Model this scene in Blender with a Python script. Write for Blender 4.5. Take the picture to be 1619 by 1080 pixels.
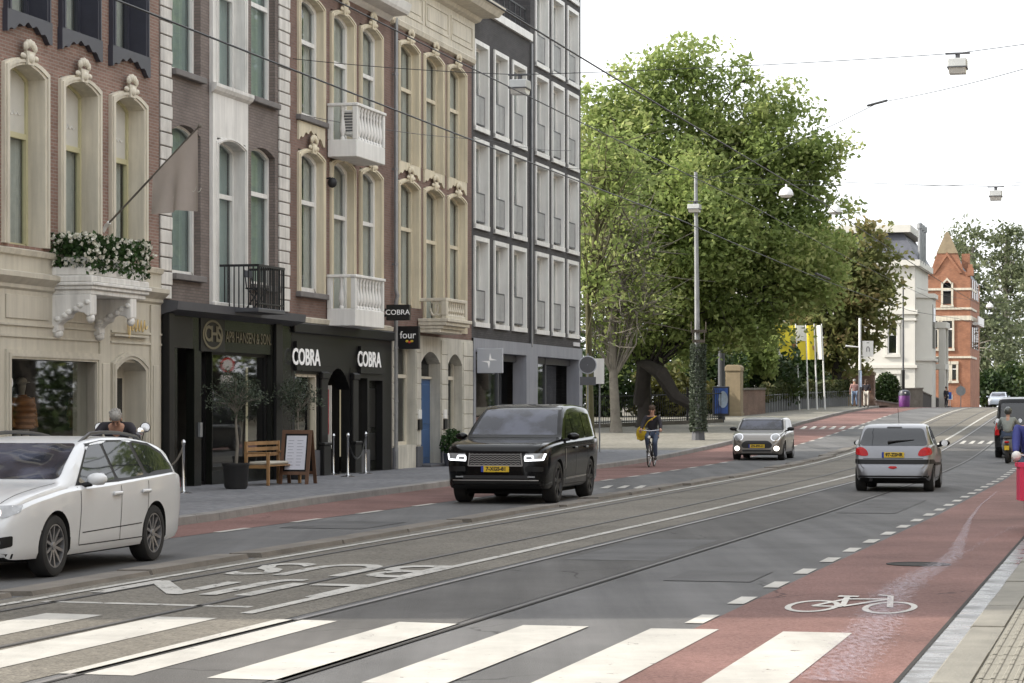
import bpy, bmesh, math, random
import numpy as np
from mathutils import Vector, Matrix
from mathutils.bvhtree import BVHTree
random.seed(7); RNG = np.random.default_rng(11)
SC = bpy.context.scene
for o in list(bpy.data.objects): bpy.data.objects.remove(o)

# ------------------------------------------------------------------ camera
F = 3778.0; CX = 809.5; HY = 643.0; CH = 1.78          # focal length, image centre, horizon row, eye height
TH = math.atan((1800 - CX) / F); SN, CS = math.sin(TH), math.cos(TH)   # heading of the street
cam = bpy.data.cameras.new('camera'); camo = bpy.data.objects.new('camera', cam)
SC.collection.objects.link(camo); SC.camera = camo
cam.sensor_width = 36; cam.lens = 36 * F / 1619; cam.shift_y = (HY - 540) / 1619
cam.clip_start = 0.3; cam.clip_end = 4000
camo.location = (0, 0, CH); camo.rotation_euler = (math.pi / 2, 0, 0)

# ------------------------------------------------------------------ world, sun, exposure
SUN_EL = math.radians(33); SUN_HEAD = math.radians(88)   # light travels towards this heading (from +Y to +X)
w = bpy.data.worlds.new('World'); SC.world = w; w.use_nodes = True
nt = w.node_tree; nt.nodes.clear()
sky = nt.nodes.new('ShaderNodeTexSky'); sky.sky_type = 'NISHITA'; sky.sun_disc = False
sky.sun_elevation = SUN_EL; sky.sun_rotation = math.radians(88 + 180)
sky.air_density = 1.3; sky.dust_density = 5.0; sky.ozone_density = 1.0
hs = nt.nodes.new('ShaderNodeHueSaturation'); hs.inputs['Saturation'].default_value = 0.38
mixw = nt.nodes.new('ShaderNodeMix'); mixw.data_type = 'RGBA'; mixw.inputs[0].default_value = 0.6
mixw.inputs[7].default_value = (9.0, 9.2, 9.5, 1)        # thin bright cloud over the whole sky
bg = nt.nodes.new('ShaderNodeBackground'); bg.inputs[1].default_value = 0.12
ow = nt.nodes.new('ShaderNodeOutputWorld')
nt.links.new(sky.outputs[0], hs.inputs['Color']); nt.links.new(hs.outputs[0], mixw.inputs[6])
nt.links.new(mixw.outputs[2], bg.inputs[0]); nt.links.new(bg.outputs[0], ow.inputs[0])
sl = bpy.data.lights.new('sun', 'SUN'); so = bpy.data.objects.new('sun', sl); SC.collection.objects.link(so)
sl.energy = 2.7; sl.angle = math.radians(0.9); sl.color = (1.0, 0.92, 0.80)
so.rotation_euler = Vector((math.sin(SUN_HEAD) * math.cos(SUN_EL), math.cos(SUN_HEAD) * math.cos(SUN_EL), -math.sin(SUN_EL))).to_track_quat('-Z', 'Y').to_euler()
so.location = (-60, -40, 60)
SC.view_settings.view_transform = 'Standard'; SC.view_settings.look = 'None'
SC.view_settings.exposure = 1.1; SC.view_settings.gamma = 1.0; SC.view_settings.use_curve_mapping = False

# ------------------------------------------------------------------ coordinates
def ease(x): x = max(0.0, min(1.0, x)); return x * x * (3 - 2 * x)
def g(Y): return 1.72 * ease((Y - 72) / 93.0)            # the road climbs to a bridge
def W(s, t, z=0.0): return Vector((s * SN - t * CS, s * CS + t * SN, z))   # s along the street, t to its left
def Wg(s, t, dz=0.0):
    p = W(s, t); p.z = g(p.y) + dz; return p
def ST(p): return (p[0] * SN + p[1] * CS, -p[0] * CS + p[1] * SN)
def P(x, y, Y): return Vector(((x - CX) * Y / F, Y, CH + (HY - y) * Y / F))
def G(x, y, dz=0.0):                                     # photo pixel -> point on the ground (dz above it)
    lo, hi = 5.0, 400.0
    for _ in range(50):
        m = (lo + hi) / 2
        if HY + F * (CH - g(m) - dz) / m > y: lo = m
        else: hi = m
    return Vector(((x - CX) * lo / F, lo, g(lo) + dz))
T0 = 19.0                                                # facade line of the left-hand row
def fY(x, v=0.0): return (T0 - v) / (SN - CS * (x - CX) / F)
def U(x, v=0.0):
    Y = fY(x, v); return (x - CX) * Y / F * SN + Y * CS
def Z(x, y, v=0.0): return CH + (HY - y) * fY(x, v) / F
def vsolve(xw, xc):                                      # how far a corner seen at column xc stands out from the wall at xw
    lo, hi = 0.0, 3.0
    for _ in range(40):
        m = (lo + hi) / 2
        if U(xc, m) > U(xw): lo = m
        else: hi = m
    return lo
def lerp(a, b, k): return a + (b - a) * k
def interp(tab, x):
    if x <= tab[0][0]: return tab[0][1]
    for (x0, y0), (x1, y1) in zip(tab, tab[1:]):
        if x <= x1: return y0 + (y1 - y0) * (x - x0) / (x1 - x0)
    return tab[-1][1]
def pchip(tab):                                          # smooth monotone curve through the table
    xs = [p[0] for p in tab]; ys = [p[1] for p in tab]; n = len(xs)
    h = [xs[i+1]-xs[i] for i in range(n-1)]; d = [(ys[i+1]-ys[i])/h[i] for i in range(n-1)]
    m = [0]*n; m[0] = d[0]; m[-1] = d[-1]
    for i in range(1, n-1):
        if d[i-1]*d[i] > 0:
            w1 = 2*h[i]+h[i-1]; w2 = h[i]+2*h[i-1]; m[i] = (w1+w2)/(w1/d[i-1]+w2/d[i])
    def f(x):
        if x <= xs[0]: return ys[0]
        if x >= xs[-1]: return ys[-1]
        for i in range(n-1):
            if x <= xs[i+1]:
                u = (x-xs[i])/h[i]; a = u*u*(3-2*u); b = u*(1-u)**2; c = u*u*(u-1)
                return ys[i]+(ys[i+1]-ys[i])*a+h[i]*(m[i]*b+m[i+1]*c)
    return f

# ------------------------------------------------------------------ materials
M = {}
def mat(name, col, rough=0.6, var=0.12, scale=3.0, bump=0.0, bscale=60.0, metal=0.0, spec=0.5, coat=0.0, emit=None, estr=0.0, rvar=0.0, detail=6, streak=0.0, along=None):
    m = bpy.data.materials.new(name); m.use_nodes = True; n = m.node_tree.nodes; l = m.node_tree.links
    b = n['Principled BSDF']; b.inputs['Roughness'].default_value = rough; b.inputs['Metallic'].default_value = metal
    b.inputs['Specular IOR Level'].default_value = spec; b.inputs['Coat Weight'].default_value = coat; b.inputs['Coat Roughness'].default_value = 0.04
    tc = n.new('ShaderNodeTexCoord')
    if var > 0:
        nz = n.new('ShaderNodeTexNoise'); nz.inputs['Scale'].default_value = scale; nz.inputs['Detail'].default_value = detail; nz.inputs['Roughness'].default_value = 0.65
        l.new(tc.outputs['Object'], nz.inputs['Vector'])
        mr = n.new('ShaderNodeMapRange'); mr.inputs[1].default_value = 0.25; mr.inputs[2].default_value = 0.75
        mr.inputs[3].default_value = 1 - var; mr.inputs[4].default_value = 1 + var; l.new(nz.outputs[0], mr.inputs[0])
        vm = n.new('ShaderNodeVectorMath'); vm.operation = 'SCALE'; vm.inputs[0].default_value = col[:3]; l.new(mr.outputs[0], vm.inputs['Scale'])
        outc = vm.outputs[0]
        if streak > 0:                                     # rain streaks (vertical), or wear along the street when a heading is given
            mp = n.new('ShaderNodeMapping'); mp.inputs['Scale'].default_value = (6, 6, .45) if along is None else (1.3, .05, 1)
            if along is not None: mp.inputs['Rotation'].default_value = (0, 0, along)
            n3 = n.new('ShaderNodeTexNoise'); n3.inputs['Scale'].default_value = 1.0; n3.inputs['Detail'].default_value = 7; n3.inputs['Roughness'].default_value = .62; l.new(tc.outputs['Object'], mp.inputs[0]); l.new(mp.outputs[0], n3.inputs['Vector'])
            m3 = n.new('ShaderNodeMapRange'); m3.inputs[1].default_value = .36; m3.inputs[2].default_value = .62; m3.inputs[3].default_value = 1-streak; m3.inputs[4].default_value = 1.0; l.new(n3.outputs[0], m3.inputs[0])
            v3 = n.new('ShaderNodeVectorMath'); v3.operation = 'SCALE'; l.new(outc, v3.inputs[0]); l.new(m3.outputs[0], v3.inputs['Scale']); outc = v3.outputs[0]
        l.new(outc, b.inputs['Base Color'])
        if rvar > 0:
            m2 = n.new('ShaderNodeMapRange'); m2.inputs[1].default_value = 0.3; m2.inputs[2].default_value = 0.7
            m2.inputs[3].default_value = rough - rvar; m2.inputs[4].default_value = rough + rvar; l.new(nz.outputs[0], m2.inputs[0]); l.new(m2.outputs[0], b.inputs['Roughness'])
    else: b.inputs['Base Color'].default_value = (*col[:3], 1)
    if bump > 0:
        nb = n.new('ShaderNodeTexNoise'); nb.inputs['Scale'].default_value = bscale; nb.inputs['Detail'].default_value = 4; l.new(tc.outputs['Object'], nb.inputs['Vector'])
        bp = n.new('ShaderNodeBump'); bp.inputs['Strength'].default_value = bump; bp.inputs['Distance'].default_value = 0.02; l.new(nb.outputs[0], bp.inputs['Height']); l.new(bp.outputs[0], b.inputs['Normal'])
    if emit: b.inputs['Emission Color'].default_value = (*emit, 1); b.inputs['Emission Strength'].default_value = estr
    M[name] = m; return m
def brick(name, c1, c2, mortar, bw=0.21, bh=0.0625, ms=0.01, scale=1.0):
    m = bpy.data.materials.new(name); m.use_nodes = True; n = m.node_tree.nodes; l = m.node_tree.links; b = n['Principled BSDF']
    tc = n.new('ShaderNodeTexCoord'); sx = n.new('ShaderNodeSeparateXYZ'); cx = n.new('ShaderNodeCombineXYZ'); ad = n.new('ShaderNodeMath')
    l.new(tc.outputs['Object'], sx.inputs[0]); l.new(sx.outputs[0], ad.inputs[0]); l.new(sx.outputs[1], ad.inputs[1]); l.new(ad.outputs[0], cx.inputs[0]); l.new(sx.outputs[2], cx.inputs[1])
    bt = n.new('ShaderNodeTexBrick'); bt.inputs['Scale'].default_value = scale; bt.inputs['Brick Width'].default_value = bw; bt.inputs['Row Height'].default_value = bh
    bt.inputs['Mortar Size'].default_value = ms; bt.inputs['Mortar Smooth'].default_value = 0.2; bt.inputs['Bias'].default_value = 0.0
    bt.inputs['Color1'].default_value = (*c1, 1); bt.inputs['Color2'].default_value = (*c2, 1); bt.inputs['Mortar'].default_value = (*mortar, 1); l.new(cx.outputs[0], bt.inputs['Vector'])
    nz = n.new('ShaderNodeTexNoise'); nz.inputs['Scale'].default_value = 1.1; nz.inputs['Detail'].default_value = 8; l.new(tc.outputs['Object'], nz.inputs['Vector'])
    mr = n.new('ShaderNodeMapRange'); mr.inputs[1].default_value = 0.3; mr.inputs[2].default_value = 0.7; mr.inputs[3].default_value = 0.78; mr.inputs[4].default_value = 1.2; l.new(nz.outputs[0], mr.inputs[0])
    vm = n.new('ShaderNodeVectorMath'); vm.operation = 'SCALE'; l.new(bt.outputs['Color'], vm.inputs[0]); l.new(mr.outputs[0], vm.inputs['Scale']); l.new(vm.outputs[0], b.inputs['Base Color'])
    bp = n.new('ShaderNodeBump'); bp.invert = True; bp.inputs['Strength'].default_value = 0.5; bp.inputs['Distance'].default_value = 0.01; l.new(bt.outputs['Fac'], bp.inputs['Height']); l.new(bp.outputs[0], b.inputs['Normal'])
    b.inputs['Roughness'].default_value = 0.85; M[name] = m; return m
def glass(name, tint=(0.85, 0.9, 0.9), body=(0.02, 0.025, 0.028), clear=0.75, rough=0.02, ior=1.5):   # pane: reflection by angle over a partly clear body
    m = bpy.data.materials.new(name); m.use_nodes = True; n = m.node_tree.nodes; l = m.node_tree.links; n.clear()
    o = n.new('ShaderNodeOutputMaterial'); tr = n.new('ShaderNodeBsdfTransparent'); tr.inputs[0].default_value = (*tint, 1)
    df = n.new('ShaderNodeBsdfDiffuse'); df.inputs[0].default_value = (*body, 1); mx = n.new('ShaderNodeMixShader'); mx.inputs[0].default_value = clear
    l.new(df.outputs[0], mx.inputs[1]); l.new(tr.outputs[0], mx.inputs[2])
    gl = n.new('ShaderNodeBsdfGlossy'); gl.inputs['Roughness'].default_value = rough; fr = n.new('ShaderNodeFresnel'); ge = n.new('ShaderNodeNewGeometry'); io = n.new('ShaderNodeMapRange'); io.inputs[3].default_value = ior; io.inputs[4].default_value = 1/ior; l.new(ge.outputs['Backfacing'], io.inputs[0]); l.new(io.outputs[0], fr.inputs[0])   # single sheets: same reflection from both sides
    m2 = n.new('ShaderNodeMixShader'); l.new(fr.outputs[0], m2.inputs[0]); l.new(mx.outputs[0], m2.inputs[1]); l.new(gl.outputs[0], m2.inputs[2]); l.new(m2.outputs[0], o.inputs[0])
    M[name] = m; return m
def leafmat(name, c1, c2, c3, trans=0.35):
    m = bpy.data.materials.new(name); m.use_nodes = True; n = m.node_tree.nodes; l = m.node_tree.links; b = n['Principled BSDF']; o = n['Material Output']
    ge = n.new('ShaderNodeNewGeometry'); cr = n.new('ShaderNodeValToRGB'); cr.color_ramp.elements[0].color = (*c1, 1); cr.color_ramp.elements[1].color = (*c3, 1)
    e = cr.color_ramp.elements.new(0.55); e.color = (*c2, 1)
    tc = n.new('ShaderNodeTexCoord'); nz = n.new('ShaderNodeTexNoise'); nz.inputs['Scale'].default_value = 0.45; nz.inputs['Detail'].default_value = 3; l.new(tc.outputs['Object'], nz.inputs['Vector'])
    ma = n.new('ShaderNodeMath'); ma.operation = 'MULTIPLY_ADD'; ma.inputs[1].default_value = 0.45; l.new(ge.outputs['Random Per Island'], ma.inputs[0])
    mb = n.new('ShaderNodeMapRange'); mb.inputs[1].default_value = 0.3; mb.inputs[2].default_value = 0.7; mb.inputs[3].default_value = 0.0; mb.inputs[4].default_value = 0.55; l.new(nz.outputs[0], mb.inputs[0]); l.new(mb.outputs[0], ma.inputs[2])
    l.new(ma.outputs[0], cr.inputs[0]); l.new(cr.outputs[0], b.inputs['Base Color']); b.inputs['Roughness'].default_value = 0.55; b.inputs['Specular IOR Level'].default_value = 0.3
    tl = n.new('ShaderNodeBsdfTranslucent'); l.new(cr.outputs[0], tl.inputs[0]); mx = n.new('ShaderNodeMixShader'); mx.inputs[0].default_value = trans
    l.new(b.outputs[0], mx.inputs[1]); l.new(tl.outputs[0], mx.inputs[2]); l.new(mx.outputs[0], o.inputs[0]); M[name] = m; return m

# ------------------------------------------------------------------ mesh building
class MB:
    def __init__(s): s.v = []; s.f = []; s.m = []
    def add(s, vs, fs, mi=0):
        k = len(s.v); s.v += [tuple(p) for p in vs]; s.f += [tuple(i + k for i in f) for f in fs]; s.m += [mi] * len(fs); return s
    def box(s, x0, x1, y0, y1, z0, z1, mi=0):
        return s.add([(x0,y0,z0),(x1,y0,z0),(x1,y1,z0),(x0,y1,z0),(x0,y0,z1),(x1,y0,z1),(x1,y1,z1),(x0,y1,z1)],
                     [(0,3,2,1),(4,5,6,7),(0,1,5,4),(1,2,6,5),(2,3,7,6),(3,0,4,7)], mi)
    def prism(s, poly, a, b, ax='y', mi=0):              # outline in the other two axes, from a to b along ax
        n = len(poly)
        def mk(p, h): return {'y': (p[0], h, p[1]), 'x': (h, p[0], p[1]), 'z': (p[0], p[1], h)}[ax]
        return s.add([mk(p, a) for p in poly] + [mk(p, b) for p in poly],
                     [tuple(range(n))[::-1], tuple(range(n, 2*n))] + [(i, (i+1) % n, n+(i+1) % n, n+i) for i in range(n)], mi)
    def tube(s, pts, r, n=8, cap=True, mi=0):
        pts = [Vector(p) for p in pts]; rs = r if isinstance(r, (list, tuple)) else [r]*len(pts); k = len(s.v); vs = []; fs = []
        up = Vector((0.13, 0.27, 0.95))
        for i, p in enumerate(pts):
            d = (pts[min(i+1, len(pts)-1)] - pts[max(i-1, 0)]).normalized(); a = d.cross(up)
            if a.length < 1e-3: a = d.cross(Vector((1, 0, 0)))
            a.normalize(); b = d.cross(a)
            vs += [tuple(p + (a*math.cos(2*math.pi*j/n) + b*math.sin(2*math.pi*j/n))*rs[i]) for j in range(n)]
        for i in range(len(pts)-1):
            for j in range(n): fs.append((i*n+j, i*n+(j+1) % n, (i+1)*n+(j+1) % n, (i+1)*n+j))
        if cap: fs += [tuple(range(n))[::-1], tuple(range((len(pts)-1)*n, len(pts)*n))]
        return s.add(vs, fs, mi)
    def lathe(s, prof, n=16, c=(0,0,0), ax='z', mi=0, cap=True):   # prof: (radius, height)
        vs = []; fs = []
        for r, h in prof:
            for j in range(n):
                a = 2*math.pi*j/n; u, w_ = r*math.cos(a), r*math.sin(a)
                q = {'z': (u, w_, h), 'y': (u, h, w_), 'x': (h, u, w_)}[ax]; vs.append((c[0]+q[0], c[1]+q[1], c[2]+q[2]))
        for i in range(len(prof)-1):
            for j in range(n): fs.append((i*n+j, i*n+(j+1) % n, (i+1)*n+(j+1) % n, (i+1)*n+j))
        if cap: fs += [tuple(range(n))[::-1], tuple(range((len(prof)-1)*n, len(prof)*n))]
        return s.add(vs, fs, mi)
    def ball(s, c, r, n=10, m_=6, mi=0):
        r = r if isinstance(r, (list, tuple)) else (r, r, r); vs = []; fs = []
        for i in range(m_+1):
            a = math.pi*i/m_
            for j in range(n):
                b = 2*math.pi*j/n; vs.append((c[0]+r[0]*math.sin(a)*math.cos(b), c[1]+r[1]*math.sin(a)*math.sin(b), c[2]+r[2]*math.cos(a)))
        for i in range(m_):
            for j in range(n): fs.append((i*n+j, (i+1)*n+j, (i+1)*n+(j+1) % n, i*n+(j+1) % n))
        return s.add(vs, fs, mi)
    def mesh(s, name, mats, smooth=False, bevel=0):
        me = bpy.data.meshes.new(name); me.from_pydata(s.v, [], s.f)
        for mm in (mats if isinstance(mats, (list, tuple)) else [mats]): me.materials.append(M[mm] if isinstance(mm, str) else mm)
        if any(s.m): me.polygons.foreach_set('material_index', s.m)
        bm = bmesh.new(); bm.from_mesh(me)
        bmesh.ops.recalc_face_normals(bm, faces=bm.faces)
        if bevel: bmesh.ops.bevel(bm, geom=[e for e in bm.edges if e.is_manifold and e.calc_face_angle(0) > 0.6], offset=bevel, segments=1, affect='EDGES', clamp_overlap=True)
        bm.to_mesh(me); bm.free()
        if smooth: me.polygons.foreach_set('use_smooth', [True]*len(me.polygons)); autosmooth(me, smooth if smooth is not True else 0.7)
        return me
    def build(s, name, mats, parent=None, smooth=False, bevel=0, loc=None):
        return link(name, s.mesh(name, mats, smooth, bevel), parent, loc)
def autosmooth(me, ang):
    try: me.set_sharp_from_angle(angle=ang)
    except Exception: pass
def link(name, data, parent=None, loc=None, rotz=None):
    o = bpy.data.objects.new(name, data); SC.collection.objects.link(o)
    if parent: o.parent = parent
    if loc is not None: o.location = loc
    if rotz is not None: o.rotation_euler = (0, 0, rotz)
    return o
def tag(o, label=None, cat=None, group=None, kind=None):
    if label: o['label'] = label
    if cat: o['category'] = cat
    if group: o['group'] = group
    if kind: o['kind'] = kind
    return o
def thing(name, label, cat, loc=(0,0,0), rotz=0.0, group=None):
    o = link(name, None, None, loc, rotz); o.empty_display_size = 0.3; return tag(o, label, cat, group)
def struct(name, mb, m, parent=None, **k):
    o = mb.build(name, m, parent, **k)
    if not parent: o['kind'] = 'structure'
    return o
ROW = math.pi/2 - TH                                     # rotation: local x along the street, local y into the left row
_fonts = {}
def text_mesh(body, size, depth, squash=1.0, spacing=1.0, shear=0.0, bold=0.0):   # letters as a mesh: x along the text, z up, centred
    cu = bpy.data.curves.new('lettering', 'FONT'); cu.body = body; cu.size = size; cu.extrude = depth/2; cu.align_x = 'CENTER'; cu.align_y = 'CENTER'
    cu.space_character = spacing; cu.offset = bold; cu.shear = shear; cu.resolution_u = 3
    o = bpy.data.objects.new('lettering', cu); SC.collection.objects.link(o); bpy.context.view_layer.update()
    me = bpy.data.meshes.new_from_object(o.evaluated_get(bpy.context.evaluated_depsgraph_get()))
    bpy.data.objects.remove(o); bpy.data.curves.remove(cu)
    me.transform(Matrix.Diagonal((squash, 1, 1, 1))); return me
def lettering(body, size, m, parent, loc, rot=(math.pi/2, 0, 0), depth=0.02, squash=1.0, spacing=1.0, name='lettering', shear=0.0, bold=0.0):
    me = text_mesh(body, size, depth, squash, spacing, shear, bold); me.materials.clear(); me.materials.append(M[m])
    o = link(name, me, parent, loc); o.rotation_euler = rot; return o
def script_mark(parent, m, u, y, z, wid, h, r=0.008, n=60, seed=1, ang=0.0, name='script'):   # illegible flowing handwriting as one thin stroke
    rd = random.Random(seed); pts = []; ph = 0.0; a = rd.uniform(.6, 1)
    for i in range(n+1):
        k = i/n; ph += .62
        if i % 9 == 0: a = rd.uniform(.35, .7) if k > .12 else 1.5
        x = (k-.5)*wid + .018*math.sin(ph*1.0+1.2); pts.append((u + x*math.cos(ang), y + x*math.sin(ang), z + h*.5*a*math.sin(ph)))
    mb = MB(); mb.tube(pts, r, 5); return mb.build(name, m, parent)
# ------------------------------------------------------------------ shared materials
mat('asphalt', (0.134, 0.134, 0.135), 0.8, 0.26, 0.35, 0.5, 90, spec=.2, detail=12, streak=.28, along=TH)
mat('asphalt_dark', (0.110, 0.107, 0.104), 0.8, 0.26, 0.4, 0.5, 80, spec=.2, detail=12, streak=.30, along=TH)
mat('rail_steel', (0.085, 0.08, 0.076), 0.6, 0.25, 3, metal=0.3)
mat('rail_sheen', (0.20, 0.19, 0.185), 0.5, 0.2, 3, metal=0.4)  # paler copy of the rail steel, sky sheen put into its colour
mat('asphalt_patch', (0.108, 0.108, 0.109), 0.85, 0.3, 0.8, 0.5, 70, spec=.2, detail=12)
mat('rail_groove', (0.015, 0.014, 0.013), 0.9, 0.2, 4)
mat('kerb', (0.20, 0.19, 0.18), 0.8, 0.3, 1.5, 0.4, 40)
mat('slab', (0.145, 0.13, 0.112), 0.85, 0.35, 1.4, 0.6, 40)
mat('wall_dark', (0.05, 0.05, 0.052), 0.7)
mat('kerb_pale', (0.19, 0.183, 0.158), .8, .28, 1.5, .4, 40)
mat('soil', (0.07, 0.06, 0.045), 0.95, 0.4, 1.0, 0.5, 20)
mat('stone_pale', (0.54, 0.52, 0.455), 0.8, 0.18, 1.2, 0.2, 40, streak=.25)
mat('tactile', (0.215, 0.205, 0.172), 0.8, 0.22, 1.6, 0.3, 60)
def worn_paint(name, col, wear):
    m = mat(name, col, 0.7, 0.2, 1.6, 0.2, 60, spec=.25, streak=.18, along=TH); n = m.node_tree.nodes; l = m.node_tree.links; b = n['Principled BSDF']
    tc = n.new('ShaderNodeTexCoord'); nz = n.new('ShaderNodeTexNoise'); nz.inputs['Scale'].default_value = 5.0; nz.inputs['Detail'].default_value = 12; nz.inputs['Roughness'].default_value = 0.75
    l.new(tc.outputs['Object'], nz.inputs['Vector']); mr = n.new('ShaderNodeMapRange'); mr.inputs[1].default_value = wear; mr.inputs[2].default_value = wear + 0.06; l.new(nz.outputs[0], mr.inputs[0])
    l.new(mr.outputs[0], b.inputs['Alpha']); return m
worn_paint('paint', (0.43, 0.42, 0.39), 0.325)
worn_paint('paint_worn', (0.44, 0.43, 0.40), 0.39)
def speckled(name, base, light, dark, scale, rough=0.8, bump=0.6, large=0.25, red=None):
    m = bpy.data.materials.new(name); m.use_nodes = True; n = m.node_tree.nodes; l = m.node_tree.links; b = n['Principled BSDF']; b.inputs['Roughness'].default_value = rough; b.inputs['Specular IOR Level'].default_value = .2
    tc = n.new('ShaderNodeTexCoord'); vo = n.new('ShaderNodeTexVoronoi'); vo.inputs['Scale'].default_value = scale; l.new(tc.outputs['Object'], vo.inputs['Vector'])
    cr = n.new('ShaderNodeValToRGB'); cr.color_ramp.elements[0].color = (*dark, 1); cr.color_ramp.elements[1].color = (*light, 1); e = cr.color_ramp.elements.new(0.5); e.color = (*base, 1)
    sx = n.new('ShaderNodeSeparateColor'); l.new(vo.outputs['Color'], sx.inputs[0]); l.new(sx.outputs[0], cr.inputs[0])
    nz = n.new('ShaderNodeTexNoise'); nz.inputs['Scale'].default_value = 0.35; nz.inputs['Detail'].default_value = 9; nz.inputs['Roughness'].default_value = 0.6; l.new(tc.outputs['Object'], nz.inputs['Vector'])
    mr = n.new('ShaderNodeMapRange'); mr.inputs[1].default_value = 0.3; mr.inputs[2].default_value = 0.7; mr.inputs[3].default_value = 1-large; mr.inputs[4].default_value = 1+large; l.new(nz.outputs[0], mr.inputs[0])
    vm = n.new('ShaderNodeVectorMath'); vm.operation = 'SCALE'; l.new(cr.outputs[0], vm.inputs[0]); l.new(mr.outputs[0], vm.inputs['Scale']); l.new(vm.outputs[0], b.inputs['Base Color'])
    bp = n.new('ShaderNodeBump'); bp.inputs['Strength'].default_value = bump; bp.inputs['Distance'].default_value = 0.01; l.new(vo.outputs['Distance'], bp.inputs['Height']); l.new(bp.outputs[0], b.inputs['Normal'])
    M[name] = m; return m
def add_cracks(name):                                     # fine wandering cracks, broken up along their length
    m = M[name]; n = m.node_tree.nodes; l = m.node_tree.links; b = n['Principled BSDF']; src = b.inputs['Base Color'].links[0].from_socket
    tc = n.new('ShaderNodeTexCoord'); nz = n.new('ShaderNodeTexNoise'); nz.inputs['Scale'].default_value = 1.1; nz.inputs['Detail'].default_value = 6; l.new(tc.outputs['Object'], nz.inputs['Vector'])
    ad = n.new('ShaderNodeVectorMath'); ad.operation = 'MULTIPLY_ADD'; ad.inputs[1].default_value = (1.2, 1.2, 0); l.new(nz.outputs['Color'], ad.inputs[0]); l.new(tc.outputs['Object'], ad.inputs[2])
    vo = n.new('ShaderNodeTexVoronoi'); vo.feature = 'DISTANCE_TO_EDGE'; vo.inputs['Scale'].default_value = .30; l.new(ad.outputs[0], vo.inputs['Vector'])
    mr = n.new('ShaderNodeMapRange'); mr.inputs[1].default_value = .001; mr.inputs[2].default_value = .007; mr.inputs[3].default_value = .45; mr.inputs[4].default_value = 1.0; l.new(vo.outputs['Distance'], mr.inputs[0])
    n2 = n.new('ShaderNodeTexNoise'); n2.inputs['Scale'].default_value = .25; l.new(tc.outputs['Object'], n2.inputs['Vector']); m2 = n.new('ShaderNodeMapRange'); m2.inputs[1].default_value = .5; m2.inputs[2].default_value = .6; l.new(n2.outputs[0], m2.inputs[0])
    mx = n.new('ShaderNodeMix'); mx.data_type = 'FLOAT'; l.new(m2.outputs[0], mx.inputs[0]); mx.inputs[2].default_value = 1.0; l.new(mr.outputs[0], mx.inputs[3])
    v = n.new('ShaderNodeVectorMath'); v.operation = 'SCALE'; l.new(src, v.inputs[0]); l.new(mx.outputs[0], v.inputs['Scale']); l.new(v.outputs[0], b.inputs['Base Color'])
add_cracks('asphalt'); add_cracks('asphalt_dark')
speckled('tram_bed', (0.142, 0.131, 0.111), (0.18, 0.167, 0.142), (0.10, 0.092, 0.08), 36)
speckled('red_asphalt', (0.165, 0.092, 0.081), (0.20, 0.118, 0.106), (0.12, 0.066, 0.058), 60, 0.8, 0.3, 0.34)
speckled('paving', (0.165, 0.168, 0.178), (0.20, 0.20, 0.21), (0.125, 0.128, 0.14), 9, 0.8, 0.15, 0.16)
speckled('paving_warm', (0.185, 0.175, 0.15), (0.22, 0.21, 0.18), (0.14, 0.135, 0.115), 9, 0.85, 0.15, 0.16)
speckled('gravel_earth', (0.11, 0.10, 0.08), (0.16, 0.14, 0.11), (0.06, 0.055, 0.045), 5, 0.95, 0.5, 0.3)

add_cracks('red_asphalt')
# ------------------------------------------------------------------ the street
OFF = [(5, .3), (10, .25), (25, .1), (40, -.1), (60, -.15), (95, .5), (135, 1.0), (200, 1.6), (400, 3.0)]
def off(s): return interp(OFF, s)
def kerbL(s): return interp([(0, 13.3), (20, 13.5), (35, 13.9), (41, 14.5), (52, 14.9), (68, 14.9), (86, 15.6), (120, 16.3), (150, 16.5), (200, 17.4), (400, 19)], s)
SS = [x for x in np.arange(4, 70, 3.0)] + [x for x in np.arange(70, 190, 3.0)] + [200, 240, 300, 400, 700]
def strip(mb, ta, tb, dz, s0=None, s1=None, ss=None):      # sheet between two lateral curves, following the ground
    st = ss or sorted(set([x for x in SS if (s0 is None or x > s0) and (s1 is None or x < s1)] + [x for x in (s0, s1) if x is not None]))
    fa = ta if callable(ta) else (lambda s: ta); fb = tb if callable(tb) else (lambda s: tb); vs = []; fs = []
    for i, s in enumerate(st):
        vs += [tuple(Wg(s, fa(s), dz)), tuple(Wg(s, fb(s), dz))]
        if i: k = 2*i; fs.append((k-2, k-1, k+1, k))
    return mb.add(vs, fs)
def o_(t): return lambda s: t + off(s)
# ground sheet to the horizon
mb = MB(); xs = list(np.arange(-120, 241, 20.0)); xs = [-1500, -600] + xs + [700, 1500]; ys = [-200, -50, 0] + list(np.arange(40, 200, 6.0)) + [220, 300, 500, 1000, 2500]
vs = [(x, y, g(y) - 0.03) for y in ys for x in xs]; n = len(xs)
mb.add(vs, [(j*n+i, j*n+i+1, (j+1)*n+i+1, (j+1)*n+i) for j in range(len(ys)-1) for i in range(n-1)]); struct('ground', mb, 'gravel_earth')
mb = MB(); strip(mb, 1.25, lambda s: kerbL(s) + 0.02, 0.0, -30, 700); road = struct('road', mb, 'asphalt')
mb = MB(); strip(mb, o_(6.75), o_(9.95), 0.004, 4, 400); struct('tram_bed', mb, 'tram_bed', road)
mb = MB(); strip(mb, o_(5.25), o_(6.6), 0.004, 4, 400); struct('track_asphalt', mb, 'asphalt_dark', road)
mb = MB(); strip(mb, 1.5, o_(3.28), 0.004, 4, 300); struct('cycle_lane', mb, 'red_asphalt', road)
mb = MB(); strip(mb, o_(12.62), lambda s: kerbL(s), 0.004, 4, 300); struct('cycle_lane', mb, 'red_asphalt', road)
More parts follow.
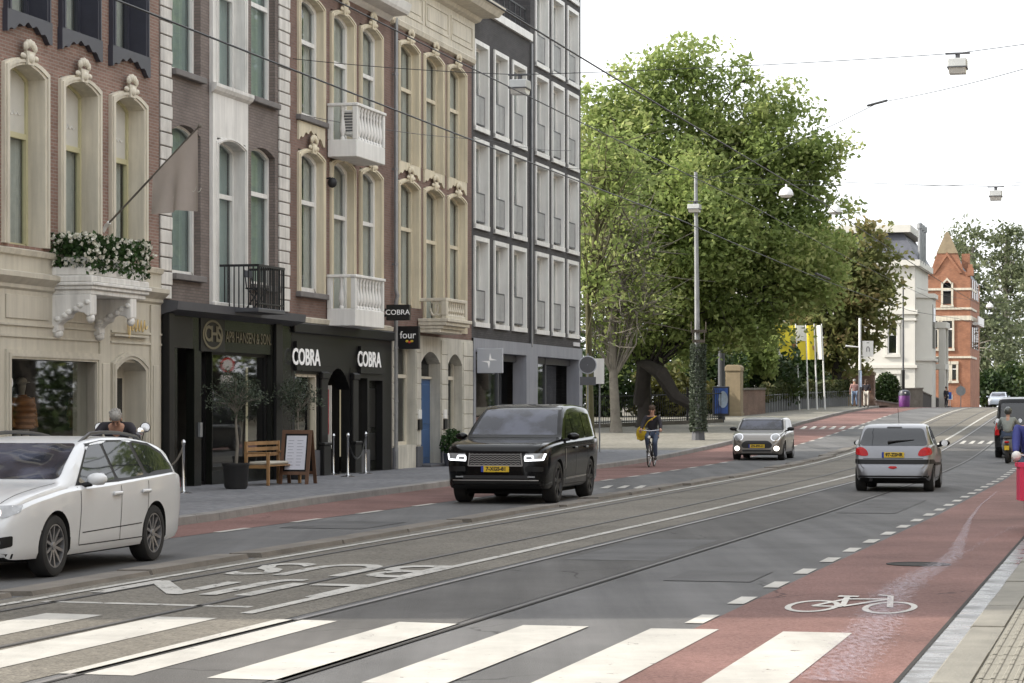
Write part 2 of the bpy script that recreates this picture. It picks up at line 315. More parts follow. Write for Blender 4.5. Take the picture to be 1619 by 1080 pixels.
for t in (5.18, 6.62, 7.95, 9.4):
    mb = MB(); strip(mb, o_(t-.02), o_(t+.035), 0.008, 4, 300); r = struct('tram_rail', mb, 'rail_sheen' if t == 6.62 else 'rail_steel', road)
    mb = MB(); strip(mb, o_(t-.06), o_(t-.02), 0.0085, 4, 300); struct('rail_groove', mb, 'rail_groove', r)
mb = MB(); strip(mb, o_(7.17), o_(7.29), 0.012, 19.2, 200); struct('centre_line', mb, 'paint_worn', road)
mb = MB(); strip(mb, o_(9.62), o_(9.72), 0.012, 19.2, 200); struct('edge_line', mb, 'paint_worn', road)
# zebra crossing
def quad(mb, pts, dz=0.008): return mb.add([tuple(Wg(s, t, dz)) for s, t in pts], [(0, 1, 2, 3)])
for k in range(11):
    t = 2.17 + 1.06*k; mb = MB(); quad(mb, [(14.6, t), (18.8 + random.uniform(-.05, .05), t), (18.8 + random.uniform(-.05, .05), t+.54), (14.6, t+.54)], 0.008); struct('crosswalk_stripe', mb, 'paint', road)
# dashes of both cycle lanes
for k in range(26):
    s = 19.3 + 2.0*k; mb = MB(); t = 3.40 + off(s)*.8; quad(mb, [(s, t-.08), (s+.82, t-.08), (s+.82, t+.075), (s, t+.075)]); struct('lane_dash', mb, 'paint', road)
for k in range(36):
    s = 28.5 + 3.05*k; mb = MB(); t = 12.55 + off(s); quad(mb, [(s, t-.04), (s+1.25, t-.04), (s+1.25, t+.09), (s, t+.09)]); struct('lane_dash', mb, 'paint', road)
# BUS LIJN, to be read by traffic coming this way
def ground_text(body, s, t, wid, length, m, name):
    me = text_mesh(body, 1.0, 0.0, bold=.012); xs = [v.co.x for v in me.vertices]; zs = [v.co.y for v in me.vertices]; x0, x1, z0, z1 = min(xs), max(xs), min(zs), max(zs)
    for v in me.vertices:
        a = (v.co.x - x0)/(x1-x0); b = (v.co.y - z0)/(z1-z0); p = Wg(s + (1-b)*length, t - wid/2 + a*wid, 0.013); v.co = p
    me.materials.clear(); me.materials.append(M[m]); return link(name, me, road)
def trapezoid(mb, s0, t0, s1, t1): return quad(mb, [(s0, t0), (s0, t1), (s1, t1), (s1, t0)])
ground_text('LIJN', 21.0, 8.50, 2.35, 2.15, 'paint_worn', 'road_lettering')
ground_text('BUS', 23.6, 8.38, 2.1, 1.95, 'paint_worn', 'road_lettering')
mb = MB(); quad(mb, [(19.8, 7.6), (19.9, 9.65), (20.05, 9.65), (19.95, 7.6)]); struct('stop_line', mb, 'paint_worn', road)
# bicycle symbol on the near lane
BK = dict(z=0.009)
def bk(p): return tuple(Wg(20.45 + 2.15*p[1], 3.06 - p[0], BK['z']))
def stroke(mb, pts, w=0.055):
    for a, b in zip(pts, pts[1:]):
        a = Vector(a); b = Vector(b); d = (b-a).normalized(); q = Vector((-d.y, d.x))*w/2; BK['z'] += .0005; mb.add([bk(p) for p in (a-q, b-q, b+q, a+q)], [(0, 1, 2, 3)])
def hoop(mb, cx_, cy_, rx, ry, w=.055, n=32):
    BK['z'] += .0005; vs = []
    for k in range(n): c, s_ = math.cos(2*math.pi*k/n), math.sin(2*math.pi*k/n); vs += [bk((cx_+rx*c, cy_+ry*s_)), bk((cx_+(rx-w)*c, cy_+(ry-w)*s_))]
    mb.add(vs, [(2*k, (2*k+2) % (2*n), (2*k+3) % (2*n), 2*k+1) for k in range(n)])
worn_paint('paint_symbol', (0.50, 0.49, 0.46), 0.24)
mb = MB()
for cx_ in (0.26, 0.94): hoop(mb, cx_, .36, .235, .30)
stroke(mb, [(.26, .36), (.52, .36)]); stroke(mb, [(.52, .36), (.44, .86)]); stroke(mb, [(.26, .36), (.46, .74)]); stroke(mb, [(.46, .74), (.84, .78)]); stroke(mb, [(.52, .36), (.84, .78)]); stroke(mb, [(.94, .36), (.82, .95)]); stroke(mb, [(.35, .88), (.54, .88)], .07); stroke(mb, [(.82, .95), (.70, .99)])
struct('bicycle_symbol', mb, 'paint_symbol', road)
# give-way teeth
for x0, x1, y_, n in ((945, 1050, 773, 4), (1262, 1385, 679, 8), (1515, 1572, 702, 4)):
    for k in range(n):
        a = G(lerp(x0, x1, (k+.1)/n), y_); b = G(lerp(x0, x1, (k+.62)/n), y_); c = G(lerp(x0, x1, (k+.95)/n), y_-4.5); d = G(lerp(x0, x1, (k+.6)/n), y_-4.5)
        mb = MB(); mb.add([(q.x, q.y, q.z+.013) for q in (a, b, c, d)], [(0, 1, 2, 3)]); struct('give_way_tooth', mb, 'paint', road)
# drain cover in the near lane
p = G(1452, 893); mb = MB(); mb.lathe([(0.36, 0.006), (0.36, 0.012), (0.30, 0.012), (0.30, 0.009), (0.02, 0.009)], 24, (p.x, p.y, 0)); struct('drain_cover', mb, 'rail_groove', road)
# pale soap stain trailing down the near cycle lane
m = bpy.data.materials.new('soap_stain'); m.use_nodes = True; n_ = m.node_tree.nodes; l_ = m.node_tree.links; b_ = n_['Principled BSDF']; b_.inputs['Base Color'].default_value = (0.36, 0.28, 0.33, 1); b_.inputs['Roughness'].default_value = 0.35
tc_ = n_.new('ShaderNodeTexCoord'); mp_ = n_.new('ShaderNodeMapping'); mp_.inputs['Rotation'].default_value = (0, 0, TH); mp_.inputs['Scale'].default_value = (14, 4, 1); nz_ = n_.new('ShaderNodeTexNoise'); nz_.inputs['Scale'].default_value = 1.6; nz_.inputs['Detail'].default_value = 10; nz_.inputs['Roughness'].default_value = 0.7
l_.new(tc_.outputs['Object'], mp_.inputs[0]); l_.new(mp_.outputs[0], nz_.inputs['Vector']); at_ = n_.new('ShaderNodeAttribute'); at_.attribute_name = 'edge'
mu_ = n_.new('ShaderNodeMath'); mu_.operation = 'MULTIPLY_ADD'; mu_.inputs[1].default_value = 1.0; l_.new(nz_.outputs[0], mu_.inputs[0]); l_.new(at_.outputs['Fac'], mu_.inputs[2])
mr_ = n_.new('ShaderNodeMapRange'); mr_.inputs[1].default_value = 0.98; mr_.inputs[2].default_value = 1.30; mr_.inputs[4].default_value = 0.6; l_.new(mu_.outputs[0], mr_.inputs[0]); l_.new(mr_.outputs[0], b_.inputs['Alpha']); M['soap_stain'] = m
def stain(path, ds, amt=.62):
    vs = []; fs = []; ed = []
    for i in range(len(path)-1):
        for k in range(6):
            u = k/6; s = lerp(path[i][0], path[i+1][0], u); t = lerp(path[i][1], path[i+1][1], u); w_ = lerp(path[i][2], path[i+1][2], u)
            for j in range(7): a = j/3-1; vs.append(tuple(Wg(s, t + a*w_, 0.0165 + ds))); ed.append(amt*(1-a*a))
    nn = len(vs)//7; me = bpy.data.meshes.new('soap_stain'); me.from_pydata(vs, [], [(7*i+j, 7*i+j+1, 7*i+8+j, 7*i+7+j) for i in range(nn-1) for j in range(6)])
    me.attributes.new('edge', 'FLOAT', 'POINT').data.foreach_set('value', ed); me.materials.append(m); o = link('soap_stain', me, road); o['kind'] = 'stuff'
def pxs(L): 
    r = []
    for x, y, w_ in L: s, t = ST(G(x, y)); r.append((s, t, w_))
    return r
stain(pxs([(1310, 1080, .5), (1345, 1040, .5), (1385, 990, .5), (1412, 940, .46), (1448, 915, .42), (1490, 893, .34), (1508, 880, .25), (1522, 850, .16), (1532, 825, .09), (1550, 800, .05), (1580, 775, .02)]), 0)
stain(pxs([(1490, 893, .2), (1530, 873, .16), (1556, 858, .12), (1575, 848, .12), (1612, 830, .15)]), .003, .50)
mb = MB(); strip(mb, 1.49, 1.525, 0.0075, 6, 120); struct('lane_joint', mb, 'rail_groove', road)
for s_a, s_b, t_a, t_b in ((27, 31.5, 5.4, 6.45), (40, 46, 3.9, 4.9), (33, 35.2, 10.9, 12.2), (24, 25.6, 3.8, 4.7)): mb = MB(); strip(mb, t_a, t_b, 0.0065, s_a, s_b); struct('road_patch', mb, 'asphalt_patch', road)
# concrete separator slabs between tram track and car lane
for k in range(30):
    s = 17.6 + 2.95*k
    if s > 98: break
    t = 10.15 + off(s) + random.uniform(-.08, .08); mb = MB(); a = random.uniform(-.035, .035); h_ = 0.055 + random.uniform(-.012, .015); L_ = 2.95*random.uniform(.93, .995)
    prof = [(-.21, 0.0), (-.19, h_), (.20, h_*.85), (.24, 0.0)]
    vs = [tuple(Wg(s + (L_ if e else 0), t + q + (a if e else -a), z_)) for e in (0, 1) for q, z_ in prof]
    mb.add(vs, [(0, 1, 2, 3), (7, 6, 5, 4), (0, 4, 5, 1), (1, 5, 6, 2), (2, 6, 7, 3)]); struct('separator_slab', mb, 'slab', road)
# left pavement with kerb stones
mb = MB(); strip(mb, lambda s: kerbL(s) + .17, lambda s: 30.0, 0.13, -30, 84); pav = struct('pavement', mb, 'paving')
mb = MB(); strip(mb, lambda s: kerbL(s) + .17, lambda s: 44.0, 0.126, 84, 300); struct('pavement_beyond', mb, 'paving_warm', pav)  # warmer, paler paving past the block: sunlit tone put into the colour
s = 26.0
while s < 160:
    L_ = 1.0 if s < 90 else 2.0; mb = MB(); hh = 0.135 if s < 45 or s > 55 else 0.135
    if 58 < s < 64: hh = 0.10
    vs = []
    for e in (0.004, L_-.004):
        t = kerbL(s+e); vs += [tuple(Wg(s+e, t-.005, -.02)), tuple(Wg(s+e, t+.012, hh-.015)), tuple(Wg(s+e, t+.03, hh+random.uniform(-.004, .004))), tuple(Wg(s+e, t+.18, hh+.002))]
    mb.add(vs, [(0, 4, 5, 1), (1, 5, 6, 2), (2, 6, 7, 3), (0, 1, 2, 3), (7, 6, 5, 4)]); struct('kerb_stone', mb, 'kerb', pav); s += L_
# right pavement: wet gutter stones, kerb stones, ribbed guide tiles
mat('gutter_wet', (0.085, 0.082, 0.078), 0.3, 0.35, 2.2, 0.15, 12, rvar=0.28)
mb = MB(); strip(mb, -7.0, 1.02, 0.05, -30, 300); rp = struct('pavement_right', mb, 'paving_warm')
s = 10.0
while s < 60:
    mb = MB(); vs = [tuple(Wg(s+e, t, z_)) for e in (.004, .496) for t, z_ in ((1.505, .004), (1.28, .002))]; mb.add(vs, [(0, 2, 3, 1)]); struct('gutter_stone', mb, 'gutter_wet', rp)
    s += 0.5
s = 10.0
while s < 60:
    mb = MB(); j_ = random.uniform(-.006, .006); vs = [tuple(Wg(s+e, t, z_+j_)) for e in (.006, .994) for t, z_ in ((1.285, -.02), (1.275, .045), (1.255, .062), (1.012, .064), (1.005, .0))]
    mb.add(vs, [(i, 5+i, 6+i, i+1) for i in range(4)] + [(0, 1, 2, 3, 4), (9, 8, 7, 6, 5)]); struct('kerb_stone', mb, 'kerb_pale', rp); s += 1.0
def guide_tile():
    mb = MB(); mb.box(.004, .296, .004, .296, 0, .035)
    for k in range(4): y_ = .04 + .073*k; mb.add([(.012, y_-.016, .035), (.288, y_-.016, .035), (.288, y_-.008, .041), (.012, y_-.008, .041), (.288, y_+.012, .041), (.012, y_+.012, .041), (.288, y_+.02, .035), (.012, y_+.02, .035)], [(0,1,2,3), (3,2,4,5), (5,4,6,7)])
    return mb.mesh('guide_tile', 'tactile')
gt = guide_tile()
for i in range(56):
    for j in range(2):
        p = Wg(12 + .3*i, .40 + .3*j, .028 + random.uniform(-.002, .002)); link('guide_tile', gt, rp, p, ROW)
# ------------------------------------------------------------------ house materials
brick('brick_red', (0.185, 0.105, 0.08), (0.235, 0.14, 0.11), (0.25, 0.21, 0.18))
brick('brick_grey', (0.155, 0.125, 0.11), (0.19, 0.155, 0.14), (0.12, 0.105, 0.098))
brick('brick_plum', (0.145, 0.082, 0.066), (0.19, 0.115, 0.092), (0.165, 0.13, 0.112))
brick('brick_black', (0.047, 0.045, 0.047), (0.068, 0.064, 0.065), (0.035, 0.034, 0.035), bh=0.06, ms=0.006)
brick('brick_orange', (0.26, 0.095, 0.05), (0.35, 0.14, 0.07), (0.26, 0.16, 0.11))
mat('cream', (0.62, 0.575, 0.475), 0.6, 0.12, 0.8, 0.08, 30, streak=.22)
mat('cream_shop', (0.52, 0.485, 0.405), 0.55, 0.12, 0.7, 0.05, 30, streak=.16)
mat('beige', (0.66, 0.595, 0.45), 0.6, 0.12, 0.8, 0.08, 30, streak=.20)
mat('white_paint', (0.76, 0.755, 0.73), 0.5, 0.08, 1.0, 0.05, 30, streak=.14)
mat('white_stucco', (0.72, 0.71, 0.68), 0.7, 0.12, 0.9, 0.15, 25, streak=.25)
mat('quoin', (0.66, 0.64, 0.60), 0.75, 0.18, 2.0, 0.2, 30, streak=.3)
mat('ivory_frame', (0.50, 0.47, 0.29), 0.5, 0.08)
mat('navy_paint', (0.040, 0.042, 0.058), 0.45, 0.15)
mat('black_paint', (0.009, 0.009, 0.0095), 0.45, 0.2, spec=.3)
mat('black_gloss', (0.011, 0.012, 0.010), 0.22, 0.15, spec=.3)
mat('dark_grey', (0.075, 0.078, 0.088), 0.5, 0.12)
mat('blue_grey', (0.27, 0.28, 0.315), 0.55, 0.10, 0.8, streak=.15)
mat('blue_door', (0.025, 0.085, 0.22), 0.35, 0.12)
mat('sill_stone', (0.16, 0.15, 0.145), 0.8, 0.2)
mat('iron', (0.02, 0.021, 0.023), 0.5, 0.2, metal=0.2)
mat('galv', (0.27, 0.28, 0.29), 0.5, 0.2, metal=0.5)
mat('mesh_panel', (0.36, 0.365, 0.36), 0.6, 0.16, 9, streak=.25)
mat('steel', (0.55, 0.55, 0.56), 0.22, 0.08, metal=1.0)
mat('curtain', (0.62, 0.62, 0.58), 0.9, 0.14, 5.0)
mat('blind', (0.52, 0.51, 0.46), 0.9, 0.06)
mat('curtain_teal', (0.40, 0.47, 0.45), 0.9, 0.10)
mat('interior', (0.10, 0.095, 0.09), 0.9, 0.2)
mat('roof_dark', (0.05, 0.05, 0.055), 0.8, 0.2)
mat('display_glow', (0.6, 0.55, 0.42), .7, .25, 3.0, emit=(1, .88, .6), estr=.13)  # inside lighting of the shop put into the display wall as a faint glow
mat('gold', (0.62, 0.48, 0.24), 0.35, 0.1, metal=0.8)
mat('sign_white', (0.82, 0.82, 0.82), 0.4, 0.0, emit=(1, 1, 1), estr=0.05)
mat('letter_gold', (0.16, 0.14, 0.09), 0.4, 0.1, metal=0.3)
mat('plinth', (0.085, 0.088, 0.10), 0.6, 0.15)
glass('pane', (0.84, 0.88, 0.87), (0.05, 0.055, 0.055), 0.85)
[q for q in M['pane'].node_tree.nodes if q.type == 'BSDF_GLOSSY'][0].inputs[0].default_value = (.8, .82, .85, 1)
glass('shop_glass', (0.9, 0.92, 0.9), (0.02, 0.02, 0.02), 0.9, ior=2.6)
glass('dark_glass', (0.5, 0.55, 0.55), (0.012, 0.013, 0.014), 0.35, ior=1.9)
glass('car_glass', (0.35, 0.38, 0.4), (0.02, 0.022, 0.026), 0.25, ior=1.75)

def wall_mesh(mb, u0, u1, z0, z1, holes, y0=0.0, th=0.4, mi=0):
    us = sorted(set([u0, u1] + [q for h in holes for q in h[:2]])); zs = sorted(set([z0, z1] + [q for h in holes for q in h[2:]]))
    us = [u for u in us if u0 <= u <= u1]; zs = [z for z in zs if z0 <= z <= z1]
    for a, b in zip(us, us[1:]):
        run = None
        for c, d in zip(zs, zs[1:]):
            um, zm = (a+b)/2, (c+d)/2; solid = not any(h[0] < um < h[1] and h[2] < zm < h[3] for h in holes)
            if solid: mb.add([(a, y0, c), (b, y0, c), (b, y0, d), (a, y0, d)], [(0, 1, 2, 3)], mi)
    for a, b, c, d in holes:
        mb.add([(a, y0, c), (b, y0, c), (b, y0, d), (a, y0, d), (a, y0+th, c), (b, y0+th, c), (b, y0+th, d), (a, y0+th, d)], [(0, 4, 5, 1), (1, 5, 6, 2), (2, 6, 7, 3), (3, 7, 4, 0)], mi)
    return mb
def outline(u0, u1, z0, z1, rise, n=10):                  # bottom-left, up, over a shallow arch, down
    pts = [(u0, z0)]
    if rise > 0:
        for i in range(n+1): k = i/n; pts.append((lerp(u0, u1, k), z1 + rise*(1-(2*k-1)**2)))
    else: pts += [(u0, z1), (u1, z1)]
    return pts + [(u1, z0)]
def ring(mb, o, i, ya, yb, mi=0):                         # frame between two outlines, front at ya, back at yb
    n = len(o); vs = [(p[0], ya, p[1]) for p in o] + [(p[0], ya, p[1]) for p in i] + [(p[0], yb, p[1]) for p in o] + [(p[0], yb, p[1]) for p in i]; fs = []
    for k in range(n-1): fs += [(k, k+1, n+k+1, n+k), (n+k, n+k+1, 3*n+k+1, 3*n+k), (k, 2*n+k, 2*n+k+1, k+1), (2*n+k, 3*n+k, 3*n+k+1, 2*n+k+1)]
    fs += [(0, n, 3*n, 2*n), (n-1, 3*n-1, 4*n-1, 2*n-1)]
    return mb.add(vs, fs, mi)
def fill(mb, o, y, mi=0): return mb.add([(p[0], y, p[1]) for p in o], [tuple(range(len(o)))], mi)
_key = None
def keystone_mesh(m):                                      # carved shell over a scroll
    mb = MB(); mb.prism([(-.12, -.14), (.12, -.14), (.17, .10), (-.17, .10)], -.06, .0); mb.ball((0, -.06, -.02), (.10, .045, .09), 8, 5)
    for k in range(5):
        a = math.radians(-64 + 32*k); mb.ball((.20*math.sin(a), -.04, .12 + .12*math.cos(a)), (.075, .045, .085), 8, 5)
    for s_ in (-1, 1): mb.ball((.25*s_, -.03, .0), (.10, .035, .055), 8, 5)
    return mb.mesh('keystone', m, smooth=0.9)
KEY = {}
def win(H, x0, x1, yt, yb, surr='beige', rw=0.17, rise=0.16, proud=0.06, depth=0.26, frame='white_paint', transom=0.72, key=True, sill=None, fw=0.08, curtain='curtain', glassm='pane', mullion=False, s0=0, cur=0.5, tb=None, zz=None, cc=0):
    u0, u1 = U(x0) - H['s'], U(x1) - H['s']; z1 = Z(x0, yt); z0 = Z(x0, yb) if tb is None else tb
    if zz: z0, z1 = zz
    return win_uz(H, u0, u1, z0, z1, surr, rw, rise, proud, depth, frame, transom, key, sill, fw, curtain, glassm, mullion, cur, cc)
def win_uz(H, u0, u1, z0, z1, surr, rw, rise, proud, depth, frame, transom, key=False, sill=None, fw=0.08, curtain='curtain', glassm='pane', mullion=False, cur=0.5, cc=0):
    E = H['e']
    if surr:
        o = outline(u0, u1, z0, z1, rise); i = outline(u0+rw, u1-rw, z0, z1-.6*rw, rise)
        mb = MB(); ring(mb, o, i, -proud, depth)
        o2 = outline(u0+.05, u1-.05, z0, z1-.03, rise); i2 = outline(u0+rw*.62, u1-rw*.62, z0, z1-.4*rw, rise); ring(mb, o2, i2, -proud-.025, -proud+.01)
        wn = mb.build('window', surr, E, bevel=0); a, b, zt = u0+rw, u1-rw, z1-.6*rw
        H['holes'].append((u0+rw*.5, u1-rw*.5, z0, zt+rise+.02 if rise else zt+.02))
    else:
        a, b, zt = u0, u1, z1; wn = None
        H['holes'].append((a, b, z0, zt+rise if rise else zt))
        if rise:                                          # brick spandrels under a straight lintel
            o = outline(a, b, zt, zt+rise, 0); mb = MB()
            top = [(a, zt+rise), (b, zt+rise)]; ar = [(lerp(a, b, k/10), zt + rise*(1-(2*k/10-1)**2)) for k in range(11)]
            for k in range(10): mb.add([(ar[k][0], .002, ar[k][1]), (ar[k+1][0], .002, ar[k+1][1]), (ar[k+1][0], .002, zt+rise), (ar[k][0], .002, zt+rise), (ar[k][0], depth+.1, ar[k][1]), (ar[k+1][0], depth+.1, ar[k+1][1])], [(0, 1, 2, 3), (0, 4, 5, 1)])
            mb.build('brick_arch', H['wall'], E)
    fo = outline(a-.005, b+.005, z0, zt, rise); fi = outline(a+fw, b-fw, z0+fw, zt-fw*.6, rise); mb = MB(); ring(mb, fo, fi, depth-.09, depth)
    mb.box(a+fw*.5, b-fw*.5, depth-.065, depth-.005, z0, z0+fw)
    zm = lerp(z0, zt, transom); mb.box(a+fw*.5, b-fw*.5, depth-.085, depth-.004, zm-.05, zm+.05)
    if mullion: mb.box((a+b)/2-.035, (a+b)/2+.035, depth-.075, depth-.006, z0+fw, zm-.05)
    fr = mb.build('frame' if wn else 'window', frame, wn or E); par = wn or fr
    mb = MB(); fill(mb, [(a+fw*.7, z0+fw*.7), (a+fw*.7, zm), (b-fw*.7, zm), (b-fw*.7, z0+fw*.7)], depth-.03); mb.build('pane', glassm, par)
    mb = MB(); up = outline(a+fw*.7, b-fw*.7, zm, zt-fw*.4, rise); fill(mb, up, depth-.028); mb.build('pane', glassm, par)
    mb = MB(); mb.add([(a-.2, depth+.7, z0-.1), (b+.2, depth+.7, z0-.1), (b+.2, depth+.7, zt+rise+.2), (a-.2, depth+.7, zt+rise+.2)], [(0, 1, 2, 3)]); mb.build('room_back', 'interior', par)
    if curtain:
        def drape(c0, c1, zb, zt_):
            mb = MB(); n = max(6, int((c1-c0)/.03)); vs = []
            for k in range(n+1):
                uu = lerp(c0, c1, k/n); yy = depth + .07 + .025*math.sin(k*1.9 + cc); vs += [(uu, yy, zb), (uu, yy, zt_)]
            mb.add(vs, [(2*k, 2*k+2, 2*k+3, 2*k+1) for k in range(n)]); mb.build('curtain', curtain, par, smooth=True)
        wd = (b-a)*cur
        if cur > 0: drape(b-wd*.9, b-.02, z0+.03, zt+rise); 
        if cur < .95: drape(a+.02, a+wd*.6, z0+.03, zt+rise)
    if key:
        if surr not in KEY: KEY[surr] = keystone_mesh(surr)
        link('keystone', KEY[surr], par, ((u0+u1)/2, -proud, z1+rise+.02))
    if sill:
        mb = MB(); mb.box(u0-.06, u1+.06, -.13, .05, z0-.13, z0-.003); mb.build('sill', sill, par, bevel=.012)
    return par
def scallop(E, u0, u1, z, m, y=-.05, drop=.28, par=None):   # carved apron under a window
    pts = [(u0, z), (u1, z), (u1, z-drop)]; n = 24
    for k in range(n+1):
        q = k/n; d = .42 + .58*abs(2*q-1)**1.7 + .09*math.sin(q*math.pi*10); pts.append((lerp(u1-.03, u0+.03, q), z - drop*d))
    pts.append((u0, z-drop)); mb = MB(); mb.prism(pts[:], y, .0); return mb.build('apron', m, par or E)
def house(name, label, s0, s1, wallm, top, cat='house', t=T0):
    e = thing(name, label, cat, W(s0, t, g(W(s0, t).y)*0 + 0.0), ROW); return dict(e=e, s=s0, w=s1-s0, holes=[], wall=wallm, top=top)
def finish(H, z0, depth=11.0, roofm='roof_dark', extra=None, side=True, wall_name='wall'):
    mb = MB(); w_ = H['w']; wall_mesh(mb, 0, w_, z0, H['top'], H['holes']); 
    mb.add([(0, 0, z0), (0, depth, z0), (0, depth, H['top']), (0, 0, H['top'])], [(0, 1, 2, 3)]); mb.add([(w_, 0, z0), (w_, depth, z0), (w_, depth, H['top']), (w_, 0, H['top'])], [(0, 1, 2, 3)])
    mb.add([(0, depth, z0), (w_, depth, z0), (w_, depth, H['top']), (0, depth, H['top'])], [(0, 1, 2, 3)]); o = mb.build(wall_name, H['wall'], H['e'])
    mb = MB(); mb.box(0.01, w_-.01, .45, depth-.05, H['top']-.15, H['top']-.02); mb.box(0.01, w_-.01, .42, depth-.05, z0+.1 if z0 > 1 else 3.75, (z0+.1 if z0 > 1 else 3.75)+.12); mb.build('roof', roofm, H['e'])
    return o
def panel(H, name, u0, u1, z0, z1, m, y0=-.02, y1=.0, bevel=.0, par=None): mb = MB(); mb.box(u0, u1, y0, y1, z0, z1); return mb.build(name, m, par or H['e'], bevel=bevel)
def moulding(H, name, u0, u1, z, m, prof, par=None):        # profile (out, dz) run along the facade with returned ends
    mb = MB(); n = len(prof); vs = [(u0 - p[0]*.0, -p[0], z+p[1]) for p in prof] + [(u1 + p[0]*.0, -p[0], z+p[1]) for p in prof]
    mb.add(vs, [(i, i+1, n+i+1, n+i) for i in range(n-1)] + [tuple(range(n)), tuple(range(2*n-1, n-1, -1))]); return mb.build(name, m, par or H['e'])

# ================================================================== cream house with flower box
s0 = 36.9; H = house('cream_shop_house', 'red brick house with cream shop front and cream arched windows above', s0, U(251), 'brick_red', 15.2); E = H['e']; u_ = lambda x, v=0: U(x, v)-s0
for x0, x1, yt, yb, k in ((2, 74, 97, 386, .3), (91.5, 156.7, 125, 402, 1), (171.5, 229.6, 150, 415, .55)):
    wn = win(H, x0, x1, yt, yb, 'cream', .2, .17, .07, .36, 'ivory_frame', .66, True, None, .07, 'curtain', 'pane', tb=4.62, cur=.55, cc=k)
    a, b = u_(x0)+.27, u_(x1)-.27; zt = Z(x0, yt)-.12; mb = MB(); up = outline(a, b, lerp(4.62, zt, .66)+.05, zt-.02, .16); fill(mb, up, .31); mb.build('fanlight_blind', 'blind', wn)
    script_mark(wn, 'white_paint', (a+b)/2, .302, lerp(4.62, zt, .66)+.40, (b-a)*.7, .16, .007, seed=3)
for x0, x1, yb in ((5, 74, 15), (92, 154, 46), (172, 230, 72)):
    wn = win(H, x0, x1, -150, yb, 'navy_paint', .16, 0, .09, .36, 'navy_paint', .75, False, None, .09, 'curtain', 'pane', zz=(8.68, 11.5), cur=.4)
    scallop(E, u_(x0)-.03, u_(x1)+.03, 8.68, 'navy_paint', -.10, .40, wn)
wl = finish(H, 4.45)
# cream ground floor
GF = [(u_(10), u_(146), .75, Z(60, 569)), (u_(176), u_(224), .12, Z(176, 572))]
mb = MB(); wall_mesh(mb, 0, H['w'], .1, 4.45, GF, -.05, .45); gfl = mb.build('shop_front', 'cream_shop', E)
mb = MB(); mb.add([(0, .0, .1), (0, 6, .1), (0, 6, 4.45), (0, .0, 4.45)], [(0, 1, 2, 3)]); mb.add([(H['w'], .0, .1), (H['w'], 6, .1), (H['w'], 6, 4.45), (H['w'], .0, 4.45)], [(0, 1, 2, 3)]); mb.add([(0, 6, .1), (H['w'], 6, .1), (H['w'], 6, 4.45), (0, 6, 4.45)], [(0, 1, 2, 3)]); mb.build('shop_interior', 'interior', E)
a, b, c, d = GF[0]
mb = MB(); ring(mb, outline(a-.16, b+.16, c-.05, d+.16, 0), outline(a, b, c-.05, d, 0), -.10, .12); mb.box(a-.16, b+.16, -.10, .1, c-.16, c-.05); ring(mb, outline(a-.1, b+.1, c, d+.1, 0), outline(a-.04, b+.04, c, d+.04, 0), -.125, -.09); sw = mb.build('shop_window', 'cream_shop', gfl)
mb = MB(); fill(mb, [(a, c), (a, d), (b, d), (b, c)], .10); mb.build('pane', 'shop_glass', gfl)
lettering('D', .34, 'white_paint', gfl, (a+.32, .09, Z(18, 606)), depth=.004)
a, b, c, d = GF[1]
mb = MB(); ring(mb, outline(a-.15, b+.15, c, d-.02, .22), outline(a+.02, b-.02, c, d-.16, .22), -.11, .42); ring(mb, outline(a-.1, b+.1, c, d-.05, .22), outline(a-.05, b+.05, c, d-.1, .22), -.13, -.1); dr = mb.build('door_surround', 'cream_shop', gfl)
mb = MB(); mb.box(a, b, .36, .42, c, d+.2); mb.build('door', 'cream_shop', gfl); mb = MB(); mb.box(a+.14, b-.14, .352, .358, 1.0, d-.3); mb.build('door_pane', 'dark_glass', gfl)
for zz_, pr in ((3.22, .035), (3.02, .03)):
    mb = MB(); mb.box(0.02, u_(155), -.05-pr, -.05, zz_-.02, zz_+.02); mb.box(u_(170), H['w']-.02, -.05-pr, -.05, zz_-.02, zz_+.02); mb.build('string_moulding', 'cream_shop', gfl)
for xa, xb in ((152, 168), (233, 246)):                     # pilasters with sunk panel
    mb = MB(); mb.box(u_(xa), u_(xb), -.09, -.05, .1, 3.8); mb.box(u_(xa)+.07, u_(xb)-.07, -.11, -.09, .7, 2.6); mb.build('pilaster', 'cream_shop', gfl, bevel=.008)
mb = MB(); mb.box(u_(4), u_(72), -.075, -.05, 3.32, 3.74); mb.box(u_(92), u_(150), -.075, -.05, 3.32, 3.74); mb.build('frieze_panel', 'cream_shop', gfl, bevel=.01)
moulding(H, 'cornice', 0, H['w'], 3.92, 'cream_shop', [(.05, -.1), (.10, -.06), (.10, 0), (.16, .05), (.24, .12), (.24, .2), (.05, .24)])
moulding(H, 'sill_course', 0, H['w'], 4.5, 'cream', [(.0, -.1), (.10, -.06), (.13, .03), (.0, .06)])
script_mark(gfl, 'gold', u_(207), -.13, Z(205, 515), u_(222)-u_(190), .34, .014, seed=5)
panel(H, 'sign_board', u_(171), u_(226), Z(172, 531), Z(172, 528), 'cream_shop', -.14, -.05)
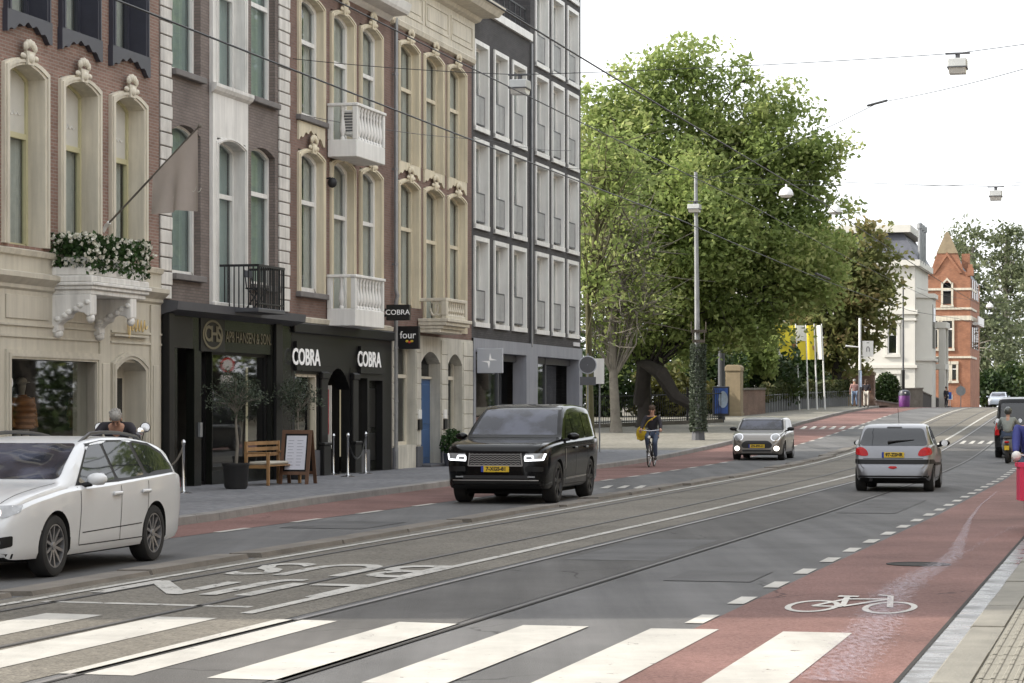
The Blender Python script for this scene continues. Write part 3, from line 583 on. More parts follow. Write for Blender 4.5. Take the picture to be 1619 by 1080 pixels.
# balcony box on carved brackets
va = vsolve(76.5, 150); ua, ub = u_(76.5), u_(241, va)
mb = MB(); mb.box(ua, ub, -va+.06, -.02, 4.02, 4.14); mb.box(ua+.05, ub-.05, -va+.10, -.02, 4.14, 4.30); bal = mb.build('balcony', 'white_stucco', E, bevel=.02)
mb = MB(); n = 5
for k, (o_k, z_k, h_k) in enumerate(((0, 3.80, .09), (.05, 3.89, .07), (.09, 3.96, .06))): mb.box(ua-o_k+.08, ub+o_k-.08, -va+.10-o_k, -.01, z_k, z_k+h_k)
mb.build('balcony_moulding', 'white_stucco', bal, bevel=.012)
for xa in (ua+.06, ub-.75):
    mb = MB(); prof = [(0, 3.18), (.10, 3.14), (.17, 3.22), (.15, 3.38), (.24, 3.50), (.34, 3.56), (.38, 3.70), (.50, 3.78), (.58, 3.72), (.66, 3.70), (.74, 3.60), (.80, 3.66), (.80, 4.21), (0, 4.21)]
    cz_ = lambda z: 3.10+(z-3.14)*.655; mb.prism([(-p, cz_(z)) for p, z in prof], xa, xa+.26, 'x'); mb.ball((xa+.13, -.74, cz_(3.56)), (.10, .08, .09), 8, 6); mb.ball((xa+.13, -.1, 3.10), (.12, .1, .08), 8, 6); [mb.ball((xa+.0, -.15-.11*q-.03*(q % 2), 3.36+.06*q), (.045, .075, .055), 8, 5) for q in range(6)]
    for q in range(5): mb.ball((xa+.13, -.10-.12*q, 3.3+.09*q), (.15, .07, .05), 8, 5)
    mb.build('bracket', 'white_stucco', bal, bevel=.02)
# flowers
leafmat('box_leaf', (0.02, 0.045, 0.012), (0.035, 0.075, 0.02), (0.06, 0.12, 0.03), .2); leafmat('petal', (0.62, 0.60, 0.50), (0.72, 0.71, 0.62), (0.8, 0.8, 0.75), .2)
def leaves(name, m, parent, pts, size, flat=0.0, loc=None, stuff=True, aspect=0.55, droop=0.0):
    n = len(pts); pts = np.asarray(pts, float); a = RNG.normal(size=(n, 3)); a[:, 2] *= (1-flat); a /= np.linalg.norm(a, axis=1)[:, None]
    b = RNG.normal(size=(n, 3)); b -= (b*a).sum(1)[:, None]*a; b /= np.linalg.norm(b, axis=1)[:, None]; sz = size*RNG.uniform(.6, 1.25, n)[:, None]
    a[:, 2] -= droop; c = np.cross(a, b)*(.12*sz)
    v = np.stack([pts - a*sz*.5, pts + b*sz*aspect*.5 + c, pts + a*sz*.5, pts - b*sz*aspect*.5 + c], 1).reshape(-1, 3)
    me = bpy.data.meshes.new(name); me.vertices.add(4*n); me.vertices.foreach_set('co', v.astype(np.float32).ravel()); me.loops.add(4*n); me.loops.foreach_set('vertex_index', np.arange(4*n, dtype=np.int32))
    me.polygons.add(n); me.polygons.foreach_set('loop_start', np.arange(0, 4*n, 4, dtype=np.int32)); me.polygons.foreach_set('loop_total', np.full(n, 4, np.int32)); me.update(calc_edges=True); me.validate()
    me.materials.append(M[m]); o = link(name, me, parent, loc)
    if stuff: o['kind'] = 'stuff'
    return o
fb = thing('flower_box', 'long box of white flowers and dark leaves on the cream balcony', 'flower box', W(s0, T0, 0), ROW)
L = ub-ua; mb = MB(); mb.box(ua+.12, ub-.12, -va+.14, -.25, 4.26, 4.48); mb.build('planter', 'white_stucco', fb)
q = RNG.random((5200, 3)); wv = .12*np.sin(q[:, 0]*23)+.06*np.sin(q[:, 0]*61); pts = np.stack([ua+.0+q[:, 0]*(L+.05), -va+.02+q[:, 1]*.9, 4.28 + q[:, 2]*(.60+wv*.25) - .12*(q[:, 1] < .3)*(q[:, 2] < .4)*RNG.random(5200)], 1)
leaves('foliage', 'box_leaf', fb, pts, .11)
fp = []
for k in range(135):
    x = ua + random.random()*L; z_ = 4.30 + random.random()*.56; y_ = -va + random.uniform(-.03, .10)
    if random.random() < .3: y_ = -va + random.random()*.8; z_ = 4.80 + random.random()*.10
    if random.random() < .3: x = ua - .02 + random.random()*.06; y_ = -va + random.random()*.85
    for j in range(9): fp.append((x+random.gauss(0, .016), y_+random.gauss(0, .014), z_+random.gauss(0, .018)))
leaves('blossom', 'petal', fb, fp, .06, aspect=.85)
# flag on a slanting pole
mat('flag_cloth', (0.45, 0.395, 0.355), 0.85, 0.08, 2)
fl = thing('flag', 'taupe flag with pale script hanging from a slanting pole on the cream house', 'flag', W(s0, T0, 0), ROW)
ps = Vector((u_(164), -.04, Z(164, 358))); vt = 2.35; pe = Vector((u_(316, vt), -vt, Z(316, 199, vt)))
mb = MB(); mb.tube([ps, pe], .02, 8); mb.ball(pe, .045, 8, 6); mb.build('pole', 'slab', fl, smooth=True); mb = MB(); mb.tube([ps+Vector((0, .06, -.1)), ps, ps+(pe-ps)*.04], .04, 8); mb.build('holder', 'white_paint', fl)
mb = MB(); vs = []; A = ps.lerp(pe, .52); B = ps.lerp(pe, .985); zl = Z(280, 333, 1.9); n = 16
for i in range(n+1):
    p = A.lerp(B, i/n)
    for j in range(9): k = j/8; vs.append((p.x + .05*math.sin(i*.9+k*2)*k, p.y + .06*math.sin(i*.7+1)*k + .02, lerp(p.z, zl - .02*math.sin(i*.5), k)))
mb.add(vs, [(9*i+j, 9*i+j+1, 9*i+10+j, 9*i+9+j) for i in range(n) for j in range(8)]); mb.build('cloth', 'flag_cloth', fl, smooth=True)
md = A.lerp(B, .6); ang = math.atan2(B.y-A.y, B.x-A.x); script_mark(fl, 'blind', md.x, md.y-.09, zl+.40, .8, .2, .007, seed=9, ang=ang)

# ================================================================== grey brick house with white quoins
s0 = U(251); H = house('quoined_house', 'grey-brown brick house with white quoins and a black shop front', s0, U(457), 'brick_grey', 15.6); E = H['e']; u_ = lambda x, v=0: U(x, v)-s0
for x0, x1 in ((272, 317), (397, 435)):
    win(H, x0, x1, 0, 0, None, 0, .16, 0, .24, 'white_paint', .70, False, 'sill_stone', .09, 'curtain_teal', 'pane', zz=(4.50, 7.42), cur=1.1)
    win(H, x0, x1, 0, 0, None, 0, 0, 0, .24, 'white_paint', .72, False, 'sill_stone', .09, 'curtain_teal', 'pane', zz=(8.66, 11.6), cur=1.1)
bx0, bx1 = u_(331), u_(387)
for zz in ((3.95, 7.42), (8.66, 11.6)):
    win_uz(H, bx0+.18, bx1-.10, zz[0], zz[1], 'white_stucco', .12, .14 if zz[0] < 5 else 0, .10, .26, 'white_paint', .70, False, None, .08, 'curtain_teal', 'pane', False, 1.1)
finish(H, 3.75)
Hb = dict(holes=[(bx0+.24, bx1-.16, 3.95, 7.50), (bx0+.24, bx1-.16, 8.66, 11.55)])
mb = MB(); wall_mesh(mb, bx0, bx1, 3.78, 15.4, Hb['holes'], -.08, .1); mb.add([(bx0, -.08, 3.78), (bx0, 0, 3.78), (bx0, 0, 15.4), (bx0, -.08, 15.4)], [(0, 1, 2, 3)]); mb.add([(bx1, -.08, 3.78), (bx1, 0, 3.78), (bx1, 0, 15.4), (bx1, -.08, 15.4)], [(0, 1, 2, 3)]); mb.build('centre_bay', 'white_stucco', E)
moulding(H, 'bay_sill', bx0-.08, bx1+.08, 8.5, 'white_stucco', [(.08, -.08), (.16, -.02), (.20, .05), (.20, .12), (.08, .15)])
mb = MB(); mb.box(bx0-.1, bx1+.1, -.19, -.082, 3.90, 4.0); mb.build('bay_base', 'white_stucco', E, bevel=.02)
for xa, xb, ph in ((251.5, 270, 0), (439, 456.5, 1)):
    z_ = 3.95; a, b = u_(xa)+.02, u_(xb); k = 0
    while z_ < 13.5:
        mb = MB(); e_ = .0 if (k % 2) else .05; mb.box(a, b-e_, -.045, .0, z_+.012, z_+.268); mb.build('quoin_stone', 'quoin', E, bevel=.012); z_ += .28; k += 1
# black shop front
SH = [(u_(276), u_(303), .12, 2.98), (u_(314), u_(331), .12, 2.98), (u_(332), u_(425), .42, 2.95)]
mb = MB(); wall_mesh(mb, 0.03, H['w']-.02, .1, 3.75, SH, -.06, .18); sf = mb.build('shop_front', 'black_gloss', E)
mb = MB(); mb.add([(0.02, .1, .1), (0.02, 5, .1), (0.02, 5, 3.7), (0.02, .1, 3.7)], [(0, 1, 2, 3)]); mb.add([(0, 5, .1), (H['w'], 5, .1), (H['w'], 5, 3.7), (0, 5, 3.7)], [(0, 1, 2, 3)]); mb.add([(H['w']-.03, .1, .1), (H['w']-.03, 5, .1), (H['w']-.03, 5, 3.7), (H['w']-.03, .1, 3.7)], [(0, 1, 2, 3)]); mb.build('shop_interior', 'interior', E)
for i, (a, b, c, d) in enumerate(SH):
    mb = MB(); yy = .10 if i == 2 else (.5 if i == 0 else .13); fill(mb, [(a, c), (a, d), (b, d), (b, c)], yy); mb.build('pane', ('black_gloss', 'dark_glass', 'shop_glass')[i], sf)
    mb = MB(); ring(mb, outline(a, b, c, d, 0), outline(a+.06, b-.06, c, d-.06, 0), yy-.05, yy+.03); mb.box(a+.01, b-.01, yy-.045, yy+.03, c, c+.08); mb.build('frame', 'black_paint', sf)
moulding(H, 'shop_cornice', 0.0, H['w'], 3.68, 'dark_grey', [(.05, -.05), (.30, .02), (.40, .05), (.42, .22), (.05, .26)])
mb = MB(); mb.box(.03, .30, -.22, -.06, .1, 3.66); mb.build('pilaster', 'black_paint', sf, bevel=.01); mb = MB(); mb.box(u_(428), u_(438), -.14, -.06, .1, 3.66); mb.build('pilaster', 'black_paint', sf, bevel=.01)
def roundel(xc, m, mm):
    z_ = 3.30; uc = (u_(313)+u_(347))/2; rr_ = (u_(347)-u_(313))/2; o = panel(H, 'logo_board', uc-rr_-.05, uc+rr_+.1, z_-.36, z_+.34, 'black_paint', -.085, -.06, par=sf); mb = MB()
    vs = []; 
    for k in range(28): a = 2*math.pi*k/28; vs += [(uc+rr_*.94*math.cos(a), -.095, z_+.31*math.sin(a)), (uc+rr_*.80*math.cos(a), -.095, z_+.265*math.sin(a))]
    mb.add(vs, [(2*k, (2*k+2) % 56, (2*k+3) % 56, 2*k+1) for k in range(28)]); mb.build('logo_ring', m, sf)
    lettering('CHS', .46, m, sf, (uc, -.095, z_), depth=.01, squash=1.25, spacing=.78, name='logo', bold=.01)
roundel(331, 'letter_gold', 0)
lettering('AP8 HANSEN & SON.', .34, 'letter_gold', sf, ((u_(351)+u_(425))/2, -.07, 3.27), depth=.012, squash=(u_(425)-u_(351))/3.25)
panel(H, 'logo_board', u_(266), u_(299), 2.98, 3.62, 'black_paint', -.085, -.06, par=sf)
mb = MB(); mb.box(u_(309), u_(312.5), -.11, -.06, 1.15, 1.45); mb.build('intercom', 'galv', sf)
# iron balcony
vb = vsolve(343, 409); xr_ = u_(451, vb)
mb = MB(); mb.box(u_(343), xr_, -vb, -.05, 3.79, 3.88); bal = mb.build('balcony', 'dark_grey', E, bevel=.01)
a, b = u_(343)+.04, xr_-.04
mb = MB()
mb.box(a-.03, b+.03, -vb+.0, -vb+.06, 4.76, 4.81); mb.box(a-.03, a+.03, -vb+.06, -.05, 4.76, 4.81); mb.box(b-.03, b+.03, -vb+.06, -.05, 4.76, 4.81); mb.box(a, b, -vb+.01, -vb+.04, 3.96, 3.99); mb.box(a-.02, a+.02, -vb+.005, -vb+.045, 3.88, 4.78); mb.box(b-.02, b+.02, -vb+.005, -vb+.045, 3.88, 4.78); mb.build('railing', 'iron', bal)
bar = MB().box(-.012, .012, -.011, .011, 3.88, 4.76).mesh('baluster', 'iron')
for k in range(15): link('baluster', bar, bal, (lerp(a, b, k/14), -vb+.03, 0))
for k in range(1, 8): link('baluster', bar, bal, (a, lerp(-vb+.03, -.05, k/8), 0)); link('baluster', bar, bal, (b, lerp(-vb+.03, -.05, k/8), 0))
ch = thing('folding_chair', 'dark folding chair standing on the black iron balcony', 'chair', W(s0 + (a+b)/2+.2, T0+.0, 0), ROW)
mb = MB()
mb.box(-.22, .22, -.72, -.34, 4.32, 4.35); mb.build('seat', 'iron', ch); mb = MB(); mb.box(-.22, .22, -.33, -.30, 4.58, 4.73); mb.build('backrest', 'navy_paint', ch)
for sx in (-.2, .2): mb = MB(); mb.tube([(sx, -.72, 3.88), (sx, -.36, 4.36), (sx, -.30, 4.75)], .014, 6); mb.build('leg', 'iron', ch); mb = MB(); mb.tube([(sx, -.34, 3.88), (sx, -.68, 4.34)], .014, 6); mb.build('leg', 'iron', ch)

# ================================================================== brick house with two white balconies
s0 = U(457); H = house('balcony_house', 'dark red brick house with beige arched windows and two white balconies', s0, U(617), 'brick_plum', 12.0); E = H['e']; u_ = lambda x, v=0: U(x, v)-s0
for k, (x0, x1, y1_, y2_) in enumerate(((469.2, 511.5, 249, 3), (521, 559.5, 262, 21), (567, 603, 272, 40))):
    win(H, x0, x1, 0, 0, 'beige', .15, .17, .06, .22, 'white_paint', .68, True, 'sill_stone' if k == 0 else None, .13, 'curtain', 'pane', zz=(Z(469, 460) if k == 0 else 3.98, 7.72), cur=.35, cc=k)
    win(H, x0, x1, 0, 0, 'beige', .15, .17, .06, .22, 'white_paint', .68, True, 'sill_stone' if k == 0 else None, .13, 'curtain', 'pane', zz=(Z(469, 180) if k == 0 else 8.05, 11.36), cur=.35, cc=k)
scallop(E, u_(469.2)+.02, u_(511.5)-.02, Z(469, 180)-.14, 'beige', -.05, .45)
finish(H, 3.75)
moulding(H, 'roof_cornice', 0, H['w']-.05, 12.0, 'white_paint', [(.0, -.12), (.08, -.05), (.12, 0), (.5, .03), (.55, .1), (.62, .3), (.1, .36)])
moulding(H, 'string_course', 0, H['w'], 3.76, 'cream', [(.0, -.03), (.08, 0), (.1, .1), (.0, .14)])
def balcony_white(zb, zh, vb, xl, xr, m='white_paint', slab=.42):
    a, b = u_(xl), u_(xr, vb); mb = MB(); mb.box(a, b, -vb, -.02, zb, zb+slab); o = mb.build('balcony', m, E, bevel=.015)
    mb = MB(); zt = zb+zh
    mb.box(a-.03, b+.03, -vb-.03, -vb+.13, zt-.07, zt); mb.box(a-.03, a+.12, -vb+.13, -.02, zt-.07, zt); mb.box(b-.12, b+.03, -vb+.13, -.02, zt-.07, zt)
    mb.build('handrail', m, o, bevel=.012)
    for x, y in ((a+.06, -vb+.06), (b-.06, -vb+.06), (a+.06, -.08), (b-.06, -.08)): mb = MB(); mb.box(x-.06, x+.06, y-.06, y+.06, zb+slab, zt-.07); mb.build('post', m, o, bevel=.008)
    h = zt-.07-zb-slab; bm_ = MB().lathe([(.055, 0), (.055, .05), (.03, .08), (.075, h*.28), (.06, h*.45), (.028, h*.72), (.045, h*.8), (.03, h*.86), (.055, h-.04), (.055, h)], 10).mesh('baluster', m, smooth=True)
    n = max(4, int((b-a)/.235))
    for k in range(1, n): link('baluster', bm_, o, (lerp(a+.06, b-.06, k/n), -vb+.06, zb+slab))
    link('baluster', bm_, o, (a+.06, -vb*.5, zb+slab)); link('baluster', bm_, o, (b-.06, -vb*.5, zb+slab))
    return o
vq = vsolve(515.5, 562); balcony_white(Z(562, 515, vq), 1.24, vq, 515.5, 607.7); vq = vsolve(516.5, 564.5); balcony_white(Z(564, 247, vq), 1.30, vq, 516.5, 609)
ac = thing('air_conditioner', 'white air conditioner unit with dark fan behind the upper white balcony rail', 'air conditioner', W(s0+u_(532), T0, Z(532, 218)), ROW)
mb = MB(); mb.box(-.42, .42, -.62, -.3, .02, .62); mb.build('case', 'white_paint', ac, bevel=.02); mb = MB(); mb.lathe([(.24, -.645), (.24, -.625), (.05, -.62)], 16, (.1, 0, .32), 'y'); mb.build('fan_grille', 'dark_grey', ac); mb = MB(); [mb.box(-.44, -.425, -.58, -.34, .1+.07*k, .13+.07*k) for k in range(7)]; mb.build('vent', 'dark_grey', ac)
# black shop front with arch
SH = [(u_(463), u_(500), .75, 2.55), (u_(513), u_(551), .14, 2.75), (u_(562), u_(578), .70, 2.50), (u_(581), u_(602), .14, 2.45)]
mb = MB(); wall_mesh(mb, .02, H['w']-.02, .1, 3.76, SH, -.05, .25); sf = mb.build('shop_front', 'black_paint', E)
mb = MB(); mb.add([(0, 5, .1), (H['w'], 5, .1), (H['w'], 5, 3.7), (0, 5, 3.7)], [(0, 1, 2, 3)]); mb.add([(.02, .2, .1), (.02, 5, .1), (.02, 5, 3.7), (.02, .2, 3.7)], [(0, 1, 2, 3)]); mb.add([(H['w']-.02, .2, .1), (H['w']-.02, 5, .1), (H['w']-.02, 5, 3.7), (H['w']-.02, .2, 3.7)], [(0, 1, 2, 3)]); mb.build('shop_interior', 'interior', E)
a, b, c, d = SH[0]; mb = MB(); fill(mb, [(a, c), (a, d), (b, d), (b, c)], .10); mb.build('pane', 'shop_glass', sf); mb = MB(); ring(mb, outline(a, b, c, d, 0), outline(a+.07, b-.07, c, d-.07, 0), .0, .14); mb.box(a+.02, b-.02, .002, .14, c, c+.08); mb.build('frame', 'cream', sf)
mb = MB(); mb.box(a-.3, b+.5, 1.0, 1.05, .5, 2.7); mb.build('display_wall', 'display_glow', sf)
a, b, c, d = SH[1]; mb = MB(); o = outline(a+.0, b-.0, c, d-.55, .52); top = [(a, d), (b, d)]; ar = o[1:-1]
for k in range(len(ar)-1): mb.add([(ar[k][0], -.04, ar[k][1]), (ar[k+1][0], -.04, ar[k+1][1]), (ar[k+1][0], -.04, d), (ar[k][0], -.04, d), (ar[k][0], .3, ar[k][1]), (ar[k+1][0], .3, ar[k+1][1])], [(0, 1, 2, 3), (0, 4, 5, 1)])
mb.build('arch', 'black_paint', sf)
mb = MB(); mb.box(a-.2, b+.2, 1.3, 1.36, .14, 2.9); mb.build('door', 'black_paint', sf); mb = MB(); mb.box(b-.01, b+.05, .25, 1.3, .1, 2.9); mb.build('porch_side', 'black_paint', sf)
mat('poster_red', (0.45, 0.06, 0.07), 0.5, 0.5, 6); mb = MB(); mb.box(a+.85, a+.88, .12, .62, .75, 2.30); mb.build('poster_board', 'white_paint', sf); mb = MB(); mb.box(a+.835, a+.848, .18, .38, 1.1, 2.2); mb.build('poster', 'poster_red', sf)
a, b, c, d = SH[2]; mb = MB(); fill(mb, [(a, c), (a, d), (b, d), (b, c)], .10); mb.build('pane', 'shop_glass', sf); mb = MB(); mb.box(a-.2, b+.5, .8, .85, .5, 2.7); mb.build('display_wall', 'display_glow', sf)
a, b, c, d = SH[3]; mb = MB(); mb.box(a, b, .12, .18, c, d); dd = mb.build('door', 'black_gloss', sf); mb = MB(); mb.box(a+.15, b-.15, .10, .12, .4, 1.1); mb.box(a+.15, b-.15, .10, .12, 1.25, 2.25); mb.build('door_panel', 'black_paint', dd, bevel=.015); mb = MB(); mb.tube([(a+.12, .08, .95), (a+.12, .08, 1.55)], .015, 6); mb.build('handle', 'steel', dd)
for xa, xb in ((501.5, 511.5), (551.5, 560)):
    mb = MB(); mb.box(u_(xa), u_(xb), -.12, -.05, .1, 2.62); mb.box(u_(xa)-.04, u_(xb)+.04, -.19, -.05, .1, .85); mb.box(u_(xa)-.05, u_(xb)+.05, -.21, -.05, .85, .92); mb.box(u_(xa)-.03, u_(xb)+.03, -.16, -.05, 2.45, 2.6); mb.build('column', 'black_paint', sf, bevel=.015)
panel(H, 'stall_riser', u_(461), u_(500), .1, .74, 'plinth', -.10, -.05, par=sf); panel(H, 'stall_riser', u_(562), u_(579), .1, .69, 'plinth', -.10, -.05, par=sf)
for xa, xb, y_ in ((461, 501, 0), (563, 601, 0)):
    panel(H, 'sign_board', u_(xa), u_(xb), 2.62, 3.30, 'black_paint', -.13, -.05, par=sf)
lettering('COBRA', .53, 'sign_white', sf, (u_(484.5, .15), -.15, Z(484, 566, .15)), depth=.012, squash=1.1, spacing=.98, bold=.012); lettering('COBRA', .53, 'sign_white', sf, (u_(584, .15), -.15, Z(584, 569.5, .15)), depth=.012, squash=1.08, spacing=.98, bold=.012)
mb = MB(); mb.box(.02, H['w']-.02, -.14, -.05, 3.5, 3.74); mb.build('shop_cornice', 'black_paint', sf, bevel=.02)
wlm = thing('wall_lamp', 'small black wall lamp between the beige arched windows', 'lamp', W(s0+u_(515.5), T0, Z(515.5, 289)), ROW); mb = MB(); mb.ball((0, -.16, 0), (.09, .12, .13), 10, 6); mb.tube([(0, 0, .1), (0, -.12, .12)], .02, 6); mb.build('lamp_body', 'iron', wlm, smooth=True)

# ================================================================== narrow brick house with deep cornice and blue door
s0 = U(617); H = house('cornice_house', 'dark red brick house with panelled cream cornice, stone balcony and blue door', s0, U(745.5), 'brick_plum', Z(625, 40)+.05); E = H['e']; u_ = lambda x, v=0: U(x, v)-s0
for k, (x0, x1, x2, x3) in enumerate(((628, 662.6, 626.8, 660), (668.5, 700.8, 666, 697), (706, 736, 702, 732.5))):
    win(H, x0, x1, 0, 0, 'beige', .16, .15, .05, .24, 'beige', .66, True, None, .10, 'curtain', 'pane', zz=(8.30, Z(628, 65)), cur=.3, cc=k)
    win(H, x0, x1, 0, 0, 'beige', .16, .15, .05, .24, 'beige', .66, True, None, .10, 'curtain', 'pane', zz=(4.45 if k == 0 else 3.9, Z(626.8, 286)), cur=.3, cc=k)
    scallop(E, u_(x0)+.02, u_(x1)-.02, 8.30, 'beige', -.05, .36)
finish(H, 3.7)
zc = H['top']; moulding(H, 'architrave', -.0, H['w']+.08, zc, 'cream', [(.0, -.08), (.10, -.04), (.13, .08), (.10, .12), (.10, .2), (.0, .25)])
mb = MB(); mb.box(.0, H['w'], -.10, .1, zc+.2, zc+1.15); fz = mb.build('frieze', 'cream', E)
for k in range(3):
    a = lerp(.2, H['w']-.15, k/3)+.12; b = lerp(.2, H['w']-.15, (k+1)/3)-.12; mb = MB(); ring(mb, outline(a, b, zc+.33, zc+1.0, 0), outline(a+.07, b-.07, zc+.33, zc+.93, 0), -.125, -.1); mb.box(a, b, -.125, -.1, zc+.30, zc+.37); mb.box(a+.18, b-.18, -.12, -.1, zc+.48, zc+.84); mb.build('frieze_panel', 'cream', fz)
mb = MB(); prof = [(.10, 0), (.22, .06), (.28, .16), (.70, .22), (.80, .36), (.88, .42), (.88, .50), (.1, .62)]; n = len(prof); w_ = H['w']
vs = [(-.0, -p, zc+1.15+z_) for p, z_ in prof] + [(w_ + p*.75, -p, zc+1.15+z_) for p, z_ in prof] + [(w_ + p*.75, 3, zc+1.15+z_) for p, z_ in prof]
mb.add(vs, [(i, i+1, n+i+1, n+i) for i in range(n-1)] + [(n+i, n+i+1, 2*n+i+1, 2*n+i) for i in range(n-1)] + [tuple(range(n))]); mb.build('cornice', 'cream', E)
mb = MB(); mb.box(0, w_, -.05, 10.9, zc+.1, zc+1.6); mb.build('attic', 'roof_dark', E)
# rainwater pipe
dp = thing('rain_pipe', 'grey rainwater pipe running down beside the cornice house', 'pipe', W(s0+.18, T0, 0), ROW); mb = MB(); mb.tube([(0, -.1, .15), (0, -.1, 4.55), (0, -.14, 4.7), (0, -.1, 4.85), (0, -.1, zc+.1)], .055, 8); mb.build('pipe', 'galv', dp, smooth=True)
for z_ in (.6, 1.9, 3.3, 5.5, 8, 10.5): mb = MB(); mb.lathe([(.07, z_), (.07, z_+.06)], 8, (0, -.1, 0)); mb.box(-.02, .02, -.1, 0, z_+.01, z_+.05); mb.build('pipe_clamp', 'galv', dp)
# stone ground floor
SH = [(u_(624.5), u_(655), .75, Z(630, 545)), (u_(663.5), u_(694), .12, 3.30), (u_(706), u_(729), .75, 3.28)]
mb = MB(); wall_mesh(mb, 0.0, H['w'], .1, 3.72, SH, -.04, .34); gf = mb.build('ground_floor', 'stone_pale', E)
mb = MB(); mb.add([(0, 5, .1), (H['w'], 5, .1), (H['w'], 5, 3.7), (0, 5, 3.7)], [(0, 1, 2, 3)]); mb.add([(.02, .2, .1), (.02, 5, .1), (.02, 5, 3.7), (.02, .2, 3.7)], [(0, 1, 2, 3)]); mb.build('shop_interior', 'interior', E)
for z_ in np.arange(.72, 3.6, .42):
    for xa, xb in ((617.5, 624), (655.5, 663), (694.5, 705.5), (729.5, 745)):
        mb = MB(); mb.box(u_(xa)+.02, u_(xb)-.02, -.065, -.04, z_+.012, z_+.408); mb.build('ashlar_block', 'stone_pale', gf, bevel=.008)
for xa, xb in ((617.5, 624.3), (655.2, 663.3), (694.2, 705.8), (729.2, 745.3)): mb = MB(); mb.box(u_(xa), u_(xb), -.10, -.04, .1, .70); mb.build('plinth', 'plinth', gf, bevel=.01)
for i, (a, b, c, d) in enumerate(SH):
    rs = .32 if i else 0
    if rs:
        o = outline(a, b, c, d-rs, rs); ar = o[1:-1]; mb = MB()
        for k in range(len(ar)-1): mb.add([(ar[k][0], -.038, ar[k][1]), (ar[k+1][0], -.038, ar[k+1][1]), (ar[k+1][0], -.038, d), (ar[k][0], -.038, d), (ar[k][0], .34, ar[k][1]), (ar[k+1][0], .34, ar[k+1][1])], [(0, 1, 2, 3), (0, 4, 5, 1)])
        mb.build('arch', 'stone_pale', gf)
    if i == 1:
        mb = MB(); mb.box(a, b, .26, .32, c, 2.55); dd = mb.build('door', 'blue_door', gf, bevel=.01)
        for z_a, z_b in ((.35, 1.15), (1.3, 2.4)): mb = MB(); mb.box(a+.14, (a+b)/2-.05, .24, .26, z_a, z_b); mb.build('door_panel', 'blue_door', dd, bevel=.015); mb = MB(); mb.box((a+b)/2+.05, b-.14, .24, .26, z_a, z_b); mb.build('door_panel', 'blue_door', dd, bevel=.015)
        mb = MB(); mb.ball((a+.2, .22, 1.2), .04, 8, 6); mb.build('door_knob', 'gold', dd); mb = MB(); fill(mb, [(a, 2.62), (a, d), (b, d), (b, 2.62)], .3); mb.build('pane', 'pane', gf); mb = MB(); mb.box(a, b, .2, .34, 2.55, 2.62); mb.build('transom', 'cream', gf)
        mb = MB(); mb.box(a-.1, b+.1, -.35, .3, .12, .20); mb.build('doorstep', 'plinth', gf, bevel=.01)
    else:
        mb = MB(); ring(mb, outline(a, b, c, d, 0), outline(a+.08, b-.08, c, d-.08, 0), .22, .30); mb.box(a+.02, b-.02, .225, .30, c, c+.09); mb.box(a+.02, b-.02, .21, .302, 2.55, 2.65); mb.build('frame', 'cream', gf)
        mb = MB(); fill(mb, [(a, c), (a, d), (b, d), (b, c)], .27); mb.build('pane', 'pane', gf); mb = MB(); mb.box(a-.2, b+.3, .6, .63, .3, 2.5); mb.build('blind', 'curtain', gf)
for xc in (659, 699.5):
    mb = MB(); mb.box(u_(xc)-.14, u_(xc)+.14, -.10, -.066, 1.45, 1.70); nb = mb.build('name_plate', 'white_paint', gf); mb = MB(); mb.box(u_(xc)-.14, u_(xc)+.14, -.12, -.066, 1.15, 1.43); mb.build('letter_box', 'black_paint', gf)
# stone balcony
vb = vsolve(660.5, 706)+.05; a, b = u_(660.5), u_(742, vb); zb = Z(700, 531)+.02
for k, (o_k, z_k, h_k) in enumerate(((0, zb, .10), (.08, zb+.10, .09), (.18, zb+.19, .10), (.24, zb+.29, .09))):
    pass
mb = MB(); [mb.box(a-o_k*.3, b+o_k, -vb+.22-o_k, -.02, z_k, z_k+h_k) for o_k, z_k, h_k in ((0, zb, .10), (.08, zb+.10, .09), (.18, zb+.19, .10), (.24, zb+.29, .09))]; bal = mb.build('balcony', 'cream', E, bevel=.012)
zt = Z(700, 470, .8); z0_ = zb+.38; mb = MB(); mb.box(a, b, -vb+.05, -vb+.2, zt-.09, zt); mb.box(a, a+.16, -vb+.2, -.02, zt-.09, zt); mb.box(b-.16, b, -vb+.2, -.02, zt-.09, zt); mb.box(a+.02, b-.02, -vb+.06, -vb+.2, z0_, z0_+.10); mb.build('handrail', 'cream', bal, bevel=.012)
for x in (a+.1, b-.1): mb = MB(); mb.box(x-.10, x+.10, -vb+.055, -vb+.195, z0_+.1, zt-.09); mb.build('post', 'cream', bal)
h = zt-.09-z0_-.1; bm_ = MB().lathe([(.05, 0), (.03, .05), (.065, h*.3), (.03, h*.7), (.05, h)], 8).mesh('baluster', 'cream', smooth=True)
for k in range(1, 9): link('baluster', bm_, bal, (lerp(a+.1, b-.1, k/9), -vb+.125, z0_+.1))
mb = MB()                                                      # pierced scrolls of the side panel
for q in (.3, .55): mb.tube([(a+.08, -vb+.12+.55*q + .11*math.cos(w2), z0_+.1+h*.5+.20*math.sin(w2)*(1 if q < .5 else -1)) for w2 in np.linspace(0, 5.5, 14)], .035, 6)
mb.build('scroll_panel', 'cream', bal, smooth=True)

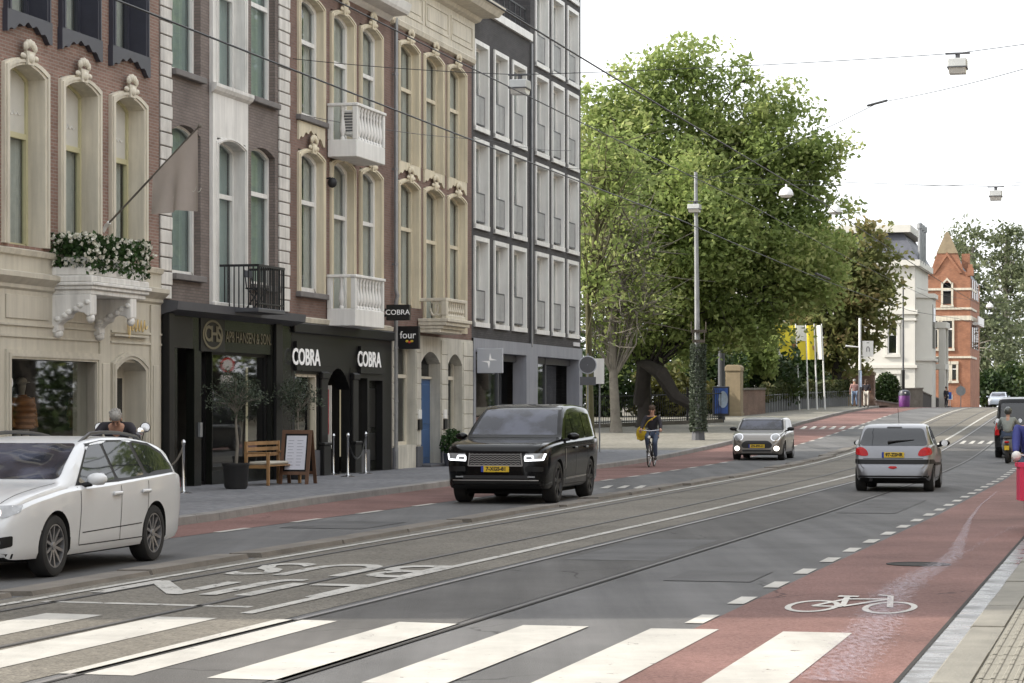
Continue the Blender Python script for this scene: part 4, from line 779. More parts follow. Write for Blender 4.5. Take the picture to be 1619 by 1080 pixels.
# ================================================================== modern dark brick block
s0 = U(745.5); H = house('dark_block', 'modern black brick block with tall white-framed windows and blue-grey shop front', s0, U(918), 'brick_black', 13.6, 'building'); E = H['e']; u_ = lambda x, v=0: U(x, v)-s0
cols = [(748.6, 771.6), (780, 802.5), (809, 831), (845.5, 866), (871.6, 890.7), (896, 913.5)]
usp = u_(838.5)
for ci, (x0, x1) in enumerate(cols):
    for r in range(5):
        if r > 2 and ci < 3: continue
        za, zb = 4.17 + 2.91*r, 6.84 + 2.91*r
        a, b = u_(x0), u_(x1); mb = MB(); ring(mb, outline(a, b, za, zb, 0), outline(a+.12, b-.12, za, zb-.13, 0), -.05, .30); mb.box(a, b, -.07, .30, za-.02, za+.12); wn = mb.build('window', 'white_paint', E); H['holes'].append((a+.05, b-.05, za+.03, zb-.05))
        mb = MB(); mb.box(a+.12, a+.20, .22, .295, za+.12, zb-.13); mb.box(b-.20, b-.12, .22, .295, za+.12, zb-.13); mb.box(a+.20, b-.20, .22, .295, zb-.22, zb-.13); mb.box(a+.20, b-.20, .22, .295, za+.12, za+.2); mb.build('frame', 'galv' if False else 'white_paint', wn)
        mb = MB(); fill(mb, [(a+.18, za+.16), (a+.18, zb-.2), (b-.18, zb-.2), (b-.18, za+.16)], .26); mb.build('pane', 'pane', wn)
        mb = MB(); mb.box(a+.18, b-.18, .32, .34, za+.16+(1.3 if (ci*3+r*5) % 4 else .4), zb-.18); mb.build('blind', 'curtain', wn)
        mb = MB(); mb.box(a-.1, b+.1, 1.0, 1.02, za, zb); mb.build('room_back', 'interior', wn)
        mb = MB(); mb.box(a+.13, b-.13, .06, .085, za+1.06, za+1.10); mb.box(a+.13, b-.13, .06, .085, za+.22, za+.25); mb.box(a+.13, a+.155, .06, .085, za+.25, za+1.06); mb.box(b-.155, b-.13, .06, .085, za+.25, za+1.06); rl = mb.build('railing', 'dark_grey', wn); mb = MB(); mb.box(a+.15, b-.15, .065, .078, za+.25, za+1.06); mb.build('railing_panel', 'mesh_panel', rl)
Hh = H['holes']; mb = MB(); wall_mesh(mb, 0, usp, 3.81, 13.6, [h for h in Hh if h[1] < usp]); wall_mesh(mb, usp, H['w'], 3.81, 18.6, [h for h in Hh if h[0] > usp]); D = 13.0
mb.add([(H['w'], 0, .1), (H['w'], D, .1), (H['w'], D, 18.6), (H['w'], 0, 18.6)], [(0, 1, 2, 3)]); mb.add([(usp, 0, 13.6), (usp, D, 13.6), (usp, D, 18.6), (usp, 0, 18.6)], [(0, 1, 2, 3)]); mb.add([(0, D, .1), (H['w'], D, .1), (H['w'], D, 18.6), (0, D, 18.6)], [(0, 1, 2, 3)]); mb.add([(0, 0, 3.8), (0, D, 3.8), (0, D, 13.6), (0, 0, 13.6)], [(0, 1, 2, 3)])
mb.add([(usp, 3.0, 13.6), (usp, 3.0, 17.0), (0, 3.0, 17.0), (0, 3.0, 13.6)], [(0, 1, 2, 3)]); mb.build('wall', 'brick_black', E)
mb = MB(); mb.box(.02, usp-.02, .05, D-.1, 13.35, 13.55); mb.box(usp+.02, H['w']-.02, .05, D-.1, 18.3, 18.5); mb.box(0.02, usp-.02, 3.1, D-.1, 16.8, 16.9); mb.build('roof', 'roof_dark', E)
mb = MB(); mb.box(0, usp-.03, -.10, .25, 13.56, 13.80); mb.build('parapet_cap', 'white_paint', E)
mb = MB(); mb.box(0, usp-.1, .1, .14, 14.55, 14.60); mb.box(0, usp-.1, .1, .13, 14.2, 14.23); [mb.box(lerp(.1, usp-.2, k/10)-.02, lerp(.1, usp-.2, k/10)+.02, .1, .14, 13.8, 14.55) for k in range(11)]; mb.build('terrace_railing', 'iron', E)
mb = MB(); mb.tube([(u_(838), -.06, 3.7), (u_(838), -.06, 13.5)], .045, 8); mb.build('rain_pipe', 'galv', E)
SH = [(u_(749.5), u_(829.5), .16, 3.42), (u_(847.5), u_(913), .16, 3.42)]
mb = MB(); wall_mesh(mb, 0, H['w']+.02, .1, 3.81, SH, -.06, .45); mb.add([(H['w']+.02, -.06, .1), (H['w']+.02, 1, .1), (H['w']+.02, 1, 3.81), (H['w']+.02, -.06, 3.81)], [(0, 1, 2, 3)]); sf = mb.build('shop_front', 'blue_grey', E)
mb = MB(); mb.add([(0, 6, .1), (H['w'], 6, .1), (H['w'], 6, 3.8), (0, 6, 3.8)], [(0, 1, 2, 3)]); mb.build('shop_interior', 'interior', E)
for a, b, c, d in SH:
    k = lerp(a, b, .62 if a < 2 else .40); mb = MB(); fill(mb, [(a, c), (a, d), (k-.05, d), (k-.05, c)], .30); mb.build('pane', 'shop_glass', sf); mb = MB(); mb.box(k-.09, k+.02, .25, .4, c, d); mb.box(a+.02, b-.02, .27, .4, d-.22, d-.01); mb.box(k+.02, b-.01, .55, .62, c, c+.12); mb.build('frame', 'dark_grey', sf)
    mb = MB(); fill(mb, [(k+.02, c), (k+.02, d-.2), (b, d-.2), (b, c)], .58); mb.build('door_pane', 'dark_glass' if a < 2 else 'shop_glass', sf); mb = MB(); mb.box(k+.5, k+.6, .54, .62, c, d-.2); mb.build('door_frame', 'dark_grey', sf)
mat('street_sign', (0.6, 0.6, 0.62), .5, 0); panel(H, 'street_name_plate', u_(906), u_(915.5), Z(906, 547), Z(906, 541), 'street_sign', -.03, -.002)

# ------------------------------------------------------------------ shop signs that stick out from the row
def box_sign(name, label, x, y0, x1, y1, m, sx):            # double-faced box sign, faces along the street; x = wall side edge in the photo
    s_ = U(x); Y = fY(x); wid = (x1-x)*Y/F*1.03; z0, z1 = Z(x, y1), Z(x, y0); o = thing(name, label, 'sign', W(s_, T0, 0), ROW)
    mb = MB(); mb.box(-.07, .07, -.10-wid, -.10, z0, z1); bd = mb.build('sign_box', m, o, bevel=.01); mb = MB(); mb.box(-.03, .03, -.12, .02, z0+.1, z0+.16); mb.box(-.03, .03, -.12, .02, z1-.16, z1-.1); mb.build('bracket', 'iron', o)
    return o, wid, z0, z1
mat('sign_black', (0.008, 0.008, 0.009), .4, 0); mat('sign_grey', (0.42, 0.44, 0.48), .5, .04)
mat('sign_yellow', (0.7, 0.5, 0.05), .5, 0); mat('sign_red', (0.6, 0.06, 0.05), .5, 0)
o, wd, z0, z1 = box_sign('projecting_sign', 'black box sign with white COBRA lettering above the rain pipe', 606, 482, 643, 507, 'sign_black', 0)
lettering('COBRA', wd*.30, 'sign_white', o, (-.075, -.10-wd/2, (z0+z1)/2), (math.pi/2, 0, -math.pi/2), depth=.01, squash=1.05)
o, wd, z0, z1 = box_sign('projecting_sign', 'square black sign reading four with a small coloured mark', 623.5, 516, 658, 552, 'sign_black', 0)
lettering('four', wd*.46, 'sign_white', o, (-.075, -.10-wd/2, lerp(z0, z1, .60)), (math.pi/2, 0, -math.pi/2), depth=.01, squash=.95)
for k, mm in enumerate(('sign_yellow', 'sign_red', 'sign_yellow')): mb = MB(); mb.ball((-.075, -.10-wd*(.46+.11*k), lerp(z0, z1, .34 - .04*(k % 2))), (.008, .045, .032), 8, 5); mb.build('emblem', mm, o)
o, wd, z0, z1 = box_sign('projecting_sign', 'square grey sign with a white four-pointed star', 750, 551, 790, 590, 'sign_grey', 0)
mb = MB(); cy, cz = -.10-wd/2, (z0+z1)/2; q = wd*.30
for (ay, az, b1, b2) in (((cy+.05, cz+q, (cy+.05-.035, cz+.03), (cy+.05-.12*0+.0, cz+.0))), ): pass
def star(mb, x): 
    for sy, sz in ((1, 1), (-1, -1)):
        a = (cy - sy*.015, cz + sz*.012); mb.add([(x, a[0]-sy*.0, cz+sz*q*1.0), (x, a[0]-sy*.045, a[1]+sz*.05), (x, a[0]-sy*q, a[1]), (x, a[0]+sy*.02, a[1]-sz*.005), (x, a[0]+sy*.03, a[1]+sz*.03)], [(0, 1, 3, 4), (1, 2, 3)])
star(mb, -.078); mb.build('emblem', 'sign_white', o)
# ------------------------------------------------------------------ the row goes on beside and behind the viewpoint, and along the other side
def plain_house(name, label, s0, s1, t, wallm, surr, top, flip=False, nb=3, ph=0.0):
    rz = ROW if not flip else ROW + math.pi; o = thing(name, label, 'house', W(s0 if not flip else s1, t, 0), rz); w_ = s1-s0; Hh = dict(e=o, s=0, w=w_, holes=[], wall=wallm, top=top); bw = w_/nb
    for r in range(int((top-4.2)/3.5)):
        for k in range(nb):
            c = bw*(k+.5); z0 = 4.7+3.55*r; mb = MB(); ring(mb, outline(c-.75, c+.75, z0, z0+2.4, .15), outline(c-.55, c+.55, z0, z0+2.3, .15), -.05, .3); mb.box(c-.8, c+.8, -.1, .05, z0-.14, z0); wn = mb.build('window', surr, o); Hh['holes'].append((c-.62, c+.62, z0, z0+2.42))
            mb = MB(); fill(mb, outline(c-.6, c+.6, z0, z0+2.3, .15), .25); mb.build('pane', 'dark_glass', wn); mb = MB(); mb.box(c-.04, c+.04, .2, .26, z0, z0+2.3); mb.box(c-.55, c+.55, .2, .26, z0+1.6, z0+1.7); mb.build('frame', 'white_paint', wn)
    for k in range(nb): c = bw*(k+.5); Hh['holes'].append((c-bw*.36, c+bw*.36, .6, 3.0)); mb = MB(); fill(mb, [(c-bw*.36, .6), (c-bw*.36, 3.0), (c+bw*.36, 3.0), (c+bw*.36, .6)], .2); mb.build('shop_pane', 'dark_glass', o)
    finish(Hh, .1, 11); mb = MB(); mb.box(0, w_, -.45, .1, top-.05, top+.35); mb.box(0, w_, -.2, .02, 3.6, 3.9); mb.build('cornice', surr, o); return o
for k, (a, b, wm, sm, tp) in enumerate(((-6, 3.0, 'brick_plum', 'cream', 15.6), (15.2, 22.4, 'brick_grey', 'white_paint', 15.6), (22.4, 29.6, 'cream', 'white_paint', 15.4), (29.6, 36.9, 'brick_red', 'beige', 15.6))):
    plain_house('row_house', ('plum brick house with cream cornice beyond the side street', 'grey brick house with white window frames on the side street corner', 'cream plastered house with white window frames', 'red brick house with beige window frames beside the cream shop house')[k], a, b, T0, wm, sm, tp)
for k in range(12):
    a = -10+8.0*k; wm = ('cream', 'brick_plum', 'beige', 'brick_red')[k % 4]; sm = ('white_paint', 'cream', 'cream', 'beige')[k % 4]
    nm = ('cream plastered', 'plum brick', 'beige plastered', 'red brick')[k % 4]; plain_house('facing_house', nm + ' house in the row facing the shops', a, a+8.0, -7.0, wm, sm, 14.5 + .6*((k*7) % 3), flip=True)['group'] = nm + ' houses facing the shops'
# ------------------------------------------------------------------ trees
leafmat('leaf_green', (0.14, 0.20, 0.06), (0.275, 0.345, 0.11), (0.51, 0.53, 0.23), .56)
leafmat('leaf_chestnut', (0.10, 0.135, 0.04), (0.20, 0.21, 0.075), (0.38, 0.28, 0.14), .5)
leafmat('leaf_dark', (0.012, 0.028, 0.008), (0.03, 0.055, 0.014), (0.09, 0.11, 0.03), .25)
leafmat('leaf_pale', (0.07, 0.09, 0.045), (0.13, 0.155, 0.08), (0.22, 0.24, 0.15), .35)
leafmat('leaf_olive', (0.04, 0.055, 0.035), (0.075, 0.095, 0.065), (0.13, 0.15, 0.11), .2)
leafmat('leaf_yellow', (0.06, 0.07, 0.018), (0.11, 0.11, 0.03), (0.20, 0.17, 0.05), .4)
mat('bark', (0.085, 0.072, 0.058), 0.95, 0.4, 3, 0.8, 12); mat('bark_grey', (0.17, 0.155, 0.13), 0.95, 0.35, 3, 0.6, 12); mat('bark_moss', (0.085, 0.08, 0.04), 0.95, 0.4, 2, 0.6, 12); mat('bark_dark', (0.035, 0.03, 0.026), 0.95, 0.35, 3, 0.6, 12)
def lobe(x, y, rx, ry, Y, dr=1.0, dY=0.0):               # crown lobe from its place in the photo, at the tree's own distance
    p = P(x, y, Y+dY); k = (Y+dY)/F; return (p, Vector((rx*k, max(rx, ry)*k*dr*.8, ry*k)))
def tree(name, label, base, path, r0, lobes, ncl, per, size, lm, bm, spread=.55, group=None, limbs=60, twigs=0, limb_r=.10, flat=.35, fill=.5, extra=None):
    o = thing(name, label, 'tree', base, 0, group); B = Vector(base); L = lambda p: Vector(p)-B
    mb = MB(); pp = [L(p) for p in path]; n = len(pp); mb.tube(pp, [lerp(r0, r0*.38, i/(n-1)) for i in range(n)], 10)
    mb.lathe([(r0*1.5, -.1), (r0*1.2, .15), (r0*1.0, .6)], 10, tuple(pp[0]), cap=False)
    vol = np.array([l[1].x*l[1].y*l[1].z for l in lobes]); vol /= vol.sum(); cl = []
    for k in range(ncl):
        l = lobes[RNG.choice(len(lobes), p=vol)]; d = RNG.normal(size=3); d /= np.linalg.norm(d); q = RNG.random()**fill; cl.append(l[0] + Vector((d[0]*l[1].x*q, d[1]*l[1].y*q, d[2]*l[1].z*q)) - B)
    order = RNG.permutation(ncl)[:limbs]
    for k in order:
        c = cl[k]; h = c.z; best = min(range(1, n), key=lambda i: abs(pp[i].z - h*random.uniform(.45, .8))); a = pp[best]; m1 = a.lerp(c, .35) + Vector((random.gauss(0, .3), random.gauss(0, .3), (c-a).length*.14)); m2 = a.lerp(c, .7) + Vector((random.gauss(0, .35), random.gauss(0, .35), (c-a).length*.12))
        rr = limb_r*random.uniform(.5, 1.1); mb.tube([a, m1, m2, c], [rr, rr*.7, rr*.45, rr*.15], 5, cap=False)
        for _ in range(twigs):
            q = m2.lerp(c, random.random()); e = q + Vector((random.gauss(0, 1), random.gauss(0, 1), random.gauss(.35, .7)))*random.uniform(.5, 1.5); mb.tube([q, q.lerp(e, .5)+Vector((random.gauss(0, .12), 0, random.gauss(0, .12))), e], [.028, .018, .006], 4, cap=False)
    if extra:
        for path2, rr in extra: mb.tube([L(p) for p in path2], rr, 9, cap=False)
    mb.build('trunk', bm, o, smooth=True)
    C = np.array([tuple(c) for c in cl]); pts = np.repeat(C, per, 0) + np.clip(RNG.normal(size=(ncl*per, 3)), -1.7, 1.7)*np.array([spread, spread, spread*.62])*RNG.uniform(.5, 1.3, (ncl, 1)).repeat(per, 0)
    pts = pts[pts[:, 2] + B.z > g(B.y) + .3]
    leaves('crown', lm, o, pts, size, flat, stuff=False, droop=.25); return o
b1 = G(1020, 676, .12); Y1 = b1.y+.5
T1 = tree('plane_tree', 'tallest broad green tree behind the iron fence, with a heavy dark leaning limb', b1, [b1, P(1018, 600, b1.y), P(1040, 480, b1.y+1.5), P(1075, 350, b1.y+2), P(1090, 240, b1.y+2), P(1095, 150, b1.y+2)], .36,
    [lobe(1085, 125, 78, 72, Y1), lobe(1165, 130, 42, 50, Y1), lobe(1000, 195, 85, 85, Y1), lobe(1190, 235, 105, 100, Y1), lobe(1070, 300, 165, 140, Y1), lobe(1262, 290, 62, 85, Y1), lobe(1318, 235, 16, 40, Y1), lobe(950, 330, 70, 130, Y1), lobe(1200, 400, 150, 95, Y1), lobe(1060, 430, 130, 80, Y1), lobe(1150, 500, 130, 55, Y1), lobe(1262, 440, 70, 62, Y1), lobe(935, 215, 60, 90, Y1), lobe(1235, 215, 60, 65, Y1), lobe(1290, 250, 50, 62, Y1), lobe(1300, 320, 45, 60, Y1), lobe(1222, 150, 32, 42, Y1), lobe(1090, 535, 100, 38, Y1), lobe(985, 540, 55, 40, Y1), lobe(1175, 500, 60, 40, Y1), lobe(1040, 130, 55, 60, Y1), lobe(1060, 360, 120, 130, Y1, 1, -3), lobe(1000, 480, 80, 60, Y1, 1, -2)],
    1250, 78, .30, 'leaf_green', 'bark_dark', .60, limbs=120, twigs=3, limb_r=.08, extra=[([P(1012, 640, b1.y), P(1020, 575, b1.y-.5), P(1045, 590, b1.y-1.5), P(1068, 628, b1.y-1.5), P(1092, 640, b1.y-1.5), P(1101, 650, b1.y-1.2)], [.34, .40, .36, .30, .22, .10])])
CB = P(1325, 640, 160); CB.z = g(160)
tree('chestnut_tree', 'lower chestnut tree with browning leaf tips between the green tree and the white villa', CB, [CB, P(1322, 560, 160), P(1330, 470, 160), P(1335, 370, 160)], .4,
    [lobe(1335, 400, 62, 62, 160), lobe(1365, 470, 45, 80, 160), lobe(1290, 480, 70, 110, 160), lobe(1345, 550, 50, 50, 160), lobe(1260, 570, 70, 40, 160), lobe(1388, 395, 30, 30, 160), lobe(1395, 450, 22, 50, 160), lobe(1375, 350, 25, 25, 160)], 260, 60, .46, 'leaf_chestnut', 'bark_dark', .6, limbs=40)
tb = G(974, 684, .12)
tree('street_tree', 'slim grey street tree with mostly bare twigs on the pavement', tb, [tb, P(970, 600, tb.y), P(968, 500, tb.y), P(975, 400, tb.y), P(985, 290, tb.y)], .23,
    [lobe(975, 370, 60, 90, tb.y), lobe(1010, 470, 60, 70, tb.y), lobe(950, 480, 32, 80, tb.y)], 110, 30, .24, 'leaf_green', 'bark_grey', .5, limbs=90, twigs=6, limb_r=.05)
tb = G(934, 704, .12)
tree('street_tree', 'mossy yellow-green trunked street tree at the corner of the dark block', tb, [tb, P(932, 600, tb.y), P(930, 480, tb.y), P(940, 380, tb.y), P(955, 280, tb.y)], .16,
    [lobe(965, 270, 50, 80, tb.y), lobe(945, 420, 25, 60, tb.y)], 60, 30, .28, 'leaf_green', 'bark_moss', .5, limbs=26, twigs=4, limb_r=.045)
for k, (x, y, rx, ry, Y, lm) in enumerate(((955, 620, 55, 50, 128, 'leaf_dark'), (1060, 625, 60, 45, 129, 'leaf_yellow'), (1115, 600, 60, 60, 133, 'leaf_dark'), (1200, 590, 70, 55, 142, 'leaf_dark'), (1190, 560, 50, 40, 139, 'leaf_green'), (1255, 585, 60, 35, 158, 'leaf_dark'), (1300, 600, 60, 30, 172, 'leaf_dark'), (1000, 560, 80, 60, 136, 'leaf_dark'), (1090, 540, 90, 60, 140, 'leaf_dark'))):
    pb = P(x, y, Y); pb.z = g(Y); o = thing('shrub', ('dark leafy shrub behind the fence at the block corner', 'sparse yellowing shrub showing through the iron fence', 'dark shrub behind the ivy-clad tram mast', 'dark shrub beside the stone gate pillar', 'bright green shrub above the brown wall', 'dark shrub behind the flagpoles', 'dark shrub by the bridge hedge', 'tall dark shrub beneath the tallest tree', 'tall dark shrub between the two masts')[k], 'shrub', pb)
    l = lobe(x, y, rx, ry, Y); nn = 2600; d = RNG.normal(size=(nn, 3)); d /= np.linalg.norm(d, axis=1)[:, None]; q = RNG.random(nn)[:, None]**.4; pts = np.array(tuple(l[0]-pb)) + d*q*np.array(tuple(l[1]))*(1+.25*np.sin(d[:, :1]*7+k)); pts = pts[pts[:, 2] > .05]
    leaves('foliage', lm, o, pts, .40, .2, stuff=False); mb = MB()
    for j in range(5): mb.tube([(random.gauss(0, .2), random.gauss(0, .2), 0), (random.gauss(0, .4), 0, l[1].z*.6), (random.gauss(0, .8), random.gauss(0, .5), l[1].z*1.2)], [.06, .04, .01], 5)
    mb.build('stem', 'bark_dark', o)
for k, (x, lb, yb_) in enumerate(((1535, [(1535, 440, 30, 80), (1545, 380, 22, 35), (1560, 540, 36, 90)], 285), (1590, [(1590, 390, 30, 45), (1598, 470, 32, 80), (1585, 580, 36, 60)], 300), (1635, [(1630, 420, 34, 70), (1625, 540, 36, 100)], 320), (1512, [(1510, 400, 18, 40), (1506, 470, 20, 60)], 330))):
    p0 = P(x, 640, yb_); p0.z = g(yb_)
    tree('poplar', ('poplar close behind the brick gable', 'poplar with a lamp hanging in front of it', 'poplar standing farthest along the far street', 'thin poplar behind the brick spire')[k], p0, [p0, P(x+2, 560, yb_), P(x, 470, yb_), P(x+3, 390, yb_)], .4, [lobe(a, b, c, d, yb_) for a, b, c, d in lb], 130, 34, .62, 'leaf_pale', 'bark_grey', .75, limbs=40, limb_r=.11, group='poplars beyond the brick gable')
for k, (x, y, rx, ry, Y) in enumerate(((1565, 615, 26, 32, 270), (1600, 610, 30, 40, 275), (1545, 590, 22, 50, 292), (1640, 610, 40, 42, 262))):
    pb = P(x, y, Y); pb.z = g(Y); l = lobe(x, y, rx, ry, Y); d = RNG.normal(size=(1500, 3)); d /= np.linalg.norm(d, axis=1)[:, None]; pts = np.array(tuple(l[0]-pb)) + d*RNG.random(1500)[:, None]**.4*np.array(tuple(l[1])); pts = pts[pts[:, 2] > .05]
    o = thing('shrub', ('dark bush beside the brick gable wall', 'dark bush in front of the lamp poplar', 'tall dark bush at the brick gable corner', 'dark bush at the far end of the street')[k], 'shrub', pb); leaves('foliage', 'leaf_dark', o, pts, .6, .2, stuff=False)
    mb = MB(); mb.tube([(0, 0, 0), (.1, 0, l[1].z)], [.12, .05], 6); mb.build('stem', 'bark_dark', o)
for k, (s, t) in enumerate(((100, -11), (112, -9), (124, -12), (138, -9), (154, -11), (172, -9), (190, -11), (210, -9))):       # trees on the other side of the street, mirrored in the shop windows
    c = link('plane_tree', None, None, Wg(s, t)); c.scale = (1.3, 1.3, 1.3); c.rotation_euler = (0, 0, 1.1*k); tag(c, 'broad green tree on the bank across the street, spaced in a row', 'tree', 'trees across the street')
    for ch in T1.children: q = ch.copy(); SC.collection.objects.link(q); q.parent = c
for k, (s, t) in enumerate(((103, 31.5), (114, 32.5))):              # park trees hidden behind the dark block, shading the fence
    c = link('plane_tree', None, None, Wg(s, t)); c.scale = (.72, .72, .72); c.rotation_euler = (0, 0, 2.0+1.7*k); tag(c, ('park tree growing right behind the dark brick block', 'park tree growing farther behind the dark brick block')[k], 'tree')
    for ch in T1.children: q = ch.copy(); SC.collection.objects.link(q); q.parent = c

# ------------------------------------------------------------------ fence, pillars, hedge
fe = thing('iron_fence', 'dark iron railing fence in front of the park shrubs', 'fence', G(925, 676, .12)); B = fe.location.copy(); a0 = G(905, 678, .12); a1 = G(1143, 668, .12)
mb = MB(); mb.tube([a0-B+Vector((0, 0, 1.45)), a1-B+Vector((0, 0, 1.45))], .03, 6); mb.build('rail', 'iron', fe); mb = MB(); mb.tube([a0-B+Vector((0, 0, .25)), a1-B+Vector((0, 0, .25))], .03, 6); mb.build('rail', 'iron', fe)
d_ = (a1-a0); nb_ = int(d_.length/.17); mb = MB()
for k in range(nb_): p = a0.lerp(a1, k/nb_)-B; mb.box(p.x-.012, p.x+.012, p.y-.012, p.y+.012, p.z, p.z+1.62)
bars = mb.build('bars', 'iron', fe); bars['kind'] = 'stuff'
for k in range(5): p = a0.lerp(a1, k/4)-B; mb = MB(); mb.box(p.x-.05, p.x+.05, p.y-.05, p.y+.05, p.z-.1, p.z+1.8); mb.build('post', 'iron', fe)
mb = MB(); c = [a0-B, a1-B]; mb.add([(c[0].x, c[0].y-.15, c[0].z-.12), (c[1].x, c[1].y-.15, c[1].z-.12), (c[1].x, c[1].y-.15, c[1].z+.18), (c[0].x, c[0].y-.15, c[0].z+.18), (c[0].x, c[0].y+.15, c[0].z-.12), (c[1].x, c[1].y+.15, c[1].z-.12), (c[1].x, c[1].y+.15, c[1].z+.18), (c[0].x, c[0].y+.15, c[0].z+.18)], [(0, 1, 2, 3), (4, 5, 6, 7), (3, 2, 6, 7)]); mb.build('fence_base', 'slab', fe)
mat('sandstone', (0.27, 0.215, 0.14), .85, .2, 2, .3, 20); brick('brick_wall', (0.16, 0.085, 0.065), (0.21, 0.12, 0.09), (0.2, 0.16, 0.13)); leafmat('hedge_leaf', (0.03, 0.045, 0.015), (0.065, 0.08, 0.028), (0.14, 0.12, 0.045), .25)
def pillar(name, label, xl, xr, yt, Y, m, capm, d=.9):
    a = P(xl, yt, Y); b = P(xr, yt, Y); w_ = b.x-a.x; o = thing(name, label, 'pillar', ((a.x+b.x)/2, Y, g(Y)), -TH); h = a.z-g(Y)
    mb = MB(); mb.box(-w_*.46, w_*.46, 0, d, -.2, h-.32); mb.build('shaft', m, o, bevel=.02); mb = MB(); mb.prism([(-w_*.5, h-.33), (w_*.5, h-.33), (w_*.5, h-.12), (w_*.36, h), (-w_*.36, h), (-w_*.5, h-.12)], -.05, d+.05); mb.build('cap', capm, o, bevel=.02); mb = MB(); mb.box(-w_*.52, w_*.52, -.06, d+.06, -.2, .3); mb.build('base', m, o, bevel=.02); return o
pillar('gate_pillar', 'tall sandstone gate pillar behind the blue poster stand', 1146, 1172, 577, 129, 'sandstone', 'sandstone')
pillar('bridge_pillar', 'brick bridge pillar with rounded stone cap behind the two pedestrians', 1330, 1344, 586, 161, 'sandstone', 'sandstone'); pillar('bridge_pillar', 'brick bridge pillar with stone cap beside the dark holly bush', 1346, 1383, 586, 162.5, 'brick_wall', 'sandstone')
def low_wall(name, label, x0, y0, x1, y1, Y0, Y1, m, cat='wall', th=.35):
    a = P(x0, y0, Y0); b = P(x1, y1, Y1); o = thing(name, label, cat, (a.x, a.y, g(a.y))); d = Vector((b.x-a.x, b.y-a.y, 0)); L_ = d.length; o.rotation_euler = (0, 0, math.atan2(d.y, d.x)); h0 = a.z-g(Y0); h1 = b.z-g(Y0)
    mb = MB(); mb.prism([(0, -.4), (L_, -.4+g(Y1)-g(Y0)), (L_, h1), (0, h0)], 0, th); mb.build('wall', m, o); mb = MB(); mb.prism([(-.03, h0), (L_+.03, h1), (L_+.03, h1+.1), (-.03, h0+.1)], -.05, th+.05); mb.build('coping', 'slab', o); return o
low_wall('garden_wall', 'low red-brown wall beside the sandstone gate pillar', 1172, 617, 1210, 616, 129.5, 134, 'brick_wall')
low_wall('garden_wall', 'grey garden wall in front of the white villa behind the purple bin', 1414, 616, 1459, 615, 176, 178, 'slab'); low_wall('garden_wall', 'brown sloping garden wall beside the holly bush', 1384, 634, 1424, 640, 165, 172, 'brick_wall')
hd = thing('hedge', 'clipped brownish hedge growing over a metal railing on the bridge approach', 'hedge', G(1205, 655, .12)); B = hd.location.copy(); h0 = P(1203, 640, 134); h1 = P(1342, 640, 160)
q = RNG.random((6500, 3)); xs = np.outer(1-q[:, 0], np.array(tuple(h0))) + np.outer(q[:, 0], np.array(tuple(h1))); gz = np.array([g(y) for y in xs[:, 1]]); xs[:, 2] = gz + .85 + q[:, 2]*(.85 + .12*np.sin(q[:, 0]*40)); xs[:, 1] += (q[:, 1]-.5)*.8 - .1*np.sin(q[:, 0]*31); xs[:, 2] += RNG.normal(size=6500)*.07
leaves('foliage', 'hedge_leaf', hd, xs-np.array(tuple(B)), .26, .1, stuff=False); mb = MB()
for k in range(40): p = h0.lerp(h1, k/39); p.z = g(p.y); p -= B; mb.box(p.x-.02, p.x+.02, p.y-.42, p.y-.38, p.z, p.z+1.15)
q_ = mb.build('bars', 'galv', hd); q_['kind'] = 'stuff'
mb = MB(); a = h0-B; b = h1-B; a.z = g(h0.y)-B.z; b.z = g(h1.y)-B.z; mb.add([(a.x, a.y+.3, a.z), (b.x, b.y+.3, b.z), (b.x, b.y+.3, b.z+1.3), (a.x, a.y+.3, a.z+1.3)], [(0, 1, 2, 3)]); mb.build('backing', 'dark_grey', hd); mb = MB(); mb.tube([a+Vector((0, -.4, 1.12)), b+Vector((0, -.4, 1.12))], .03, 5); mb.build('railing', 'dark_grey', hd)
# holly bush
p0 = P(1402, 640, 172); p0.z = g(172); o = thing('shrub', 'dark holly bush between the bridge pillar and the villa wall', 'shrub', p0); d = RNG.normal(size=(2600, 3)); d /= np.linalg.norm(d, axis=1)[:, None]; pts = d*RNG.random(2600)[:, None]**.4*np.array([1.0, .9, 1.35]) + np.array([0, 0, 1.2]); leaves('foliage', 'leaf_dark', o, pts[pts[:, 2] > 0], .26, .1, stuff=False); mb = MB(); mb.tube([(0, 0, 0), (0, 0, 1.6)], .06, 6); mb.build('stem', 'bark_dark', o)
